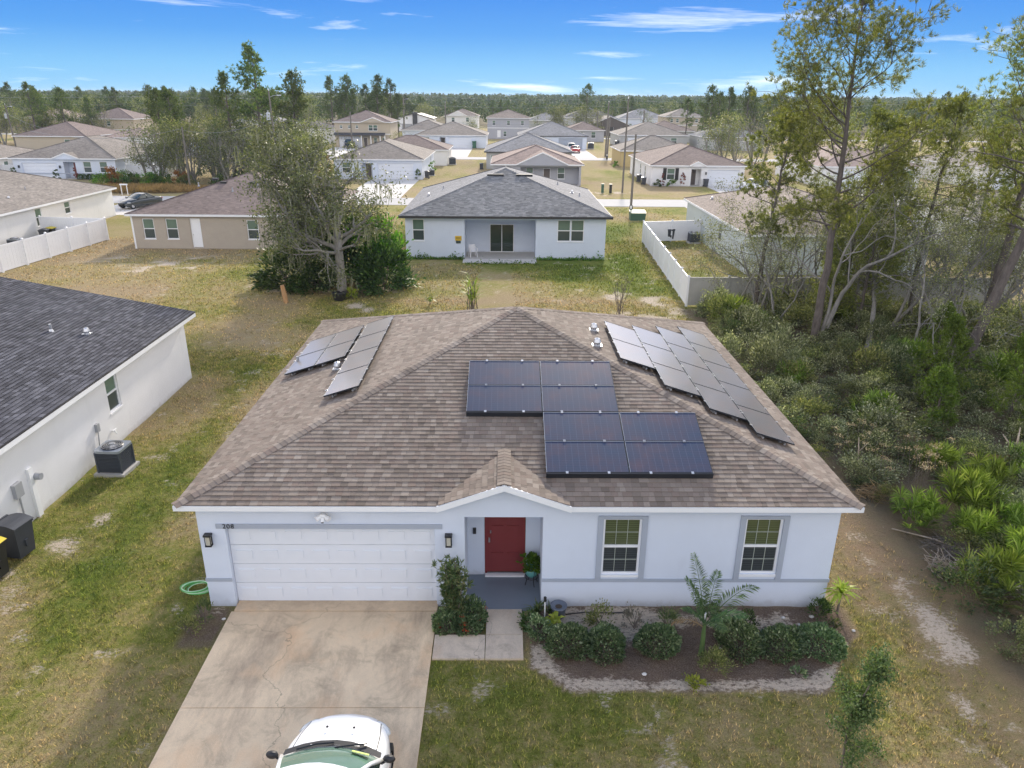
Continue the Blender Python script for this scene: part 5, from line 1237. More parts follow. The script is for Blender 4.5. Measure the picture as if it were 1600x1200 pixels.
# ================================================================== OBJECTS
# ------------------------------------------------------------------ vinyl fences
def fence(label, pts_list, h=1.8, spacing=2.4, mats=None, boards=True, group='white vinyl privacy fences'):
    """posts, and between them framed panels of upright boards"""
    root = empty('fence', label, 'fence', (0, 0, 0), 0, group); seen = set()
    for pi, (A, B) in enumerate(pts_list):
        A, B = Vector((*A, 0)), Vector((*B, 0)); L = (B - A).length; n = max(1, round(L / spacing)); d = (B - A) / n; u = d.normalized(); s = Vector((-u.y, u.x, 0)); mat = (mats or {}).get(pi, 'vinyl')
        for i in range(n + 1):
            p = A + d * i; key = (round(p.x, 1), round(p.y, 1))
            if key in seen: continue
            seen.add(key); b = MB(); b.obox(p - u * .065 - s * .065 - Vector((0, 0, .05)), u * .13, s * .13, (0, 0, h + .10)); o = b.build('post', mat, root)
            b = MB(); c = p + Vector((0, 0, h + .05)); b.obox(c - u * .08 - s * .08, u * .16, s * .16, (0, 0, .02)); q = [c + u * .07 * a + s * .07 * e + Vector((0, 0, .02)) for a, e in ((-1, -1), (1, -1), (1, 1), (-1, 1))]; t = c + Vector((0, 0, .085))
            for k in range(4): b.poly([q[k], q[(k + 1) % 4], t])
            b.build('cap', mat, o)
        for i in range(n):
            p = A + d * i; m = mat if not isinstance(mat, list) else mat[i % len(mat)]
            k = 14; wd = (d.length - .14) / k; bd = MB()
            for j in range(k): bd.obox(p + u * (.07 + j * wd + .003) - s * (.017 + .003 * (j % 2)) + Vector((0, 0, .18)), u * (wd - .006), s * .034, (0, 0, h - .31))
            pn = stuff(bd.build('panel', m, root))
            for z0, z1 in ((.06, .20), (h - .15, h)):
                fr = MB(); fr.obox(p + u * .066 - s * .028 + Vector((0, 0, z0)), u * (d.length - .132), s * .056, (0, 0, z1 - z0)); fr.build('rail', m, pn)
    return root
fence('white vinyl fence along the side yard of the beige-roofed house, with a gate return', [((-35.6, 38.2), (-33.4, 62.7)), ((-33.4, 62.7), (-39.2, 63.4))])
fence('white vinyl fence around the sage grey house yard, shaded grey towards the scrub', [((10.85, 42.6), (11.85, 63.3)), ((11.85, 63.3), (16.9, 64.2)), ((10.85, 42.6), (30.2, 42.9))], 1.75, 2.3, {2: 'vinyl_shaded'})
fence('short white fence section beside the gabled-entry house', [((-55.3, 112.5), (-49.3, 112.5)), ((-49.3, 112.5), (-49.3, 117))], 1.8, 2.0)
fence('white fence section at the left of the gabled-entry house', [((-78, 111), (-70.2, 111))], 1.8, 2.0)

# ------------------------------------------------------------------ wheeled bins and air conditioners
def bin_(label, x, y, rz=0, body='bin', lid='bin', s=1.0, group='wheeled rubbish bins'):
    root = empty('wheelie_bin', label, 'bin', (x, y, 0), rz, group); root.scale = (s,) * 3
    b = MB(); prof = [(-.25, .25, -.26, .24, .08), (-.29, .29, -.31, .30, .75), (-.30, .30, -.33, .31, 1.0)]
    for (a, c) in zip(prof[:-1], prof[1:]):
        A = [(a[0], a[2], a[4]), (a[1], a[2], a[4]), (a[1], a[3], a[4]), (a[0], a[3], a[4])]; B_ = [(c[0], c[2], c[4]), (c[1], c[2], c[4]), (c[1], c[3], c[4]), (c[0], c[3], c[4])]
        for i in range(4): b.quad(A[i], A[(i + 1) % 4], B_[(i + 1) % 4], B_[i])
    b.poly([(-.25, -.26, .08), (.25, -.26, .08), (.25, .24, .08), (-.25, .24, .08)]); b.box(-.32, .32, -.35, .33, .94, 1.0); b.box(-.05, .05, -.335, -.30, .35, .55)
    b.build('body', body, root)
    b = MB(); n = 6
    for i in range(n):
        t0, t1 = i / n, (i + 1) / n; f = lambda t: 1.0 + .09 * math.sin(math.pi * t) + .02
        b.quad((-.33, -.37 + .74 * t0, f(t0)), (.33, -.37 + .74 * t0, f(t0)), (.33, -.37 + .74 * t1, f(t1)), (-.33, -.37 + .74 * t1, f(t1)))
        b.quad((-.33, -.37 + .74 * t0, 1.0), (-.33, -.37 + .74 * t1, 1.0), (-.33, -.37 + .74 * t1, f(t1)), (-.33, -.37 + .74 * t0, f(t0))); b.quad((.33, -.37 + .74 * t0, 1.0), (.33, -.37 + .74 * t1, 1.0), (.33, -.37 + .74 * t1, f(t1)), (.33, -.37 + .74 * t0, f(t0)))
    b.box(-.30, .30, .36, .42, 1.0, 1.04); b.build('lid', lid, root)
    for sx in (-1, 1):
        b = MB(); b.tube([(sx * .24, .27, .13), (sx * .31, .27, .13)], .13, 12); b.build('wheel', 'black', root)
    return root
bin_('dark grey bin with rectangular lid label standing by the white neighbour wall', -12.95, 16.9, R(80))
bin_('dark bin with yellow lid at the left edge of the photo', -13.0, 15.85, R(85), 'black', 'bin_yellow')
bin_('black bin inside the sage grey house fence', 14.3, 64.0, R(8))
bin_('dark bin nearest the wall behind the left fence', -38.0, 61.6, R(-70)); bin_('bin with yellow lid behind the left fence', -38.0, 62.5, R(-90), 'black', 'bin_yellow')
bin_('dark bin at the back corner of the ranch house with shutters', 19.6, 111.2, 0); bin_('bin with pale lid beside the front corner of the ranch house', 19.7, 107.6, 0, 'bin', 'metal'); bin_('bin beside the ranch house entry', 28.0, 105.6, 0)
bin_('green bin left of the dark door of the white garage house', -16.6, 182.2, 0, 'bin_green', 'bin_green', 1.5); bin_('green bin right of the white garage door', -7.2, 182.8, 0, 'bin_green', 'bin_green', 1.5)
bin_('dark bin at the house beside the oak, right of its garage', -11.6, 114.2, R(-90)); bin_('dark bin by the grey house wall across the lawn', -3.9, 128.8, 0)
bin_('small dark bin beside the yard gate of the lane house', 27.3, 188.4, 0, 'bin', 'bin', 1.6)
def ac_unit(label, x, y, rz=0, s=1.0):
    root = empty('ac_unit', label, 'air conditioner', (x, y, 0), rz, 'outdoor air conditioning units'); root.scale = (s,) * 3
    b = MB(); b.box(-.50, .50, -.50, .50, -.04, .09); b.build('pad', 'concrete_pad', root)
    b = MB(); b.box(-.37, .37, -.37, .37, .10, .80); body = b.build('body', 'black', root)
    b = MB()
    for k in range(13):
        z = .13 + k * .052; b.box(-.40, .40, -.40, -.372, z, z + .03); b.box(-.40, .40, .372, .40, z, z + .03); b.box(-.40, -.372, -.37, .37, z, z + .03); b.box(.372, .40, -.37, .37, z, z + .03)
    stuff(b.build('louvres', 'ac', root))
    b = MB()
    for sx in (-1, 1):
        for sy in (-1, 1): b.box(min(sx * .36, sx * .415), max(sx * .36, sx * .415), min(sy * .36, sy * .415), max(sy * .36, sy * .415), .10, .80)
    b.build('corner_post', 'ac', root)
    t = MB(); pts = [(-.43, -.36), (-.36, -.43), (.36, -.43), (.43, -.36), (.43, .36), (.36, .43), (-.36, .43), (-.43, .36)]
    t.poly([(x2, y2, .88) for x2, y2 in pts])
    for i in range(8): (xa, ya), (xb, yb) = pts[i], pts[(i + 1) % 8]; t.quad((xa, ya, .80), (xb, yb, .80), (xb, yb, .88), (xa, ya, .88))
    t.build('top', 'ac_top', root)
    g = MB(); g.lathe([(.34, .882), (.335, .90), (.30, .93), (.12, .95), (.001, .95)], 0, 0, 24); fan = g.build('fan_well', 'black', root)
    g = MB()
    for r in (.12, .17, .22, .27, .32): g.tube([(r * math.cos(t2), r * math.sin(t2), .955 - max(0, r - .25) * .45) for t2 in np.linspace(0, 2 * math.pi, 20)], .008, 4)
    for k in range(8): a = k * math.pi / 4; g.tube([(.05 * math.cos(a), .05 * math.sin(a), .962), (.34 * math.cos(a), .34 * math.sin(a), .91)], .007, 4)
    g.lathe([(.09, .958), (.09, .985), (.001, .99)], 0, 0, 12); g.build('fan_guard', 'metal', root)
    return root
ac_unit('large dark air conditioner on a pale slab by the white neighbour wall', -12.72, 21.75, R(-3))
ac_unit('air conditioner on the lawn beside the sage grey wall', 16.2, 63.2, R(4))
ac_unit('air conditioner on the right side wall of the house beside the oak', -11.3, 118.6, 0)
ac_unit('air conditioner behind the left white fence', -38.4, 58.4, 0)
ac_unit('air conditioner beside the small brown-roofed house on the lawn', -9.4, 138.4, 0, 1.4); ac_unit('air conditioner right of the slate blue garage', 20.4, 183.5, 0, 1.6)

# ------------------------------------------------------------------ utility poles and cables
def upole(label, x, y, h, r=.14, lean=(0, 0), fit=(), mat='wood_pole', group='wooden utility poles'):
    root = empty('utility_pole', label, 'utility pole', (x, y, 0), 0, group); b = MB(); top = Vector((lean[0], lean[1], h))
    b.tube([(0, 0, -.1), top * .5, top], [r, r * .85, r * .7], 10); b.build('pole', mat, root)
    P = lambda t: top * t
    if 'lamp' in fit:
        b = MB(); p = P(.93); b.tube([p, p + Vector((.6, -.2, .25)), p + Vector((1.2, -.3, .3))], .035, 6); q = p + Vector((1.2, -.3, .3)); b.build('lamp_arm', 'metal', root)
        b = MB(); b.obox(q + Vector((-.1, -.12, -.08)), (.5, 0, 0), (0, .24, 0), (0, 0, .14)); b.build('lamp_head', 'transformer', root)
    if 'can' in fit:
        b = MB(); p = P(.74); b.lathe([(.01, p.z - .5), (.24, p.z - .48), (.26, p.z + .35), (.20, p.z + .45), (.01, p.z + .47)], p.x - .42, p.y - .1, 14); b.build('transformer', 'transformer', root)
        b = MB(); b.tube([p + Vector((-.42, -.1, .45)), p + Vector((-.42, -.1, .7))], .04, 6); b.build('bushing', 'trim', root)
    if 'arm' in fit:
        b = MB(); p = P(.93); b.obox(p + Vector((-1, -.06, 0)), (2, 0, 0), (0, .12, 0), (0, 0, .12)); b.build('cross_arm', mat, root)
    if 'cap' in fit:
        b = MB(); p = P(1); b.lathe([(.05, p.z), (.06, p.z + .18), (.01, p.z + .25)], p.x, p.y, 8); b.build('insulator', 'trim', root)
    if 'meter' in fit:
        b = MB(); b.obox((-.18, -.22, .2), (.36, 0, 0), (0, .1, 0), (0, 0, .9)); b.build('cable_guard', 'black', root); b = MB(); b.obox((-.12, -.24, .75), (.2, 0, 0), (0, .02, 0), (0, 0, .3)); b.build('plate', 'trim', root)
    return root
upole('short dark wooden pole beside the green utility box', 13.2, 78.4, 8.1, .14, (.05, .1), ('meter',))
upole('tall bare wooden pole rising over the dry lot beyond the road', 15.3, 98.3, 11.4, .135, (.1, .2), ('cap',))
upole('grey pole at the edge of the wooded lot at left', -41.2, 99.8, 7.6, .13, (.1, 0))
upole('pole with grey transformer can and street lamp among the left trees', -30.4, 103.5, 12.0, .14, (-.35, 0), ('lamp', 'can', 'cap'))
upole('pole with transformer can at the far left edge', -108, 172, 9.0, .18, (-.4, 0), ('lamp', 'can', 'cap'))
upole('pole rising in front of the two-storey tan house', -35, 178, 8.0, .2, (0, 0), ())
upole('pole right of the two-storey tan house by the pines', -34.6, 236, 12, .3, (0, 0), ('cap',)); upole('pole with lamp near the modern house roofs', -31.6, 245, 11, .3, (.2, 0), ('lamp',))
upole('twin pole, left one, beyond the red car', 20.9, 160, 10.6, .2, (.2, 0), ('cap',)); upole('twin pole, right one, beyond the red car', 20.2, 152, 8.0, .2, (.2, 0), ('meter',))
upole('dark pole beside the blue-grey roof with white can', 41.0, 231, 8.0, .28, (0, 0), ('can',)); upole('leaning reddish pole by the right trees', 54.0, 215, 9.0, .3, (1.2, 0), (), 'bark_pine')
upole('far pole with cross arm behind the pine crowns', 100, 185, 12, .25, (0, 0), ('arm',)); upole('thin pole above the far lilac-grey roof', 27.5, 232, 7.6, .2); upole('white topped pole in front of the far woods', -19.5, 258, 9.5, .25, (0, 0), ('cap',)); upole('slim pole behind the blue-grey far roof', 62, 236, 8.0, .25, (0, 0), ('cap',)); upole('pole above the left woods by the white topped trees', -104, 236, 8.5, .3, (0, 0), ('can',))
def cable(label, pts, sag, r=.018):
    b = MB()
    for A, B in zip(pts[:-1], pts[1:]):
        A, B = Vector(A), Vector(B); b.tube([A.lerp(B, t) - Vector((0, 0, sag * 4 * t * (1 - t))) for t in np.linspace(0, 1, 13)], r, 4)
    tag(b.build('power_line', 'wire'), label, 'power line', 'overhead power lines')
cable('long grey power line across the far woods at tree-top height', [(-230, 236, 11.2), (-108, 236, 10.6), (-34.6, 236, 12.1), (27, 236, 11.0), (95, 236, 11.4), (200, 236, 11.4)], .9, .035)
cable('second power line just under the upper one', [(-230, 237, 9.2), (-108, 237, 8.6), (-34.6, 237, 9.6), (27, 237, 9.0), (95, 237, 9.4)], 1.0, .03)
cable('sagging cable from the lamp pole down to the wooded lot pole', [(-31.2, 103.5, 8.6), (-41.6, 99.9, 7.3), (-60, 99, 7.0)], 1.0, .022)
cable('cables crossing in front of the two-storey tan house', [(-60, 178, 6.2), (-35, 178, 6.6), (-10, 178, 5.8), (20.9, 160, 7.4)], .7, .03)
cable('thin cable from the far left pole', [(-109, 172, 7.6), (-96, 166, 4.2)], .6, .03)
cable('cable at the far right crossing the pine crowns', [(60, 185, 10.4), (100, 185, 11.2), (160, 185, 11)], .8, .03)

# ------------------------------------------------------------------ small street furniture
b = MB(); b.box(12.7, 14.2, 75.2, 76.2, -.02, .75); b.poly([(12.65, 75.1, .75), (14.25, 75.1, .75), (14.25, 76.25, .92), (12.65, 76.25, .92)]); b.box(12.68, 14.22, 75.15, 75.19, .4, .76); bx_ = b.build('utility_box', 'green_box'); tag(bx_, 'dark green ground transformer box beside the short pole', 'utility box')
for i, (x, y, m, l) in enumerate(((12.7, 98.2, 'green_box', 'slim green telephone pedestal left of the tall pole'), (13.7, 97.9, 'black', 'dark pedestal box right at the foot of the tall pole'))):
    b = MB(); b.box(x - .16, x + .16, y - .12, y + .12, -.02, 1.0); b.box(x - .19, x + .19, y - .15, y + .15, 1.0, 1.12); o = b.build('utility_pedestal', m); tag(o, l, 'utility pedestal')
b = MB(); b.tube([(-46.6, 92.6, 0), (-46.6, 92.6, 1.15)], .05, 6); b.tube([(-45.9, 92.6, 0), (-45.9, 92.6, 1.15)], .05, 6); b.obox((-46.7, 92.5, 1.15), (.9, 0, 0), (0, .2, 0), (0, 0, .14)); tag(b.build('marker_frame', 'trim'), 'small white post frame at the roadside by the dry grass', 'post frame')
for i, (x, y, l) in enumerate(((-42.4, 96.6, 'pale broken concrete slab lying in the dry grass mound'),)):
    b = MB(); b.obox((x, y, .02), (2.6, .3, .1), (-.2, 1.0, .05), (0, 0, .25)); tag(b.build('rubble_slab', 'drive_far'), l, 'concrete slab')
b = MB(); b.lathe([(.30, 0), (.34, .06), (.42, .44), (.45, .46), (.41, .47), (.37, .40), (.001, .40)], 0, 0, 20); o = b.build('plant_pot', 'black', None, True); o.location = (-9.95, 43.55, 0); tag(o, 'black plastic pot at the foot of the oak trunk', 'pot')
b = MB(); b.tube([(0, 0, 0), (-.06, .02, .5), (-.14, .03, 1.05)], [.14, .15, .12], 9); o = b.build('tree_stump', 'wood_split'); o.location = (-13.0, 42.9, 0); tag(o, 'leaning orange-brown wooden stump on the lawn left of the oak', 'stump')
# plastic chair
ch = empty('plastic_chair', 'white moulded plastic armchair on the covered patio of the white house', 'chair', (-2.4, 56.4, .06), R(18))
b = MB(); b.box(-.24, .24, -.24, .22, .42, .45); b.build('seat', 'plastic_white', ch)
b = MB(); n = 7
for i in range(n): x = -.24 + .48 * i / (n - 1); b.obox((x - .026, .21, .45), (.052, 0, 0), (0, .03, 0), (0, .10, .42 - abs(x) * .5))
b.obox((-.25, .30, .82), (.5, 0, 0), (0, .03, 0), (0, .02, .06)); b.build('backrest', 'plastic_white', ch)
for sx in (-1, 1):
    b = MB(); b.tube([(sx * .27, -.22, .44), (sx * .29, -.24, .66), (sx * .29, .24, .68)], [.03, .03, .03], 6); b.build('armrest', 'plastic_white', ch)
    for sy in (-1, 1):
        b = MB(); b.tube([(sx * .23, sy * .21, .43), (sx * .27, sy * .27, 0)], [.035, .022], 6); b.build('leg', 'plastic_white', ch)

# ------------------------------------------------------------------ vehicles
def car_paint(name, c, metal=0):
    m, t, b, o = new_mat(name); b.inputs['Base Color'].default_value = rgba(c); b.inputs['Roughness'].default_value = .28; b.inputs['Metallic'].default_value = metal; b.inputs['Coat Weight'].default_value = .7; b.inputs['Coat Roughness'].default_value = .05
    return m
M['paint_white'] = car_paint('car_paint_white', (.82, .83, .84)); M['paint_dark'] = car_paint('car_paint_dark_grey', (.035, .042, .045), .3); M['paint_black'] = car_paint('car_paint_black', (.012, .013, .015)); M['paint_red'] = car_paint('car_paint_red', (.38, .02, .025))
M['car_glass'] = glass_mat('car_glass', (.03, .045, .045), .04); M['car_glass_g'] = glass_mat('car_windscreen_green', (.11, .20, .155), .05); M['tyre'] = plain('tyre_rubber', (.02, .02, .02), .8); M['rim'] = plain('alloy_rim', (.5, .51, .53), .3, .8); M['lens'] = plain('headlamp_lens', (.6, .62, .62), .12); M['tail'] = plain('tail_lamp_red', (.35, .01, .01), .2); M['dash'] = plain('dashboard_grey_green', (.16, .19, .17), .6); M['paper_green'] = plain('paper_lime', (.62, .78, .22), .7); M['trim_blk'] = plain('car_trim_black', (.018, .018, .02), .5)
def loft(b, secs, closed=False, m=0):
    k = len(secs[0]); n = len(b.v)
    for s in secs: b.v += [tuple(p) for p in s]
    for i in range(len(secs) - 1):
        for j in range(k - 1): a = n + i * k + j; b.f.append((a, a + 1, a + 1 + k, a + k)); b.mi.append(m)
def sub_mesh(b, name, mats, parent, lev=2):
    o = b.build(name, mats, parent, True); md = o.modifiers.new('sub', 'SUBSURF'); md.levels = lev; md.render_levels = lev; return o
def car(label, cat, x, y, rz, paint, L=4.5, W=1.8, Hh=1.45, hood=1.0, belt=.92, kind='sedan', glass='car_glass', name='car', group='cars parked on the driveways', plate=False):
    """front of the car at +Y of its own frame; origin at its middle on the ground"""
    root = empty(name, label, cat, (x, y, .03), rz, group); hw = W / 2; f = L / 2
    # lower body: sections from nose to tail  (y, half width, z low, z top at sides, crown)
    st = [(f - .02, .62, .42, .62, .02), (f - .06, .70, .30, .70, .03), (f - .28, .88, .24, belt - .16, .05), (f - .75, .97, .22, belt - .05, .07), (f - hood, 1.0, .22, belt + .02, .07), (f - hood - .5, 1.0, .22, belt + .04, .04), (-f * .25, 1.0, .22, belt + .05, .04), (-f + 1.0, 1.0, .22, belt + .06, .05), (-f + .35, .95, .25, belt + .05, .05), (-f + .06, .84, .34, belt - .06, .03), (-f, .76, .42, belt - .15, .02)]
    secs = []
    for (yy, w_, zl, zt_, cr) in st:
        w0 = hw * w_; half = [(0, zt_ + cr), (w0 * .55, zt_ + cr * .9), (w0 * .82, zt_ + cr * .3), (w0 * .93, zt_ - .03), (w0 * .985, zt_ - .13), (w0, (zt_ + zl) / 2 + .02), (w0 * .98, zl + .12), (w0 * .90, zl)]
        secs.append([(-px, yy, pz) for px, pz in half[::-1]] + [(px, yy, pz) for px, pz in half[1:]])
    def bow(p): k = min(1, max(0, (p[1] - (f - 1.3)) / 1.25)); return (p[0], p[1] - .34 * (abs(p[0]) / hw) ** 2.2 * k, p[2] - .05 * (abs(p[0]) / hw) ** 2 * k)
    secs = [[bow(p) for p in s_] for s_ in secs]
    b = MB(); loft(b, secs); b.poly(secs[0]); b.poly(secs[-1][::-1]); sub_mesh(b, 'body', paint, root, 2)
    hs = []
    for (yy, w_, zl, zt_, cr) in st[2:5]:
        w0 = hw * w_; yy2 = min(yy, f - .30) - (.03 if yy < f - .8 else 0); half = [(0, zt_ + cr), (w0 * .46, zt_ + cr * .95), (w0 * .55, zt_ + cr * .62), (w0 * .78, zt_ + cr * .38)]; hs.append([(-px, yy2, pz + .014) for px, pz in half[::-1]] + [(px, yy2, pz + .014) for px, pz in half[1:]])
    hs = [[bow(p) for p in h] for h in hs]
    b = MB(); loft(b, hs); loft(b, [[(p[0], p[1] - .0, p[2] - .03) for p in hs[-1]], hs[-1]]); loft(b, [hs[0], [(p[0], p[1] + .0, p[2] - .03) for p in hs[0]]])
    for k in (0, -1): loft(b, [[h[k] for h in hs], [(h[k][0], h[k][1], h[k][2] - .03) for h in hs]])
    b.build('hood', paint, root, True)
    b = MB()
    for sx in (-1, 1): b.tube([(h[0 if sx < 0 else -1][0] * 1.015, h[0][1], h[0][2] - .012) for h in hs], .009, 4)
    b.build('shut_line', 'trim_blk', root)
    # greenhouse
    yw = f - hood - .06; yr = {'sedan': -f + .95, 'suv': -f + .18, 'pickup': -.35}[kind]; rf = yw - (.78 if kind != 'sedan' else .9); rr = {'sedan': -f + 1.65, 'suv': -f + .55, 'pickup': -.2}[kind]; zb = belt + .05; zt_ = Hh; wb = hw * .93; wt = hw * .70
    def arc(w_, y0, bow, z, crown, n=7): return [(w_ * t, y0 - bow * t * t, z - crown * t * t) for t in np.linspace(-1, 1, n)]
    base = arc(wb, yw, .22, zb + .04, .02); top = arc(wt, rf, .12, zt_ - .02, .04); b = MB(); midl = [tuple((Vector(p) * .5 + Vector(q) * .5) + Vector((0, .02, .025))) for p, q in zip(base, top)]
    loft(b, [base, midl, top]); ws = b.build('windscreen', glass, root, True)
    rtop = arc(wt * .97, rr, -.06, zt_ - .03, .04); rbase = arc(wb * .94, yr, -.12, zb + .03, .02); b = MB(); loft(b, [rtop, rbase]); b.build('rear_window', 'car_glass', root, True)
    b = MB(); rows = [[(p[0] * 1.015, p[1] * (1 - t) + q[1] * t, max(p[2], q[2]) + .008 + .055 * math.sin(math.pi * t) * .8 + .0) for p, q in zip(top, rtop)] for t in np.linspace(0, 1, 6)]; loft(b, rows); rows2 = [[(p[0], p[1], p[2] - .035) for p in r] for r in rows]; loft(b, rows2); b.build('roof', paint, root, True)
    for sx in (-1, 1):
        i = 0 if sx < 0 else -1; A, T, RT, RB = Vector(base[i]), Vector(top[i]), Vector(rtop[i]), Vector(rbase[i])
        b = MB(); b.poly([A, T, RT, RB]); b.build('side_window', 'car_glass', root)
        b = MB(); b.tube([A, (A + T) / 2 + Vector((0, .02, .02)), T, RT, RB], [.045, .035, .04, .04, .06], 6)
        mid = (T + RT) / 2; b.tube([mid, Vector((A.x, mid.y, A.z))], [.04, .05], 5); b.build('pillar', paint, root, True)
        b = MB(); c = Vector((sx * (wb + .14), yw - .25, zb + .09)); b.lathe([(.001, -.08), (.09, -.06), (.11, 0), (.09, .06), (.001, .08)], 0, 0, 10)
        b.v = [(c.x + p[0] * 1.0, c.y + p[1] * .55, c.z + p[2] * .75) for p in b.v]; b.tube([c, (sx * wb, yw - .25, zb - .02)], .025, 5); b.build('mirror', 'trim_blk', root, True)
        for yy in (f - .82, -f + .85):
            r = .34 if kind != 'sedan' else .32; b = MB(); xo = sx * (hw - .07); b.lathe([(r * .62, -.11), (r, -.10), (r, .10), (r * .62, .11)], 0, 0, 20); b.v = [(xo - sx * .09 + p[2] * sx, yy + p[0], r + p[1]) for p in b.v]; wl = b.build('wheel', 'tyre', root, True)
            b = MB(); b.lathe([(r * .64, .07), (r * .5, .095), (.05, .10), (.001, .10)], 0, 0, 16); b.v = [(xo - sx * .09 + p[2] * sx, yy + p[0], r + p[1]) for p in b.v]; b.build('rim', 'rim', wl)
        b = MB(); b.lathe([(.001, .1), (.09, .07), (.13, 0), (.09, -.07), (.001, -.1)], 0, 0, 10); b.v = [(sx * hw * .70 + p[0] * 1.5, f - .44 + p[1] * 1.1 - sx * p[0] * .9, belt - .235 + p[2] * .55) for p in b.v]; b.build('headlight', 'lens', root, True)
        b = MB(); b.box(min(sx * hw * .60, sx * hw * .80), max(sx * hw * .60, sx * hw * .80), -f + .0, -f + .12, belt - .20, belt - .06); b.build('tail_light', 'tail', root)
    b = MB(); b.box(-hw * .30, hw * .30, f - .10, f - .015, .45, .60); b.build('grille', 'trim_blk', root)
    if kind == 'pickup':
        b = MB(); b.box(-hw * .8, hw * .8, -f + .12, -.6, belt + .07, belt + .10); b.build('bed_cover', 'trim_blk', root)
    return root, dict(f=f, hw=hw, yw=yw, rf=rf, zb=zb, zt=zt_, wb=wb, wt=wt, base=base, top=top)
suv, g = car('white crossover parked on the front driveway, hood towards the garage', 'car', -2.93, 8.6, R(-2.5), 'paint_white', 4.35, 1.84, 1.62, 1.12, 1.0, 'suv', 'car_glass_g', group='cars parked on the driveways')
# cowl, wipers, washer jets, paper behind the windscreen
b = MB(); bs = g['base']; loft(b, [[(p[0] * .97, p[1] + .14, p[2] + .012) for p in bs], [(p[0] * .98, p[1] + .01, p[2] + .014) for p in bs]]); b.build('cowl', 'trim_blk', suv, True)
for (x0, x1) in ((-.62, -.02), (.02, .56)):
    b = MB(); b.tube([(x1, g['yw'] + .06, g['zb'] + .075), ((x0 + x1) / 2, g['yw'] - .01, g['zb'] + .10), (x0, g['yw'] - .07 - .1 * abs(x0), g['zb'] + .10)], .014, 5); b.build('wiper', 'trim_blk', suv)
for x in (-.24, .24):
    b = MB(); b.lathe([(.025, 0), (.015, .02), (.001, .022)], x, g['yw'] + .42, 8); b.v = [(p[0], p[1], p[2] + g['zb'] + .045) for p in b.v]; b.build('washer_jet', 'trim_blk', suv)
b = MB(); b.obox((.36, g['yw'] - .17, g['zb'] + .155), (.30, -.07, .0), (.02, -.12, .11), (0, .008, .008)); b.build('paper_notice', 'paper_green', suv)
car('dark grey sedan parked at the driveway end by the beige-roofed house', 'car', -39.6, 82.2, R(155), 'paint_dark', 4.8, 1.85, 1.45, 1.25, .92)
car('black pickup in front of the two-storey tan house garage', 'pickup truck', -36.2, 181.0, R(180), 'paint_black', 5.6, 2.1, 1.95, 1.4, 1.2, 'pickup', name='pickup_truck')
car('red car with a white roof on the driveway of the slate blue garage', 'car', 15.6, 171.0, R(0), 'paint_red', 4.8, 2.0, 1.5, 1.2, .95)
car('white car behind the red one at the slate blue garage', 'car', 15.2, 177.5, R(0), 'paint_white', 4.8, 1.95, 1.7, 1.1, 1.0, 'suv')
car('white car on the driveway of the ranch house with shutters', 'car', 33.4, 101.5, R(25), 'paint_white', 4.6, 1.85, 1.6, 1.1, 1.0, 'suv')
car('red car glimpsed between the pines beyond the sage grey house', 'car', 40.0, 78.4, R(80), 'paint_red', 4.6, 1.85, 1.5, 1.2, .95)
car('second red car under the pines beyond the sage grey house', 'car', 36.4, 82.0, R(95), 'paint_red', 4.4, 1.8, 1.45, 1.2, .92)
car('dark car at the far end of the right street', 'car', 70, 214, R(70), 'paint_red', 4.8, 1.95, 1.6, 1.1, 1.0, 'suv')
car('white car by the long white wall at far left', 'car', -46, 172, R(60), 'paint_white', 4.6, 1.9, 1.5, 1.2, .95)

# ------------------------------------------------------------------ things round the front door
b = MB(); b.lathe([(.13, 0), (.15, .03), (.175, .26), (.20, .28), (.20, .33), (.175, .33), (.165, .29), (.001, .28)], 0, 0, 24); o = b.build('plant_pot', 'terracotta', None, True); o.location = (1.33, 14.42, 0); tag(o, 'empty blue-grey glazed pot against the wall beside the porch', 'pot')
b = MB(); b.lathe([(.001, .285), (.165, .285)], 0, 0, 16); b.build('soil', 'soil', o)
ps = empty('plant_stand', 'black wire stand holding the teal pot in the porch', 'plant stand', (.72, 15.62, .055)); b = MB()
for k in range(4):
    a = k * math.pi / 2 + .4; b.tube([(.17 * math.cos(a), .17 * math.sin(a), 0), (.12 * math.cos(a), .12 * math.sin(a), .2), (.18 * math.cos(a), .18 * math.sin(a), .48)], .012, 5)
for z in (.22, .48): b.tube([(.17 * math.cos(t), .17 * math.sin(t), z) for t in np.linspace(0, 2 * math.pi, 20)], .010, 5)
b.build('frame', 'black', ps)
tp = empty('potted_plant', 'leafy green plant in a teal pot on the porch stand', 'potted plant', (.72, 15.62, .30)); b = MB(); b.lathe([(.10, 0), (.16, .08), (.18, .24), (.16, .24), (.001, .22)], 0, 0, 18); b.build('pot', 'teal_pot', tp, True)
add('leaves', bush_mesh('leaves', 71, .26, .26, .42, 420, .10, .07, 'lf_green', 14, .4), tp).location = (0, 0, .2)
hz = empty('garden_hose', 'coiled green garden hose lying at the left corner of the house', 'hose', (-7.58, 15.35, .03)); rg = np.random.RandomState(2)
for m, sd in (('hose', 0), ('hose2', 1)):
    b = MB(); pts = []
    for i in range(90):
        t = i / 90 * 2 * math.pi * 4.2 + sd * 1.2; r = .30 + .05 * math.sin(t * .37 + sd) + .02 * rg.rand(); pts.append((r * math.cos(t) * 1.05 + .05 * math.sin(t * .23) - .02, r * math.sin(t) * .75, .02 + .05 * abs(math.sin(t * .31)) + i * .0009))
    b.tube(pts, .013, 6); b.build('hose_coil', m, hz, True)
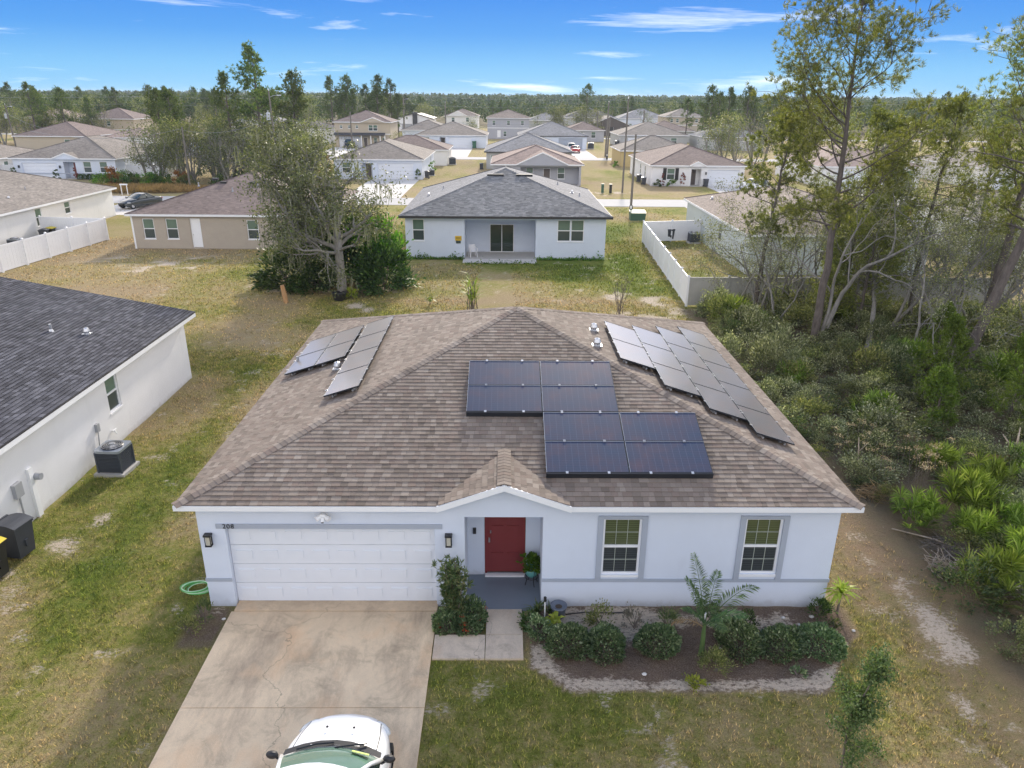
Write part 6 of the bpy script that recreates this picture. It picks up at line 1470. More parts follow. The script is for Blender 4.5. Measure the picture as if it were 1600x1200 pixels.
b = MB(); b.tube([(1.5, 14.45, .03), (2.0, 14.52, .04), (2.6, 14.5, .03), (3.05, 14.55, .02)], .016, 6); tag(b.build('hose_length', 'black', None, True), 'thin black hose lying on the sand along the front wall', 'hose')
for x, y, l, hgt in ((.99, 14.25, 'white and black solar stake light beside the spiky plants', .55), (4.62, 13.75, 'white stake standing beside the small palm', .5)):
    b = MB(); b.tube([(x, y, 0), (x, y, hgt)], .016, 6); sl = b.build('garden_stake', 'trim'); tag(sl, l, 'stake light'); b = MB(); b.lathe([(.02, hgt), (.035, hgt + .02), (.035, hgt + .13), (.001, hgt + .14)], x, y, 8); b.build('cap', 'black' if x < 2 else 'trim', sl)
b = MB(); b.lathe([(.001, .02), (.10, .025), (.11, .05), (.09, .05), (.08, .035), (.001, .03)], 3.93, 13.38, 14); tag(b.build('saucer', 'teal_pot'), 'small teal dish on the mulch beside the round bush', 'dish')
rg = np.random.RandomState(9)
def rock(label, x, y, s):
    b = MB(); d = unit(rg.normal(size=(26, 3))); bm = bmesh.new()
    for p in d * s * np.array([1, .8, .55]) * rg.uniform(.8, 1.1, (26, 1)): bm.verts.new((x + p[0], y + p[1], s * .25 + p[2]))
    bmesh.ops.convex_hull(bm, input=bm.verts); me = bpy.data.meshes.new('stone'); bm.to_mesh(me); bm.free(); me.materials.append(M['drive_far']); tag(add('stone', me), label, 'stone', 'pale stones on the bed and ground')
for x, y, s in ((7.4, 14.4, .07), (6.7, 14.35, .06), (7.0, 14.1, .05), (3.05, 12.5, .06), (4.9, 13.3, .05), (2.6, 13.75, .05), (9.3, 19.3, .10), (9.0, 19.7, .08), (8.2, 13.9, .05), (8.3, 12.9, .06), (-6.6, 14.3, .05), (11.2, 12.0, .05)): rock('small pale stone lying loose on the ground', x, y, s)
# ================================================================== GARDEN PLANTS
def plant(name, label, me, loc, rz=0, sc=1, cat='shrub', group=None):
    o = add(name, me); o.location = loc; o.rotation_euler = (0, 0, rz); o.scale = sc if hasattr(sc, '__len__') else (sc,) * 3
    return tag(o, label, cat, group)
def shrub2(name, label, me, loc, stems=5, spread=.12, hgt=.4, rz=0, cat='shrub', group=None, seed=1, mat='bark_twig', r=.012):
    """foliage on a few stems"""
    root = empty(name, label, cat, loc, rz, group); rg = np.random.RandomState(seed); b = MB()
    for i in range(stems):
        a = rg.uniform(0, 6.28); b.tube([(rg.normal() * .03, rg.normal() * .03, -.02), (math.cos(a) * spread * .5, math.sin(a) * spread * .5, hgt * .5), (math.cos(a) * spread, math.sin(a) * spread, hgt)], [r, r * .8, r * .5], 5)
    b.build('stem', mat, root); add('foliage', me, root); return root
hm = [solid_bush_mesh('hedge_bush', 40 + i, .54, .47, .64, 2600, .075, .045, 'lf_hedge') for i in range(3)]
G1 = 'clipped dark green bushes in the front bed'
for i, (x, y, s, l) in enumerate(((1.50, 13.25, 1.0, 'clipped dark green bush nearest the front walk, first of the row'), (2.30, 13.2, .98, 'clipped dark green bush second from the walk, merging with the first'), (3.48, 13.28, .96, 'single round dark green bush left of the small palm'),
                                 (5.32, 13.32, 1.05, 'left end of the long clipped hedge right of the palm'), (6.22, 13.22, 1.02, 'middle bush of the long clipped hedge'), (7.1, 13.25, 1.02, 'right end bush of the long clipped hedge near the house corner'))):
    r = shrub2('hedge_bush', l, hm[i % 3], (x, y, 0), 6, .3, .45, i * 1.7, 'bush', G1, i); r.scale = (s, s, s)
    if i in (2,):
        pass
shrub2('shrub', 'loose grey-green mound of fine foliage in front of the palm', bush_mesh('foliage', 50, .42, .36, .55, 1500, .06, .022, 'lf_scrub2', 24), (4.60, 12.60, 0), 7, .25, .3, seed=4)
# tall podocarpus with flowering mound at its foot
pr = np.random.RandomState(12); b = MB(); tips = []
for i in range(13):
    a = pr.uniform(0, 6.28); r = pr.uniform(.08, .30); p = [np.array([pr.normal() * .05, pr.normal() * .05, 0]), np.array([math.cos(a) * r * .6, math.sin(a) * r * .6, .8]), np.array([math.cos(a) * r, math.sin(a) * r, pr.uniform(1.35, 1.85)])]
    b.tube(p, [.02, .015, .006], 5)
    for t in np.linspace(.22, 1, 34):
        q = p[0] * (1 - t) ** 2 + 2 * p[1] * t * (1 - t) + p[2] * t * t; tips.append((q + pr.normal(size=3) * np.array([.09, .09, .03]), np.array([0, 0, 1.0])))
V, F = needle_arrays(pr, np.array([t[0] for t in tips]), unit(np.array([t[1] for t in tips]) + pr.normal(size=(len(tips), 3)) * .8), 13, .13, .022)
root = empty('podocarpus', 'tall upright narrow-leaved shrub between garage and porch', 'shrub', (-1.14, 14.2, 0)); b.build('stem', 'bark_twig', root); add('foliage', npmesh('foliage', V, F, 'lf_podo'), root)
for i, (x, y, rx, h, l) in enumerate(((-.72, 14.25, .36, .68, 'flowering mound with orange-red blooms beside the front walk'), (-1.3, 13.98, .36, .46, 'low dark mound with red tinted leaves at the driveway corner of the planter'), (-.85, 13.92, .34, .42, 'low mound at the front edge of the planter cut-out'))):
    r = shrub2('flowering_shrub', l, solid_bush_mesh('foliage', 60 + i, rx, rx * .85, h, 1300, .075, .045, 'lf_hedge', .22), (x, y, 0), 5, .2, .3, seed=i, cat='shrub', group='low shrubs in the walk planter')
    rg = np.random.RandomState(i); P = []
    for k in range(4 if i != 1 else 3):
        c = ell_pts(rg, 1, rx, rx * .8, h * .95, 1)[0]; c[2] = max(c[2], .2); P.append(c + rg.normal(size=(14, 3)) * .03)
    V, F = leaf_arrays(rg, np.concatenate(P), .045, .035); add('flowers', npmesh('flowers', V, F, 'flower_red'), r)
# queen palm
def frond(parent, name, base, az, el, L, droop, pairs=34, ll=.34, mat='lf_palm', seed=0, w=.027):
    rg = np.random.RandomState(seed); d = np.array([math.cos(az) * math.cos(el), math.sin(az) * math.cos(el), math.sin(el)]); p = np.array(base, float); pts = [p.copy()]
    for i in range(14):
        d = unit(d + np.array([0, 0, -droop / 14 * (.4 + i / 9)])); p = p + d * L / 14; pts.append(p.copy())
    pts = np.array(pts); b = MB(); b.tube([tuple(q) for q in pts], list(np.linspace(.016, .004, 15)), 5); P = []; D = []; LL = []
    for s in np.linspace(.16, 1, pairs):
        q = np.array([np.interp(s * 14, range(15), pts[:, k]) for k in range(3)]); i = min(13, int(s * 14)); t = unit(pts[i + 1] - pts[i]); side = unit(np.cross(t, [0, 0, 1])); upv = np.cross(side, t)
        for sg in (-1, 1):
            dd = unit(side * sg + t * (.55 + .5 * s) + upv * .25 + rg.normal(size=3) * .10 - np.array([0, 0, .25])); P.append(q); D.append(dd); LL.append(ll * math.sin(math.pi * min(.95, .18 + .72 * s)) * rg.uniform(.85, 1.1))
    P, D, LL = np.array(P), np.array(D), np.array(LL)[:, None]; sv = unit(np.cross(D, rg.normal(size=D.shape) * .4 + [0, 0, 1])) * w / 2
    V = np.stack([P, P + D * LL * .45 + sv, P + D * LL - np.array([0, 0, .22]) * LL, P + D * LL * .45 - sv], 1).reshape(-1, 3)
    b.arrays(V, np.arange(len(V)).reshape(-1, 4)); return b.build(name, mat, parent)
palm = empty('palm_tree', 'young feathery palm with a hanging brown frond in front of the right window wall', 'palm', (4.42, 13.1, 0)); b = MB(); b.tube([(0, 0, -.03), (.01, 0, .35), (.0, 0, .75), (0, 0, 1.05)], [.075, .062, .05, .03], 9); b.build('trunk', 'lf_palm', palm)
for i, (az, el, L, dr, ll) in enumerate(((R(115), 1.30, 1.75, .75, .36), (R(25), .80, 1.75, 1.0, .40), (R(60), 1.15, 1.35, .8, .34), (R(200), 1.05, .95, .9, .28), (R(-30), .95, 1.2, 1.0, .33), (R(-75), .9, 1.0, 1.0, .28), (R(150), 1.25, 1.3, .7, .32))): frond(palm, 'frond', (0, 0, .92), az, el, L, dr, 52, ll, 'lf_palm', i)
palm.scale = (.9, .9, .9); fd = frond(palm, 'dead_frond', (-.02, 0, .85), R(165), .62, .85, 1.6, 16, .22, 'lf_dead', 9, .03)
# small things in the bed
def rosette(name, label, loc, n, L, W, el, mat, seed, trunk=0, cat='plant', group=None, arch=.35):
    rg = np.random.RandomState(seed); V = []
    for i in range(n):
        az = rg.uniform(0, 6.28); e0 = rg.uniform(*el); l = L * rg.uniform(.7, 1.15); d = np.array([math.cos(az) * math.cos(e0), math.sin(az) * math.cos(e0), math.sin(e0)]); s = np.array([-math.sin(az), math.cos(az), 0]) * W / 2; p = np.array([0, 0, trunk]); m = p + d * l * .5 + np.array([0, 0, .03]); t = p + d * l - np.array([0, 0, arch * l])
        V += [p - s * .3, p + s * .3, m + s, m - s, m - s, m + s, t + s * .1, t - s * .1]
    root = empty(name, label, cat, loc, 0, group); V = np.array(V); add('leaves', npmesh('leaves', V, np.arange(len(V)).reshape(-1, 4), mat), root)
    if trunk: b = MB(); b.tube([(0, 0, -.02), (.01, .01, trunk)], [.03, .024], 6); b.build('stem', 'bark_twig', root)
    return root
rosette('spiky_plant', 'dark green strap-leaved clump against the porch corner', (.82, 14.45, 0), 46, .55, .03, (.7, 1.45), 'lf_podo', 1)
rosette('spiky_plant', 'smaller strap-leaved clump beside the pot', (1.12, 14.5, 0), 30, .42, .028, (.6, 1.4), 'lf_dark', 2)
rosette('croton', 'yellow and green striped broad-leaved plant beside the stake light', (1.22, 14.0, 0), 22, .42, .11, (.4, 1.3), 'lf_yellow', 3, .12)
rosette('dracaena', 'yellow-green leaf rosette on a thin stem at the right house corner', (8.06, 14.5, 0), 40, .46, .07, (-.1, 1.2), 'lf_yellow', 4, .62, arch=.25)
for i, (x, y, rx, h, m, n, l) in enumerate(((.82, 13.72, .34, .5, 'lf_hedge', 900, 'dark low shrub at the right edge of the front walk'), (.62, 14.05, .28, .35, 'lf_dark', 600, 'small dark shrub at the walk beside the porch slab'), (2.28, 14.12, .36, .62, 'lf_scrub2', 480, 'sparse twiggy shrub on the sand under the left window'), (3.05, 14.0, .30, .55, 'lf_bare', 260, 'nearly leafless shrub on the sand left of the palm'),
        (3.85, 14.0, .34, .48, 'lf_podo', 420, 'thin dark shrub behind the round bush'), (4.95, 14.15, .36, .55, 'lf_podo', 600, 'thin dark shrub just right of the palm'), (5.75, 14.05, .24, .52, 'lf_dark', 240, 'small upright dark plant behind the hedge'), (7.62, 14.45, .32, .42, 'lf_dark', 700, 'dark shrub at the wall by the right house corner'), (7.75, 13.95, .18, .3, 'lf_podo', 200, 'tiny dark plant at the right end of the bed'),
        (6.35, 12.45, .2, .22, 'lf_hedge', 180, 'seedling at the sandy front edge of the bed'), (4.1, 12.2, .24, .14, 'lf_yellow', 220, 'bright green weeds at the lawn edge before the bed'), (-7.0, 14.2, .20, .75, 'lf_podo', 420, 'upright weedy shrub at the left corner of the garage'), (-7.25, 13.85, .3, .35, 'lf_scrub2', 420, 'low grey weeds beside the driveway top corner'))):
    shrub2('shrub', l, bush_mesh('foliage', 80 + i, rx, rx * .9, h, n, .075 if m != 'lf_podo' else .09, .032 if m != 'lf_podo' else .02, m, 14, .3), (x, y, .02), 6, rx * .6, h * .7, i, seed=i, cat='shrub', group='small shrubs around the front bed')
# sapling at the lower right
sg = np.random.RandomState(5); b = MB(); tips = []
sp = dict(OAK, step=[.22, .16, .12], wob=[.10, .22, .3], trop=[.05, .05, .03], kids=[3.4, 1.0, .4], len=(.13, .25), max=2, leaf=1, start=[.12, .2, .1])
grow(b, sg, np.array([0., 0, -.05]), unit(np.array([.12, .02, 1.0])), 2.95, .035, 0, sp, tips)
V, F = leaves_at(sg, tips, 16, .085, .07, .032)
tree_obj('sapling', 'slender young evergreen tree on the front lawn at lower right', 'tree', b, 'bark_twig', V, F, 'lf_sapling', (5.85, 9.45, 0), .3).scale = (.85, .85, 1.0)

# ================================================================== BACK YARDS
def weeds_strip(label, pts, n, h, mat, seed):
    rg = np.random.RandomState(seed); t = rg.rand(n); A, B = np.array(pts[0]), np.array(pts[1]); P = A + (B - A) * t[:, None]; P = np.concatenate([P + rg.normal(size=(n, 2)) * .14, np.zeros((n, 1))], 1); hh = h * (.25 + vnoise(t * 14, t * 0, seed) ** 2 * 1.6)
    P[:, 2] = np.abs(rg.normal(size=n)) * hh * .5; V, F = leaf_arrays(rg, P, .14, .09); o = stuff(add('weeds', npmesh('weeds', V, F, mat))); o['label'] = label
weeds_strip('green weeds along the wall foot of the white house', [(-7.3, 55.75), (-3.1, 55.7)], 700, .5, 'lf_green', 1)
weeds_strip('green weeds along the wall foot right of the patio', [(2.5, 55.7), (7.5, 55.75)], 700, .42, 'lf_green', 2)
weeds_strip('green weeds at the patio edge', [(-3.0, 54.2), (2.5, 54.2)], 250, .2, 'lf_green', 3)
cg = np.random.RandomState(6); b = MB(); V = []
for i in range(9):
    x, y = cg.normal(size=2) * .22; hgt = cg.uniform(.9, 1.9); lean = cg.normal(size=2) * .18; b.tube([(x, y, 0), (x + lean[0], y + lean[1], hgt)], [.035, .025], 5)
    for k in range(9):
        t = cg.uniform(.35, 1); p = np.array([x + lean[0] * t, y + lean[1] * t, hgt * t]); az = cg.uniform(0, 6.28) if i else 0; e0 = cg.uniform(.6, 1.3); l = cg.uniform(.8, 1.35); d = np.array([math.cos(az) * math.cos(e0), math.sin(az) * math.cos(e0), math.sin(e0)]); s = np.array([-math.sin(az), math.cos(az), 0]) * .032
        m = p + d * l * .5; t2 = p + d * l * .75 + np.array([math.cos(az), math.sin(az), -.35]) * l * .30
        V += [p - s * .4, p + s * .4, m + s, m - s, m - s, m + s, t2 + s * .1, t2 - s * .1]
root = empty('sugar_cane', 'tall arching yellow-green cane clump on the back lawn', 'plant', (-1.85, 40.9, 0)); b.build('stem', 'bark_twig', root); V = np.array(V); add('leaves', npmesh('leaves', V, np.arange(len(V)).reshape(-1, 4), 'lf_cane'), root)
rosette('young_plant', 'small young plant with brown base on the back lawn', (-4.4, 42.6, 0), 16, .6, .12, (.5, 1.3), 'lf_cane', 12, .15)
cg = np.random.RandomState(16); b = MB(); tips = []
for i in range(9):
    a = cg.uniform(0, 6.28); grow(b, cg, np.array([cg.normal() * .06, cg.normal() * .06, 0]), unit(np.array([math.cos(a) * .35, math.sin(a) * .35, 1])), 1.9, .028, 0, dict(OAK, step=[.3, .2], wob=[.08, .2], trop=[.05, .05], kids=[.8, .3], len=(.3, .45), max=1, leaf=0, start=[.4, .3]), tips)
V, F = leaves_at(cg, tips, 2, .05, .06, .03)
tree_obj('crape_myrtle', 'bare many-stemmed shrub on the lawn by the white fence', 'shrub', b, 'bark_twig', V, F, 'lf_bare', (6.65, 40.8, 0))
shrub2('shrub', 'low green weed clump by the pot at the oak foot', bush_mesh('foliage', 33, .5, .4, .7, 260, .14, .08, 'lf_yellow', 10), (-9.2, 43.9, 0), 4, .2, .4)

# live oak with hanging moss
og = np.random.RandomState(31); b = MB(); tips = []
spo = dict(OAK, step=[.45, .42, .34, .26], wob=[.07, .20, .28, .36], trop=[.0, .03, .02, 0], kids=[.0, .95, .85, .5], len=(.50, .72), ang=(.45, 1.1), max=3, leaf=2, start=[.5, .18, .12, .1])
b.tube([(0, 0, -.1), (.02, 0, 1.2), (-.03, .0, 2.6), (-.05, 0, 4.2)], [.31, .26, .24, .20], 10)
lim = [((-.05, 0, 4.1), (-.42, .1, 1.0), 6.4, .17), ((-.05, 0, 4.1), (.12, .1, 1.0), 5.6, .15), ((-.05, 0, 3.8), (.6, .0, .8), 4.0, .13), ((-.03, 0, 3.1), (-.9, -.15, .5), 5.0, .15), ((-.03, 0, 3.3), (.95, .2, .4), 3.0, .12), ((0, 0, 1.6), (-.75, .05, .9), 4.6, .14), ((-.05, 0, 3.7), (.1, .6, .9), 4.2, .15), ((-.05, 0, 3.5), (.05, -.8, .5), 3.8, .13), ((-.03, 0, 2.9), (-.6, -.7, .3), 4.0, .12), ((-.03, 0, 3.0), (.6, -.6, .3), 3.0, .11)]
for p, d, L, r in lim: grow(b, og, np.array(p), unit(np.array(d)), L, r, 1, spo, tips)
print('oak tips', len(tips)); V, F = leaves_at(og, tips, 8, .24, .17, .09)
oak = tree_obj('oak_tree', 'old live oak draped in grey moss on the back lawn', 'tree', b, 'bark_oak', V, F, 'lf_oak', (-9.9, 44.2, 0))
oak.scale = (1.04, 1.0, .95); P = np.array([t[0] for t in tips]); sel = P[og.rand(len(P)) < .10]; V = []
for p in sel[sel[:, 2] > 1.4]:
    for k in range(og.randint(3, 7)):
        q = p + og.normal(size=3) * .12; l = og.uniform(.3, 1.1); w_ = .028; a = og.uniform(0, 3.14); s = np.array([math.cos(a), math.sin(a), 0]) * w_; m = q + np.array([og.normal() * .04, og.normal() * .04, -l * .5]); e = m + np.array([og.normal() * .04, og.normal() * .04, -l * .5])
        V += [q - s * .6, q + s * .6, m + s, m - s, m - s, m + s, e + s * .2, e - s * .2]
V = np.array(V); add('moss', npmesh('moss', V, np.arange(len(V)).reshape(-1, 4), 'moss'), oak)
# evergreen mass behind the oak
eb = [bush_mesh('evergreen', 90 + i, 2.5, 2.1, 5.0, 6000, .30, .14, m, 34, .24, .5) for i, m in enumerate(('lf_dark', 'lf_green', 'lf_dark'))]
for i, (x, y, k, s, l) in enumerate(((-13.6, 46.6, 0, (1.05, 1, .62), 'low dark evergreen bush left of the oak, closest to the tan house'), (-12.0, 48.5, 1, (1.0, 1, 1.0), 'bright green bush behind the oak on the left'), (-10.2, 48.2, 2, (1.0, 1, .95), 'dark evergreen bush straight behind the oak trunk'), (-8.6, 47.6, 1, (.95, .9, .92), 'bright leaved bush behind the oak on the right'), (-7.6, 46.4, 0, (.85, .8, .72), 'dark low bush at the right of the oak'), (-11.9, 46.2, 2, (.9, .8, .6), 'dark low bush in the shade left of the trunk'))):
    shrub2('evergreen_bush', l, eb[k], (x, y, 0), 7, .8, 2.2, i, 'bush', 'evergreen bushes behind the oak', i, r=.06).scale = s

# ================================================================== SCRUB LOT ON THE RIGHT
def pine(label, x, y, pts, r0, seed, **kw):
    mb, V, F = pine_parts(seed, pts, r0, **kw); return tree_obj('pine_tree', label, 'tree', mb, 'bark_pine', V, F, kw.get('mat', 'lf_pine') if False else 'lf_pine', (x, y, 0), 0, 'tall pines of the scrub lot')
pine('tallest pine of the scrub lot, straight trunk with spreading crown against the sky', 15.5, 35.2, [(0, 0, -.2), (.15, 0, 4), (.1, .1, 8), (-.1, 0, 12), (-.25, 0, 16.2)], .21, 101, t0=.34, nbr=42, Lmax=4.7, per=4, k=17, asc=(.15, 1.0), spread=.18, nl=.23, nw=.02)
pine('thinner leaning pine left of the tallest one', 14.3, 41.0, [(0, 0, -.2), (.25, 0, 3.5), (.55, 0, 7), (.8, 0, 10.4)], .15, 102, t0=.42, nbr=32, Lmax=2.3, per=3, k=17, asc=(.0, .8), spread=.16, nl=.22)
pine('large leaning pine with thick trunk at the right edge', 20.3, 30.7, [(0, 0, -.2), (.9, .1, 4), (1.9, .2, 8), (2.5, .3, 12), (2.7, .3, 14.6)], .25, 103, t0=.40, nbr=32, Lmax=3.7, per=3, k=17, asc=(.1, 1.0), spread=.18, nl=.23, nw=.02)
pine('pine at the extreme right margin with a crown reaching the top of the photo', 23.3, 34.5, [(0, 0, -.2), (.3, 0, 5), (.5, 0, 10), (.4, 0, 15.6)], .22, 104, t0=.45, nbr=34, Lmax=3.2, per=3, k=17, asc=(.1, 1.0), spread=.17, nl=.23, nw=.02)
pine('slim pine behind the tallest one, dead lower limbs', 18.8, 40.0, [(0, 0, -.2), (.2, 0, 4), (.5, 0, 8), (.6, 0, 10.5)], .13, 105, t0=.5, nbr=26, Lmax=2.2, per=3, k=17, asc=(.0, .9), spread=.16, nw=.02)
pine('slim pine among the scrub oaks near the big leaning one', 22.6, 39.5, [(0, 0, -.2), (-.2, 0, 4), (.1, 0, 8), (.3, 0, 11.2)], .14, 106, t0=.42, nbr=28, Lmax=2.5, per=3, k=17, asc=(.0, .9), spread=.16, nw=.02)
pine('short pine with low limbs right of the sage grey house', 26.2, 41.2, [(0, 0, -.2), (.2, 0, 4), (.1, 0, 9.6)], .14, 107, t0=.3, nbr=30, Lmax=2.6, per=3, k=17, asc=(.0, .9), spread=.17)
# scrub oaks: twisted grey stems, thin crowns
def scrub_oak(label, x, y, seed, stems, L, r, mat='lf_scrub', per=5, lean=(0, 0), bark='bark_oak'):
    rg = np.random.RandomState(seed); b = MB(); tips = []
    so = dict(OAK, step=[.45, .38, .3, .24], wob=[.13, .24, .32, .4], trop=[.02, .03, .03, 0], kids=[.55, .7, .55, .4], len=(.42, .66), max=3, leaf=2, start=[.38, .2, .15, .1], ang=(.4, 1.05))
    for i in range(stems):
        a = rg.uniform(0, 6.28); grow(b, rg, np.array([rg.normal() * .15, rg.normal() * .15, -.1]), unit(np.array([math.cos(a) * .38 + lean[0], math.sin(a) * .38 + lean[1], 1.0])), L * rg.uniform(.8, 1.1), r * rg.uniform(.7, 1.1), 0, so, tips)
    if not tips: tips = [(np.array([0, 0, 1.]), np.array([0, 0, 1.]))]
    if len(tips) > 2600: tips = [tips[i] for i in rg.choice(len(tips), 2600, False)]
    V, F = leaves_at(rg, tips, per, .16, .085, .045); return tree_obj('scrub_oak', label, 'tree', b, bark, V, F, mat, (x, y, 0), 0, 'scrub oaks of the wooded lot')
scrub_oak('grey twin-stemmed oak close beside the tallest pine', 16.1, 35.6, 201, 2, 7.5, .14, lean=(.12, 0))
scrub_oak('long oak leaning to the right from the scrub floor', 17.6, 34.2, 202, 1, 7.0, .16, lean=(1.15, .3))
scrub_oak('many-stemmed grey oak in front of the sage grey house', 15.4, 44.4 - 3.2, 203, 3, 5.2, .08)
scrub_oak('spreading oak right of the tallest pine with arching stems', 19.6, 36.5, 204, 3, 6.6, .11, 'lf_scrub2', lean=(.25, 0))
scrub_oak('low grey oak by the fence corner', 13.0, 40.4, 205, 3, 3.6, .06)
scrub_oak('oak with yellowish leaves beyond the leaning trunk', 22.8, 36.0, 206, 3, 6.2, .10, 'lf_scrub2')
scrub_oak('grey oak at the right margin behind the big pine', 25.0, 37.0, 207, 3, 6.0, .10)
scrub_oak('thin oak above the bright young pines', 19.2, 32.6, 208, 2, 5.4, .08, lean=(.15, 0))
scrub_oak('bushy oak at the far right of the scrub', 23.4, 30.0, 209, 3, 5.2, .09, 'lf_scrub2')
scrub_oak('grey oak along the back fence, right part', 28.4, 41.4, 210, 3, 6.4, .10)
scrub_oak('small oak between the palmettos and the pine', 18.4, 29.2, 211, 3, 3.4, .06)
scrub_oak('oak at the back fence behind the leaning pine', 20.6, 41.6, 212, 3, 6.8, .10, 'lf_scrub2')
for i, (x, y, L, m) in enumerate(((14.2, 40.0, 5.0, 'lf_scrub'), (15.6, 41.2, 5.6, 'lf_scrub2'), (16.9, 40.2, 5.6, 'lf_scrub'), (18.2, 41.8, 6.0, 'lf_scrub'), (14.6, 38.4, 4.4, 'lf_scrub'), (17.6, 41.4, 6.2, 'lf_scrub2'), (21.4, 37.4, 6.4, 'lf_scrub'), (24.2, 41.0, 7.0, 'lf_scrub2'), (26.4, 38.6, 6.6, 'lf_scrub'), (21.8, 33.6, 5.4, 'lf_scrub2'), (25.6, 33.4, 6.4, 'lf_scrub'), (23.2, 27.4, 4.6, 'lf_scrub2'), (19.4, 39.4, 6.0, 'lf_scrub'), (28.6, 36.4, 7.2, 'lf_scrub2'))):
    scrub_oak(('thin grey-green oak' if m == 'lf_scrub' else 'thin olive oak') + (' left of the tallest pine' if x < 15.5 else ' just right of the tallest pine' if x < 19 else ' between the tallest and the big leaning pine' if x < 22 else ' behind the big leaning pine' if x < 25 else ' at the right margin') + (', along the back fence' if y > 39.8 else ', nearer the camera' if y < 36 else ', in mid tangle'), x, y, 230 + i, 3, L, .08, m, 9)
pine('young pine with low dark crown before the sage grey wall', 21.0, 41.8, [(0, 0, -.2), (.1, 0, 4), (0, 0, 8.2)], .11, 108, t0=.18, nbr=34, Lmax=2.5, per=3, k=17, asc=(.0, .8), spread=.2, nw=.022)
pine('dense dark pine right of the tallest one', 18.6, 37.2, [(0, 0, -.2), (.1, 0, 3), (.2, 0, 6.4)], .09, 109, t0=.18, nbr=32, Lmax=2.2, per=3, k=17, asc=(.0, .8), spread=.2, nw=.022)
# young bright pines
def young_pine(label, x, y, h, seed, mat='lf_sapine'):
    mb, V, F = pine_parts(seed, [(0, 0, -.1), (.05, 0, h * .5), (0, 0, h)], .05, t0=.10, nbr=26, Lmax=h * .36, per=3, k=11, nl=.16, nw=.022, asc=(.15, .9), twig=.38, spread=.10, profile=lambda t: (1.05 - t) ** .8)
    return tree_obj('young_pine', label, 'tree', mb, 'bark_pine', V, F, mat, (x, y, 0), 0, 'young bright green pines')
young_pine('bright green young pine, left one of the pair below the big leaning pine', 17.4, 27.2, 3.6, 301); young_pine('bright green young pine under the big leaning pine trunk', 19.3, 25.6, 3.4, 302); young_pine('small yellowish young pine behind the bright pair', 18.9, 30.4, 3.2, 303); young_pine('short young pine nearer the house in the scrub', 16.3, 25.4, 2.2, 304); young_pine('dark young pine against the shaded grey fence', 17.4, 38.3, 4.6, 305, 'lf_pine')

def visible_x(y, m=2.5): return .70 * (.93 * y + 4.2) + m
bushes = [bush_mesh('scrub_bush', 400 + i, 1.0, .95, 1.35, 1500, .105, .055, m, 22, .25, .55) for i, m in enumerate(('lf_scrub', 'lf_scrub', 'lf_scrub2', 'lf_scrub', 'lf_podo', 'lf_scrub', 'lf_oak'))]
LANDM = [(15.5, 35.2, 'the tallest pine'), (14.3, 41.0, 'the thinner leaning pine'), (20.3, 30.7, 'the big leaning pine'), (11.2, 41.2, 'the white fence corner'), (10.2, 36.5, 'the rear end of the roof'), (9.6, 31, 'the upper right solar panels'), (9.6, 26.5, 'the middle of the right roof edge'), (10.4, 23, 'the lower right solar panels'), (17.2, 22.0, 'the splintered log'), (17.4, 27.2, 'the left bright young pine'), (19.3, 25.6, 'the right bright young pine'), (18.9, 30.4, 'the yellowish young pine'), (14.2, 25.9, 'the dark mid-scrub palmetto'), (12.6, 29.8, 'the palmetto near the panels'), (12.3, 15.4, 'the nearest palmetto'), (14.1, 19.4, 'the tall edge palmetto'), (13.4, 22.0, 'the tan seed heads'), (17.6, 34.2, 'the leaning oak'), (18.8, 40, 'the slim pine by the fence'), (22.6, 39.5, 'the slim pine at right'), (23.3, 34.5, 'the pine at the right margin'), (26.2, 41.2, 'the short pine at right'), (21.5, 28.0, 'the palmetto at the big trunk'), (13.0, 38.0, 'the fence corner palmettos')]
fg = np.random.RandomState(77); nb = 0
KINDL = ['grey-green scrub bush', 'grey-green scrub bush', 'olive scrub bush', 'grey-green scrub bush', 'dark fine-leaved scrub bush', 'grey-green scrub bush', 'dull oak scrub bush']
ys_ = np.arange(12.5, 42, 1.3)
for yy in ys_:
    for xx in np.arange(10.5, 34, 1.3):
        x, y = xx + fg.uniform(-.55, .55), yy + fg.uniform(-.55, .55)
        if x > visible_x(y) or forest_mask(np.array([x - .35]), np.array([y]))[0] < .55 or y > 41.6: continue
        if 15 < y < 20.5 and x < 15.6 and fg.rand() < .35: continue
        k = fg.randint(0, 7); s = fg.uniform(.62, 1.12) * (.85 if y < 24 else 1.05); sz = s * fg.uniform(.7, 1.25) * (.8 if y < 30 else 1.1)
        lm = min(LANDM, key=lambda q: (q[0] - x) ** 2 + (q[1] - y) ** 2); hz_ = 'low ' if sz < .72 else ('tall ' if sz > 1.05 else ''); wd_ = 'narrow ' if s < .78 else ('broad ' if s > 1.0 else '')
        sd_ = ('left of' if x < lm[0] - .5 else 'right of' if x > lm[0] + .5 else 'beside') if abs(x - lm[0]) > abs(y - lm[1]) else ('just behind' if y > lm[1] else 'just before')
        plant('scrub_bush', hz_ + wd_ + KINDL[k] + ' ' + sd_ + ' ' + lm[2], bushes[k], (x, y, -.05), fg.uniform(0, 6.28), (s, s, sz), 'bush', KINDL[k] + 'es in the undergrowth'); nb += 1
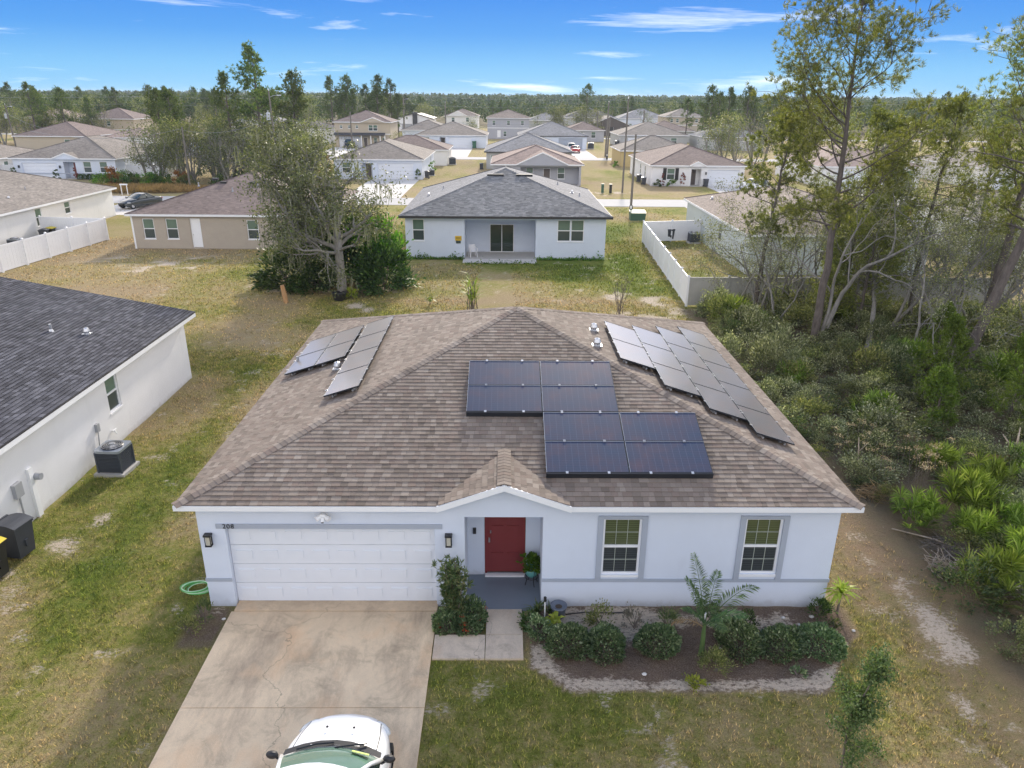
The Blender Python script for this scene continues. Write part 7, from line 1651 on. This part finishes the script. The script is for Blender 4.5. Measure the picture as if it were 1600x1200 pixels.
for yy in np.arange(9, 42, 2.1):
    for xx in np.arange(14, 40, 2.1):
        x, y = xx + fg.uniform(-.8, .8), yy + fg.uniform(-.8, .8)
        if x < visible_x(y) or x > visible_x(y, 9) or x < 13.5: continue
        k = fg.randint(0, 7); s = fg.uniform(1.0, 1.5); plant('scrub_bush', KINDL[k] + ' beyond the right margin of the scrub lot', bushes[k], (x, y, -.05), fg.uniform(0, 6.28), (s, s, s * fg.uniform(.7, 1.1)), 'bush', KINDL[k] + 'es in the undergrowth')
# ragged bushes along the edge
pm = [palmetto_mesh('palmetto', 500 + i, 30 + 4 * i, .60 + .05 * i) for i in range(4)]
PL = [(12.3, 15.4, 1.25, 'bright saw palmetto clump nearest the camera at the sandy path'), (12.2, 18.6, 1.0, 'saw palmetto left of the dead brush by the house corner'), (13.3, 17.7, 1.0, 'saw palmetto in the middle of the edge row'), (14.1, 19.4, 1.1, 'tall saw palmetto up the slope of the edge row'), (14.6, 18.0, 1.0, 'saw palmetto with folded dead fans'), (13.9, 16.4, 1.05, 'saw palmetto half hidden behind the nearest one'), (15.2, 20.4, 1.1, 'saw palmetto at the right margin'), (15.3, 16.9, 1.0, 'saw palmetto at the right margin, lower one'), (13.1, 13.6, .8, 'ragged saw palmetto at lower right margin'), (14.6, 21.9, 1.0, 'saw palmetto behind the edge row'), (12.6, 38.6, 1.5, 'big saw palmetto at the white fence corner'), (13.3, 37.2, 1.0, 'smaller saw palmetto near the fence corner'), (14.2, 25.9, 1.3, 'dark saw palmetto in the middle of the scrub'), (12.6, 29.8, 1.0, 'saw palmetto close behind the right solar panels'), (18.8, 32.0, 1.4, 'saw palmetto beneath the thin oak'), (21.5, 29.0, 1.5, 'saw palmetto by the big leaning trunk'), (17.2, 21.5, 1.2, 'saw palmetto at the right edge below the dead wood'), (18.6, 38.9, 1.3, 'saw palmetto against the back fence')]
for i, (x, y, s, l) in enumerate(PL): plant('saw_palmetto', l, pm[i % 4], (x, y, 0), i * 2.1, s, 'palmetto', 'saw palmettos of the scrub lot')
# seed heads, dead brush, dead wood
fg = np.random.RandomState(3)
def seed_patch(label, x, y, n, seed):
    rg = np.random.RandomState(seed); root = empty('seed_head_plant', label, 'plant', (x, y, 0), 0, 'dry plants with tan seed heads'); b = MB(); P = []
    for i in range(n):
        px, py, h = rg.normal() * .55, rg.normal() * .5, rg.uniform(.7, 1.25); b.tube([(px * .7, py * .7, 0), (px, py, h)], [.008, .005], 3); P.append(np.array([px, py, h]) + rg.normal(size=(26, 3)) * np.array([.07, .07, .025]))
    b.build('stem', 'bark_twig', root); V, F = leaf_arrays(rg, np.concatenate(P), .045, .04); add('seed_heads', npmesh('seed_heads', V, F, 'flower_tan'), root)
for i, (x, y, n, l) in enumerate(((12.0, 22.6, 14, 'patch of tan seed heads nearest the roof edge'), (13.4, 22.0, 8, 'few tan seed heads in the middle of the scrub edge'), (13.3, 20.4, 12, 'tan seed heads above the edge palmettos'), (14.3, 21.2, 8, 'tan seed heads at the right of the edge palmettos'), (12.2, 21.0, 5, 'sparse tan seed heads by the pale dead stick'))): seed_patch(l, x, y, n, i)
b = MB(); b.tube([(11.9, 22.0, 0), (11.8, 21.9, .6), (11.65, 21.8, 1.25)], [.03, .025, .012], 6); b.tube([(11.8, 21.9, .7), (11.95, 21.8, 1.0)], [.015, .008], 5); tag(b.build('dead_stick', 'wood_dead', None, True), 'pale bare dead stick standing at the scrub edge', 'stick')
b = MB(); b.tube([(16.3, 22.2, .35), (17.2, 22.0, .42), (18.0, 22.2, .3)], [.09, .12, .08], 7); lg = b.build('fallen_log', 'wood_split', None, True); tag(lg, 'splintered orange-brown log lying in the scrub at right', 'log')
b = MB()
for e in ((-.5, .1, .9), (.45, 0, .8), (.1, .2, 1.1), (-.15, -.3, .7), (.3, -.2, .5)): b.tube([(17.1, 22.0, .35), (17.1 + e[0] * .5, 22 + e[1] * .5, .35 + e[2] * .65), (17.1 + e[0], 22 + e[1], .35 + e[2])], [.05, .035, .012], 5)
tag(b.build('dead_branches', 'wood_dead', None, True), 'pale forked dead branches sticking up by the splintered log', 'dead branches')
def brush(label, x, y, seed, mat, n=150, r=.7):
    rg = np.random.RandomState(seed); b = MB()
    for i in range(n):
        p = rg.normal(size=3) * np.array([r * .5, r * .4, .10]); p[2] = abs(p[2]) + .03; d = unit(rg.normal(size=3) * np.array([1, 1, .35])); l = rg.uniform(.25, .8); b.tube([p - d * l / 2, p + d * l / 2], [.010, .005], 3, 0, False)
    o = b.build('dead_brush', mat); o.location = (x, y, 0); tag(o, label, 'dead brush', 'heaps of dead twigs at the scrub edge')
brush('heap of grey dead fronds under the edge palmettos', 12.4, 17.0, 1, 'bark_twig', 190, .8); brush('dead fan leaves left on the path edge', 11.7, 16.3, 2, 'wood_dead', 90, .4); brush('grey brush heap beside the nearest palmetto', 13.2, 15.3, 3, 'bark_twig', 170, .8); brush('dead twigs below the roof corner', 11.6, 20.2, 4, 'lf_dead', 120, .6)
b = MB(); b.tube([(11.2, 18.2, .06), (12.1, 17.6, .10), (13.0, 16.6, .12)], [.02, .025, .012], 5); tag(b.build('fallen_branch', 'wood_dead', None, True), 'long pale fallen branch at the path edge', 'branch')
for i, (x, y, r, h, k) in enumerate(((12.9, 12.6, .7, .9, 0), (13.0, 14.3, .75, .95, 1), (12.4, 11.3, .6, .8, 3), (11.9, 19.9, .5, .6, 2), (11.6, 21.4, .55, .6, 0), (11.9, 24.3, .8, .9, 1), (13.2, 10.6, .8, 1.0, 2))):
    plant('scrub_bush', ('grey-green edge bush at the lower right margin' if y < 15 else 'low edge bush close to the house roof'), bushes[k], (x, y, -.03), i * 1.3, (r, r, h * .75), 'bush', 'bushes at the scrub edge')

# ================================================================== WOODED LOT AND STREET TREES FURTHER BACK
def proto_pine(seed, h, wide, mat='lf_farpine', t0=.4, nbr=22):
    mb, V, F = pine_parts(seed, [(0, 0, -.2), (.1, 0, h * .5), (0, 0, h)], .02 * h, t0=t0, nbr=nbr, Lmax=wide, per=2, k=6, nl=.40, nw=.10, asc=(.0, .9), twig=.6, spread=.22); return tree_obj('pine_tree', 'proto', 'tree', mb, 'bark_pine', V, F, mat, (0, 0, -500))
def proto_oak(seed, h, mat='lf_oak', stems=2, leaf=.26, per=9):
    rg = np.random.RandomState(seed); b = MB(); tips = []
    so = dict(OAK, step=[.8, .7, .5], wob=[.12, .22, .3], trop=[.03, .03, .02], kids=[.9, .8, .5], len=(.42, .62), max=2, leaf=1, start=[.28, .15, .1], ang=(.4, 1.1))
    for i in range(stems):
        a = rg.uniform(0, 6.28); grow(b, rg, np.array([rg.normal() * .2, rg.normal() * .2, -.1]), unit(np.array([math.cos(a) * .3, math.sin(a) * .3, 1])), h * rg.uniform(.8, 1), .02 * h, 0, so, tips)
    if len(tips) > 620: tips = [tips[i] for i in rg.choice(len(tips), 620, False)]
    V, F = leaves_at(rg, tips, per, .42, leaf, leaf * .55); return tree_obj('oak_tree', 'proto', 'tree', b, 'bark_oak', V, F, mat, (0, 0, -500))
PP = [proto_pine(601, 14, 2.7, nbr=30), proto_pine(602, 14, 2.3, t0=.45, nbr=28), proto_pine(603, 14, 3.2, t0=.28, nbr=34)]
OO = [proto_oak(611, 8), proto_oak(612, 8, 'lf_scrub2', 3), proto_oak(613, 8, 'lf_far', 2), proto_oak(614, 8, 'lf_bare', 3, .2, 2)]
wr = np.random.RandomState(21)
def put(pr, h0, x, y, h, label, group=None): return copy_tree(pr, (x, y, 0), wr.uniform(0, 6.28), h / h0, label, group)
GL = 'trees on the vacant lot at left'
def lotpos(x, y): return (' behind' if y > 112 else ' in front') + (' at the left end of the lot' if x < -46 else ' just left of the grey pole' if x < -41.2 else ' between the grey pole and tallest pine' if x < -35.4 else ' between tallest pine and lamp pole' if x < -30.4 else ' right of the lamp pole')
put(PP[0], 14, -35.4, 113, 17.0, 'tallest pine of the left lot, its airy crown well above the horizon', GL); put(PP[1], 14, -38.6, 110, 13.6, 'second pine of the left lot, just left of the tallest', GL); put(PP[2], 14, -31.5, 118, 14, 'pine right of the tallest one on the left lot', GL); put(PP[1], 14, -37, 122, 12, 'broad pine behind the lamp pole', GL); put(PP[2], 14, -51, 116, 11.6, 'pine with a dark rounded top left of the lot', GL); put(PP[1], 14, -47.5, 112, 11.5, 'pine with a bare snag top on the lot', GL)
for x, y, h, k in ((-49.5, 106, 7.4, 0), (-47, 104, 6.6, 0), (-45, 108, 7.6, 1), (-43, 106, 6.4, 3), (-40.5, 108, 7.6, 1), (-38, 105, 6.6, 0), (-36, 108, 7.4, 3), (-34, 106, 7.0, 0), (-32, 109, 7.2, 1), (-30, 107, 7.6, 0), (-28.4, 110, 7.0, 3), (-27.6, 106, 6.0, 1), (-50, 112, 7, 1), (-46, 116, 7.6, 0), (-42, 114, 8, 1), (-33, 114, 8.2, 0), (-29, 116, 8.4, 3), (-44, 103, 4.8, 0), (-33, 102.5, 5.6, 1), (-29, 103, 5.4, 0), (-31, 100.8, 4.4, 0), (-36.5, 101.5, 4.6, 0)):
    put(OO[k], 8, x, y, h, ('tall ' if h > 7.4 else 'low ' if h < 6 else '') + ('leafless grey' if k == 3 else 'olive green' if k == 1 else 'grey-green') + ' scrub tree' + lotpos(x, y), GL)
for i in range(34):
    k = int(wr.choice([0, 0, 1, 3, 2])); x, y, h = wr.uniform(-49, -27), wr.uniform(102, 124), wr.uniform(5.6, 8.2); put(OO[k], 8, x, y, h, ('tall ' if h > 7.4 else 'low ' if h < 6 else '') + ('leafless grey' if k == 3 else 'olive green' if k == 1 else 'grey-green') + ' scrub tree' + lotpos(x, y), GL)
for x, y, m, s, l in ((-51.5, 100.4, 'lf_rust', 1.3, 'rust-brown bush at the left end of the thicket'), (-43.4, 102.4, 'lf_rust', 1.2, 'rust-brown bush below the thicket trees near the pole'), (-28.8, 121, 'lf_rust', 1.9, 'rust-red tree top at the right end of the thicket')):
    plant('rusty_bush', l, bush_mesh('rusty_bush', int(abs(x) * 3), 1, 1, 2.0, 700, .2, .11, m, 14), (x, y, 0), 0, s, 'bush', 'rust coloured bushes')
bb = [bush_mesh('lot_bush', 650 + i, 1.5, 1.3, 1.7, 900, .2, .1, m, 20) for i, m in enumerate(('lf_dark', 'lf_scrub2', 'lf_green'))]
for i in range(26):
    plant('lot_bush', 'green bush at the foot of the thicket on the left lot', bb[i % 3], (wr.uniform(-53, -27), wr.uniform(100.5, 104), 0), i, wr.uniform(.7, 1.3), 'bush', 'bushes under the left thicket')
# dry broom grass mound
bg_ = np.random.RandomState(8); n = 2600; x = bg_.uniform(-54, -37, n); y = bg_.uniform(93.6, 100, n); keep = (np.hypot((x + 46) / 8.5, (y - 97) / 3.2) < .7 + .4 * bg_.rand(n)); x, y = x[keep], y[keep]
V, F = needle_arrays(bg_, np.stack([x, y, np.full(len(x), .05)], 1), unit(np.stack([bg_.normal(size=len(x)) * .3, bg_.normal(size=len(x)) * .3, np.ones(len(x))], 1)), 5, .75, .07); o = stuff(add('dry_grass', npmesh('dry_grass', V, F, 'lf_broom')))
V, F = needle_arrays(bg_, np.stack([bg_.uniform(18, 34, 150), bg_.uniform(97, 98, 150), np.full(150, .02)], 1), np.tile([0, 0, 1.0], (150, 1)), 4, .3, .05)
# pines behind the two-storey tan house
for x, y, h, k in ((-47, 214, 15.2, 0), (-43, 217, 15.6, 2), (-41, 212, 12.5, 1), (-38.4, 218, 13.4, 0), (-34.6, 215, 15.8, 1), (-31.6, 219, 14.8, 0), (-36, 222, 13, 2), (-45, 222, 13.4, 1), (-29.4, 216, 11.4, 2)): put(PP[k], 14, x, y, h, 'tall pine of the group behind the two-storey tan house', 'pines behind the two-storey tan house')
# right hand tree group
for x, y, h, k in ((50, 190, 13.6, 2), (53.5, 196, 12.2, 0), (57, 200, 13.4, 1), (60.5, 196, 13.6, 2), (64, 204, 13.2, 0), (67, 196, 11.6, 1), (70, 200, 12.8, 2), (76, 196, 12.6, 0), (46.5, 200, 11, 1)): put(PP[k], 14, x, y, h, 'pine of the group above the grey house at right', 'pines at right behind the grey house')
for x, y, h, k in ((44.5, 138, 9.2, 3), (47.5, 140, 9.8, 0), (51, 143, 9.4, 3), (41.5, 145, 8.2, 1), (43, 132, 7.4, 0), (54, 139, 9.2, 1), (57, 146, 9.4, 0), (39, 141, 6, 2), (40, 152, 7, 2), (45, 150, 8, 1), (38.5, 128, 4.6, 3), (62, 140, 9, 1), (67, 136, 9.4, 0), (73, 142, 9.4, 2), (80, 138, 9.6, 1), (62, 128, 8, 3), (60, 88 + 36, 8, 0), (87, 126, 9, 1)): put(OO[k], 8, x, y, h, 'hazy grey-green tree at right between the ranch house and the pines', 'trees at right beyond the ranch house')
for x, y, h, k in ((33, 60, 6.0, 2), (35, 71, 6, 1), (33.5, 47, 6.4, 0), (32, 76, 4.2, 1), (46, 76, 5, 2), (54, 78, 6, 1), (60, 70, 7, 0), (42, 46.5, 7, 1), (38, 44.5, 7, 3)): put(OO[k], 8, x, y, h, 'yard tree among the houses behind the right pines', 'yard trees behind the right pines')
# trees among the middle houses
for x, y, h, k in ((13, 236, 8, 2), (16, 238, 8.6, 1), (19, 241, 8.8, 2), (22.5, 238, 8.4, 1), (25, 243, 8.8, 2), (10, 240, 6.4, 0), (28, 240, 7.4, 1), (30, 245, 7, 3), (-7.5, 205, 6.2, 0), (-9, 203, 5, 1), (45, 240, 7, 0), (43, 246, 8, 2), (47.5, 230, 6.6, 2), (-22, 163, 4.0, 1), (-19, 164, 3.6, 0)): put(OO[k], 8, x, y, h, 'round green tree among the middle houses', 'trees among the middle houses')
put(OO[0], 8, 33.6, 262, 8.4, 'reddish dull tree left of the brown gabled house', None); put(PP[1], 14, 26.2, 251, 14.6, 'lone pine with a ragged dead top above the far roofs', None)
for x, y, h, k in ((-113, 168, 12.6, 0), (-117, 174, 13.6, 2), (-109, 182, 13, 1), (-104, 186, 12, 2), (-121, 180, 14, 0), (-112, 190, 11, 2), (-128, 186, 13, 1), (-100, 190, 10, 0), (-97, 226, 12.6, 0), (-118, 200, 12, 1), (-86, 235, 12, 2), (-132, 195, 13, 2), (-76, 240, 11, 0)): put(PP[k], 14, x, y, h, 'pine at the left edge of the estate', 'pines at the left edge of the estate')
for i in range(16): put(OO[i % 3], 8, wr.uniform(-128, -98), wr.uniform(178, 192), wr.uniform(6.5, 9), 'dark scrub tree below the pines at the left edge', 'scrub trees at the left edge')
# belt of trees behind the estate
def belt_h(x): return np.interp(x, [-260, -120, -50, -30, 30, 55, 90, 260], [12, 11.6, 11.2, 8.4, 7.6, 9.4, 11, 12.5])
cnt = 0
for i in range(215):
    x = wr.uniform(-230, 230); y = wr.uniform(244, 330) if abs(x) > 62 else wr.uniform(302, 345)
    h = belt_h(x) * wr.uniform(.78, 1.12)
    az_ = x / y; wh = next(l for lim_, l in ((-.58, 'beyond the far left pole'), (-.48, 'beyond the long tan house at left'), (-.38, 'beyond the tall blank tan house'), (-.28, 'beyond the vacant lot trees'), (-.17, 'left of the two-storey tan house'), (-.08, 'beyond the two-storey tan house'), (.0, 'beyond the white garage house'), (.07, 'beyond the lilac-grey house'), (.14, 'beyond the slate blue garage'), (.21, 'beyond the brown gabled house'), (.29, 'beyond the far tan house at right'), (.38, 'behind the right pine group'), (.5, 'behind the tallest near pine'), (9, 'behind the big leaning pine')) if az_ < lim_); sz_ = 'tall ' if h > belt_h(x) * 1.03 else ('short ' if h < belt_h(x) * .88 else ''); dp_ = ' in the front rows' if y < 275 else ' in the back rows' if y > 318 else ' in the woods'
    if wr.rand() < .45: put(PP[wr.randint(3)], 14, x, y, h * 1.06, sz_ + 'pine ' + wh + dp_, 'trees in the belt behind the estate')
    else: put(OO[wr.randint(3)], 8, x, y, h * .85, sz_ + 'broadleaf tree ' + wh + dp_, 'trees in the belt behind the estate')
for o in PP + OO:
    for c in list(kids(o)): bpy.data.objects.remove(c)
    bpy.data.objects.remove(o)
# far woods: one mass
def far_woods():
    rg = np.random.RandomState(55); n = 7600; u = rg.rand(n); y = 335 + (1250 - 335) * u ** 1.25; x = rg.uniform(-1, 1, n) * (y * .82 + 60); sd_ = rg.rand(n) < .16; y = np.where(sd_, rg.uniform(262, 335, n), y); x = np.where(sd_, np.sign(rg.rand(n) - .5) * rg.uniform(66, 300, n), x)
    h = np.interp(x / y * 320, [-260, -120, -50, -30, 30, 55, 90, 260], [12, 11.8, 11.4, 9.0, 8.6, 10.0, 11, 12.5]) * rg.uniform(.72, 1.08, n); h = np.where(y > 520, rg.uniform(8.5, 12.5, n) + (y - 520) / 730 * 4.0, h); rr = h * rg.uniform(.20, .32, n); Vs = []; pine = rg.rand(n) < .5
    q = 46; idx = np.repeat(np.arange(n), q); d = unit(rg.normal(size=(n * q, 3))); r = rg.rand(n * q) ** .4
    P = np.stack([x[idx] + d[:, 0] * r * rr[idx] * np.where(pine[idx], .75, 1.1), y[idx] + d[:, 1] * r * rr[idx], h[idx] * np.where(pine[idx], .62, .52) + d[:, 2] * r * h[idx] * np.where(pine[idx], .36, .46)], 1)
    P[:, 2] = np.maximum(P[:, 2], .3); s = np.clip(y[idx] / 420, .8, 2.2); V, F = leaf_arrays(rg, P, 1.5 * s, 1.0 * s, .6); stuff(add('far_woods', npmesh('far_woods', V, F, 'lf_far')))
far_woods()

# ================================================================== AIR
hb = MB(); hb.box(-1700, 1700, -80, 2700, -1.2, 19.5); hm_ = bpy.data.materials.new('haze_air'); hm_.use_nodes = True; t = hm_.node_tree; t.nodes.clear(); o_ = N(t, 'ShaderNodeOutputMaterial'); v_ = N(t, 'ShaderNodeVolumePrincipled'); v_.inputs['Color'].default_value = (.72, .84, 1.0, 1); v_.inputs['Density'].default_value = .00017; v_.inputs['Anisotropy'].default_value = .2; t.links.new(v_.outputs[0], o_.inputs['Volume'])
stuff(hb.build('haze', hm_))
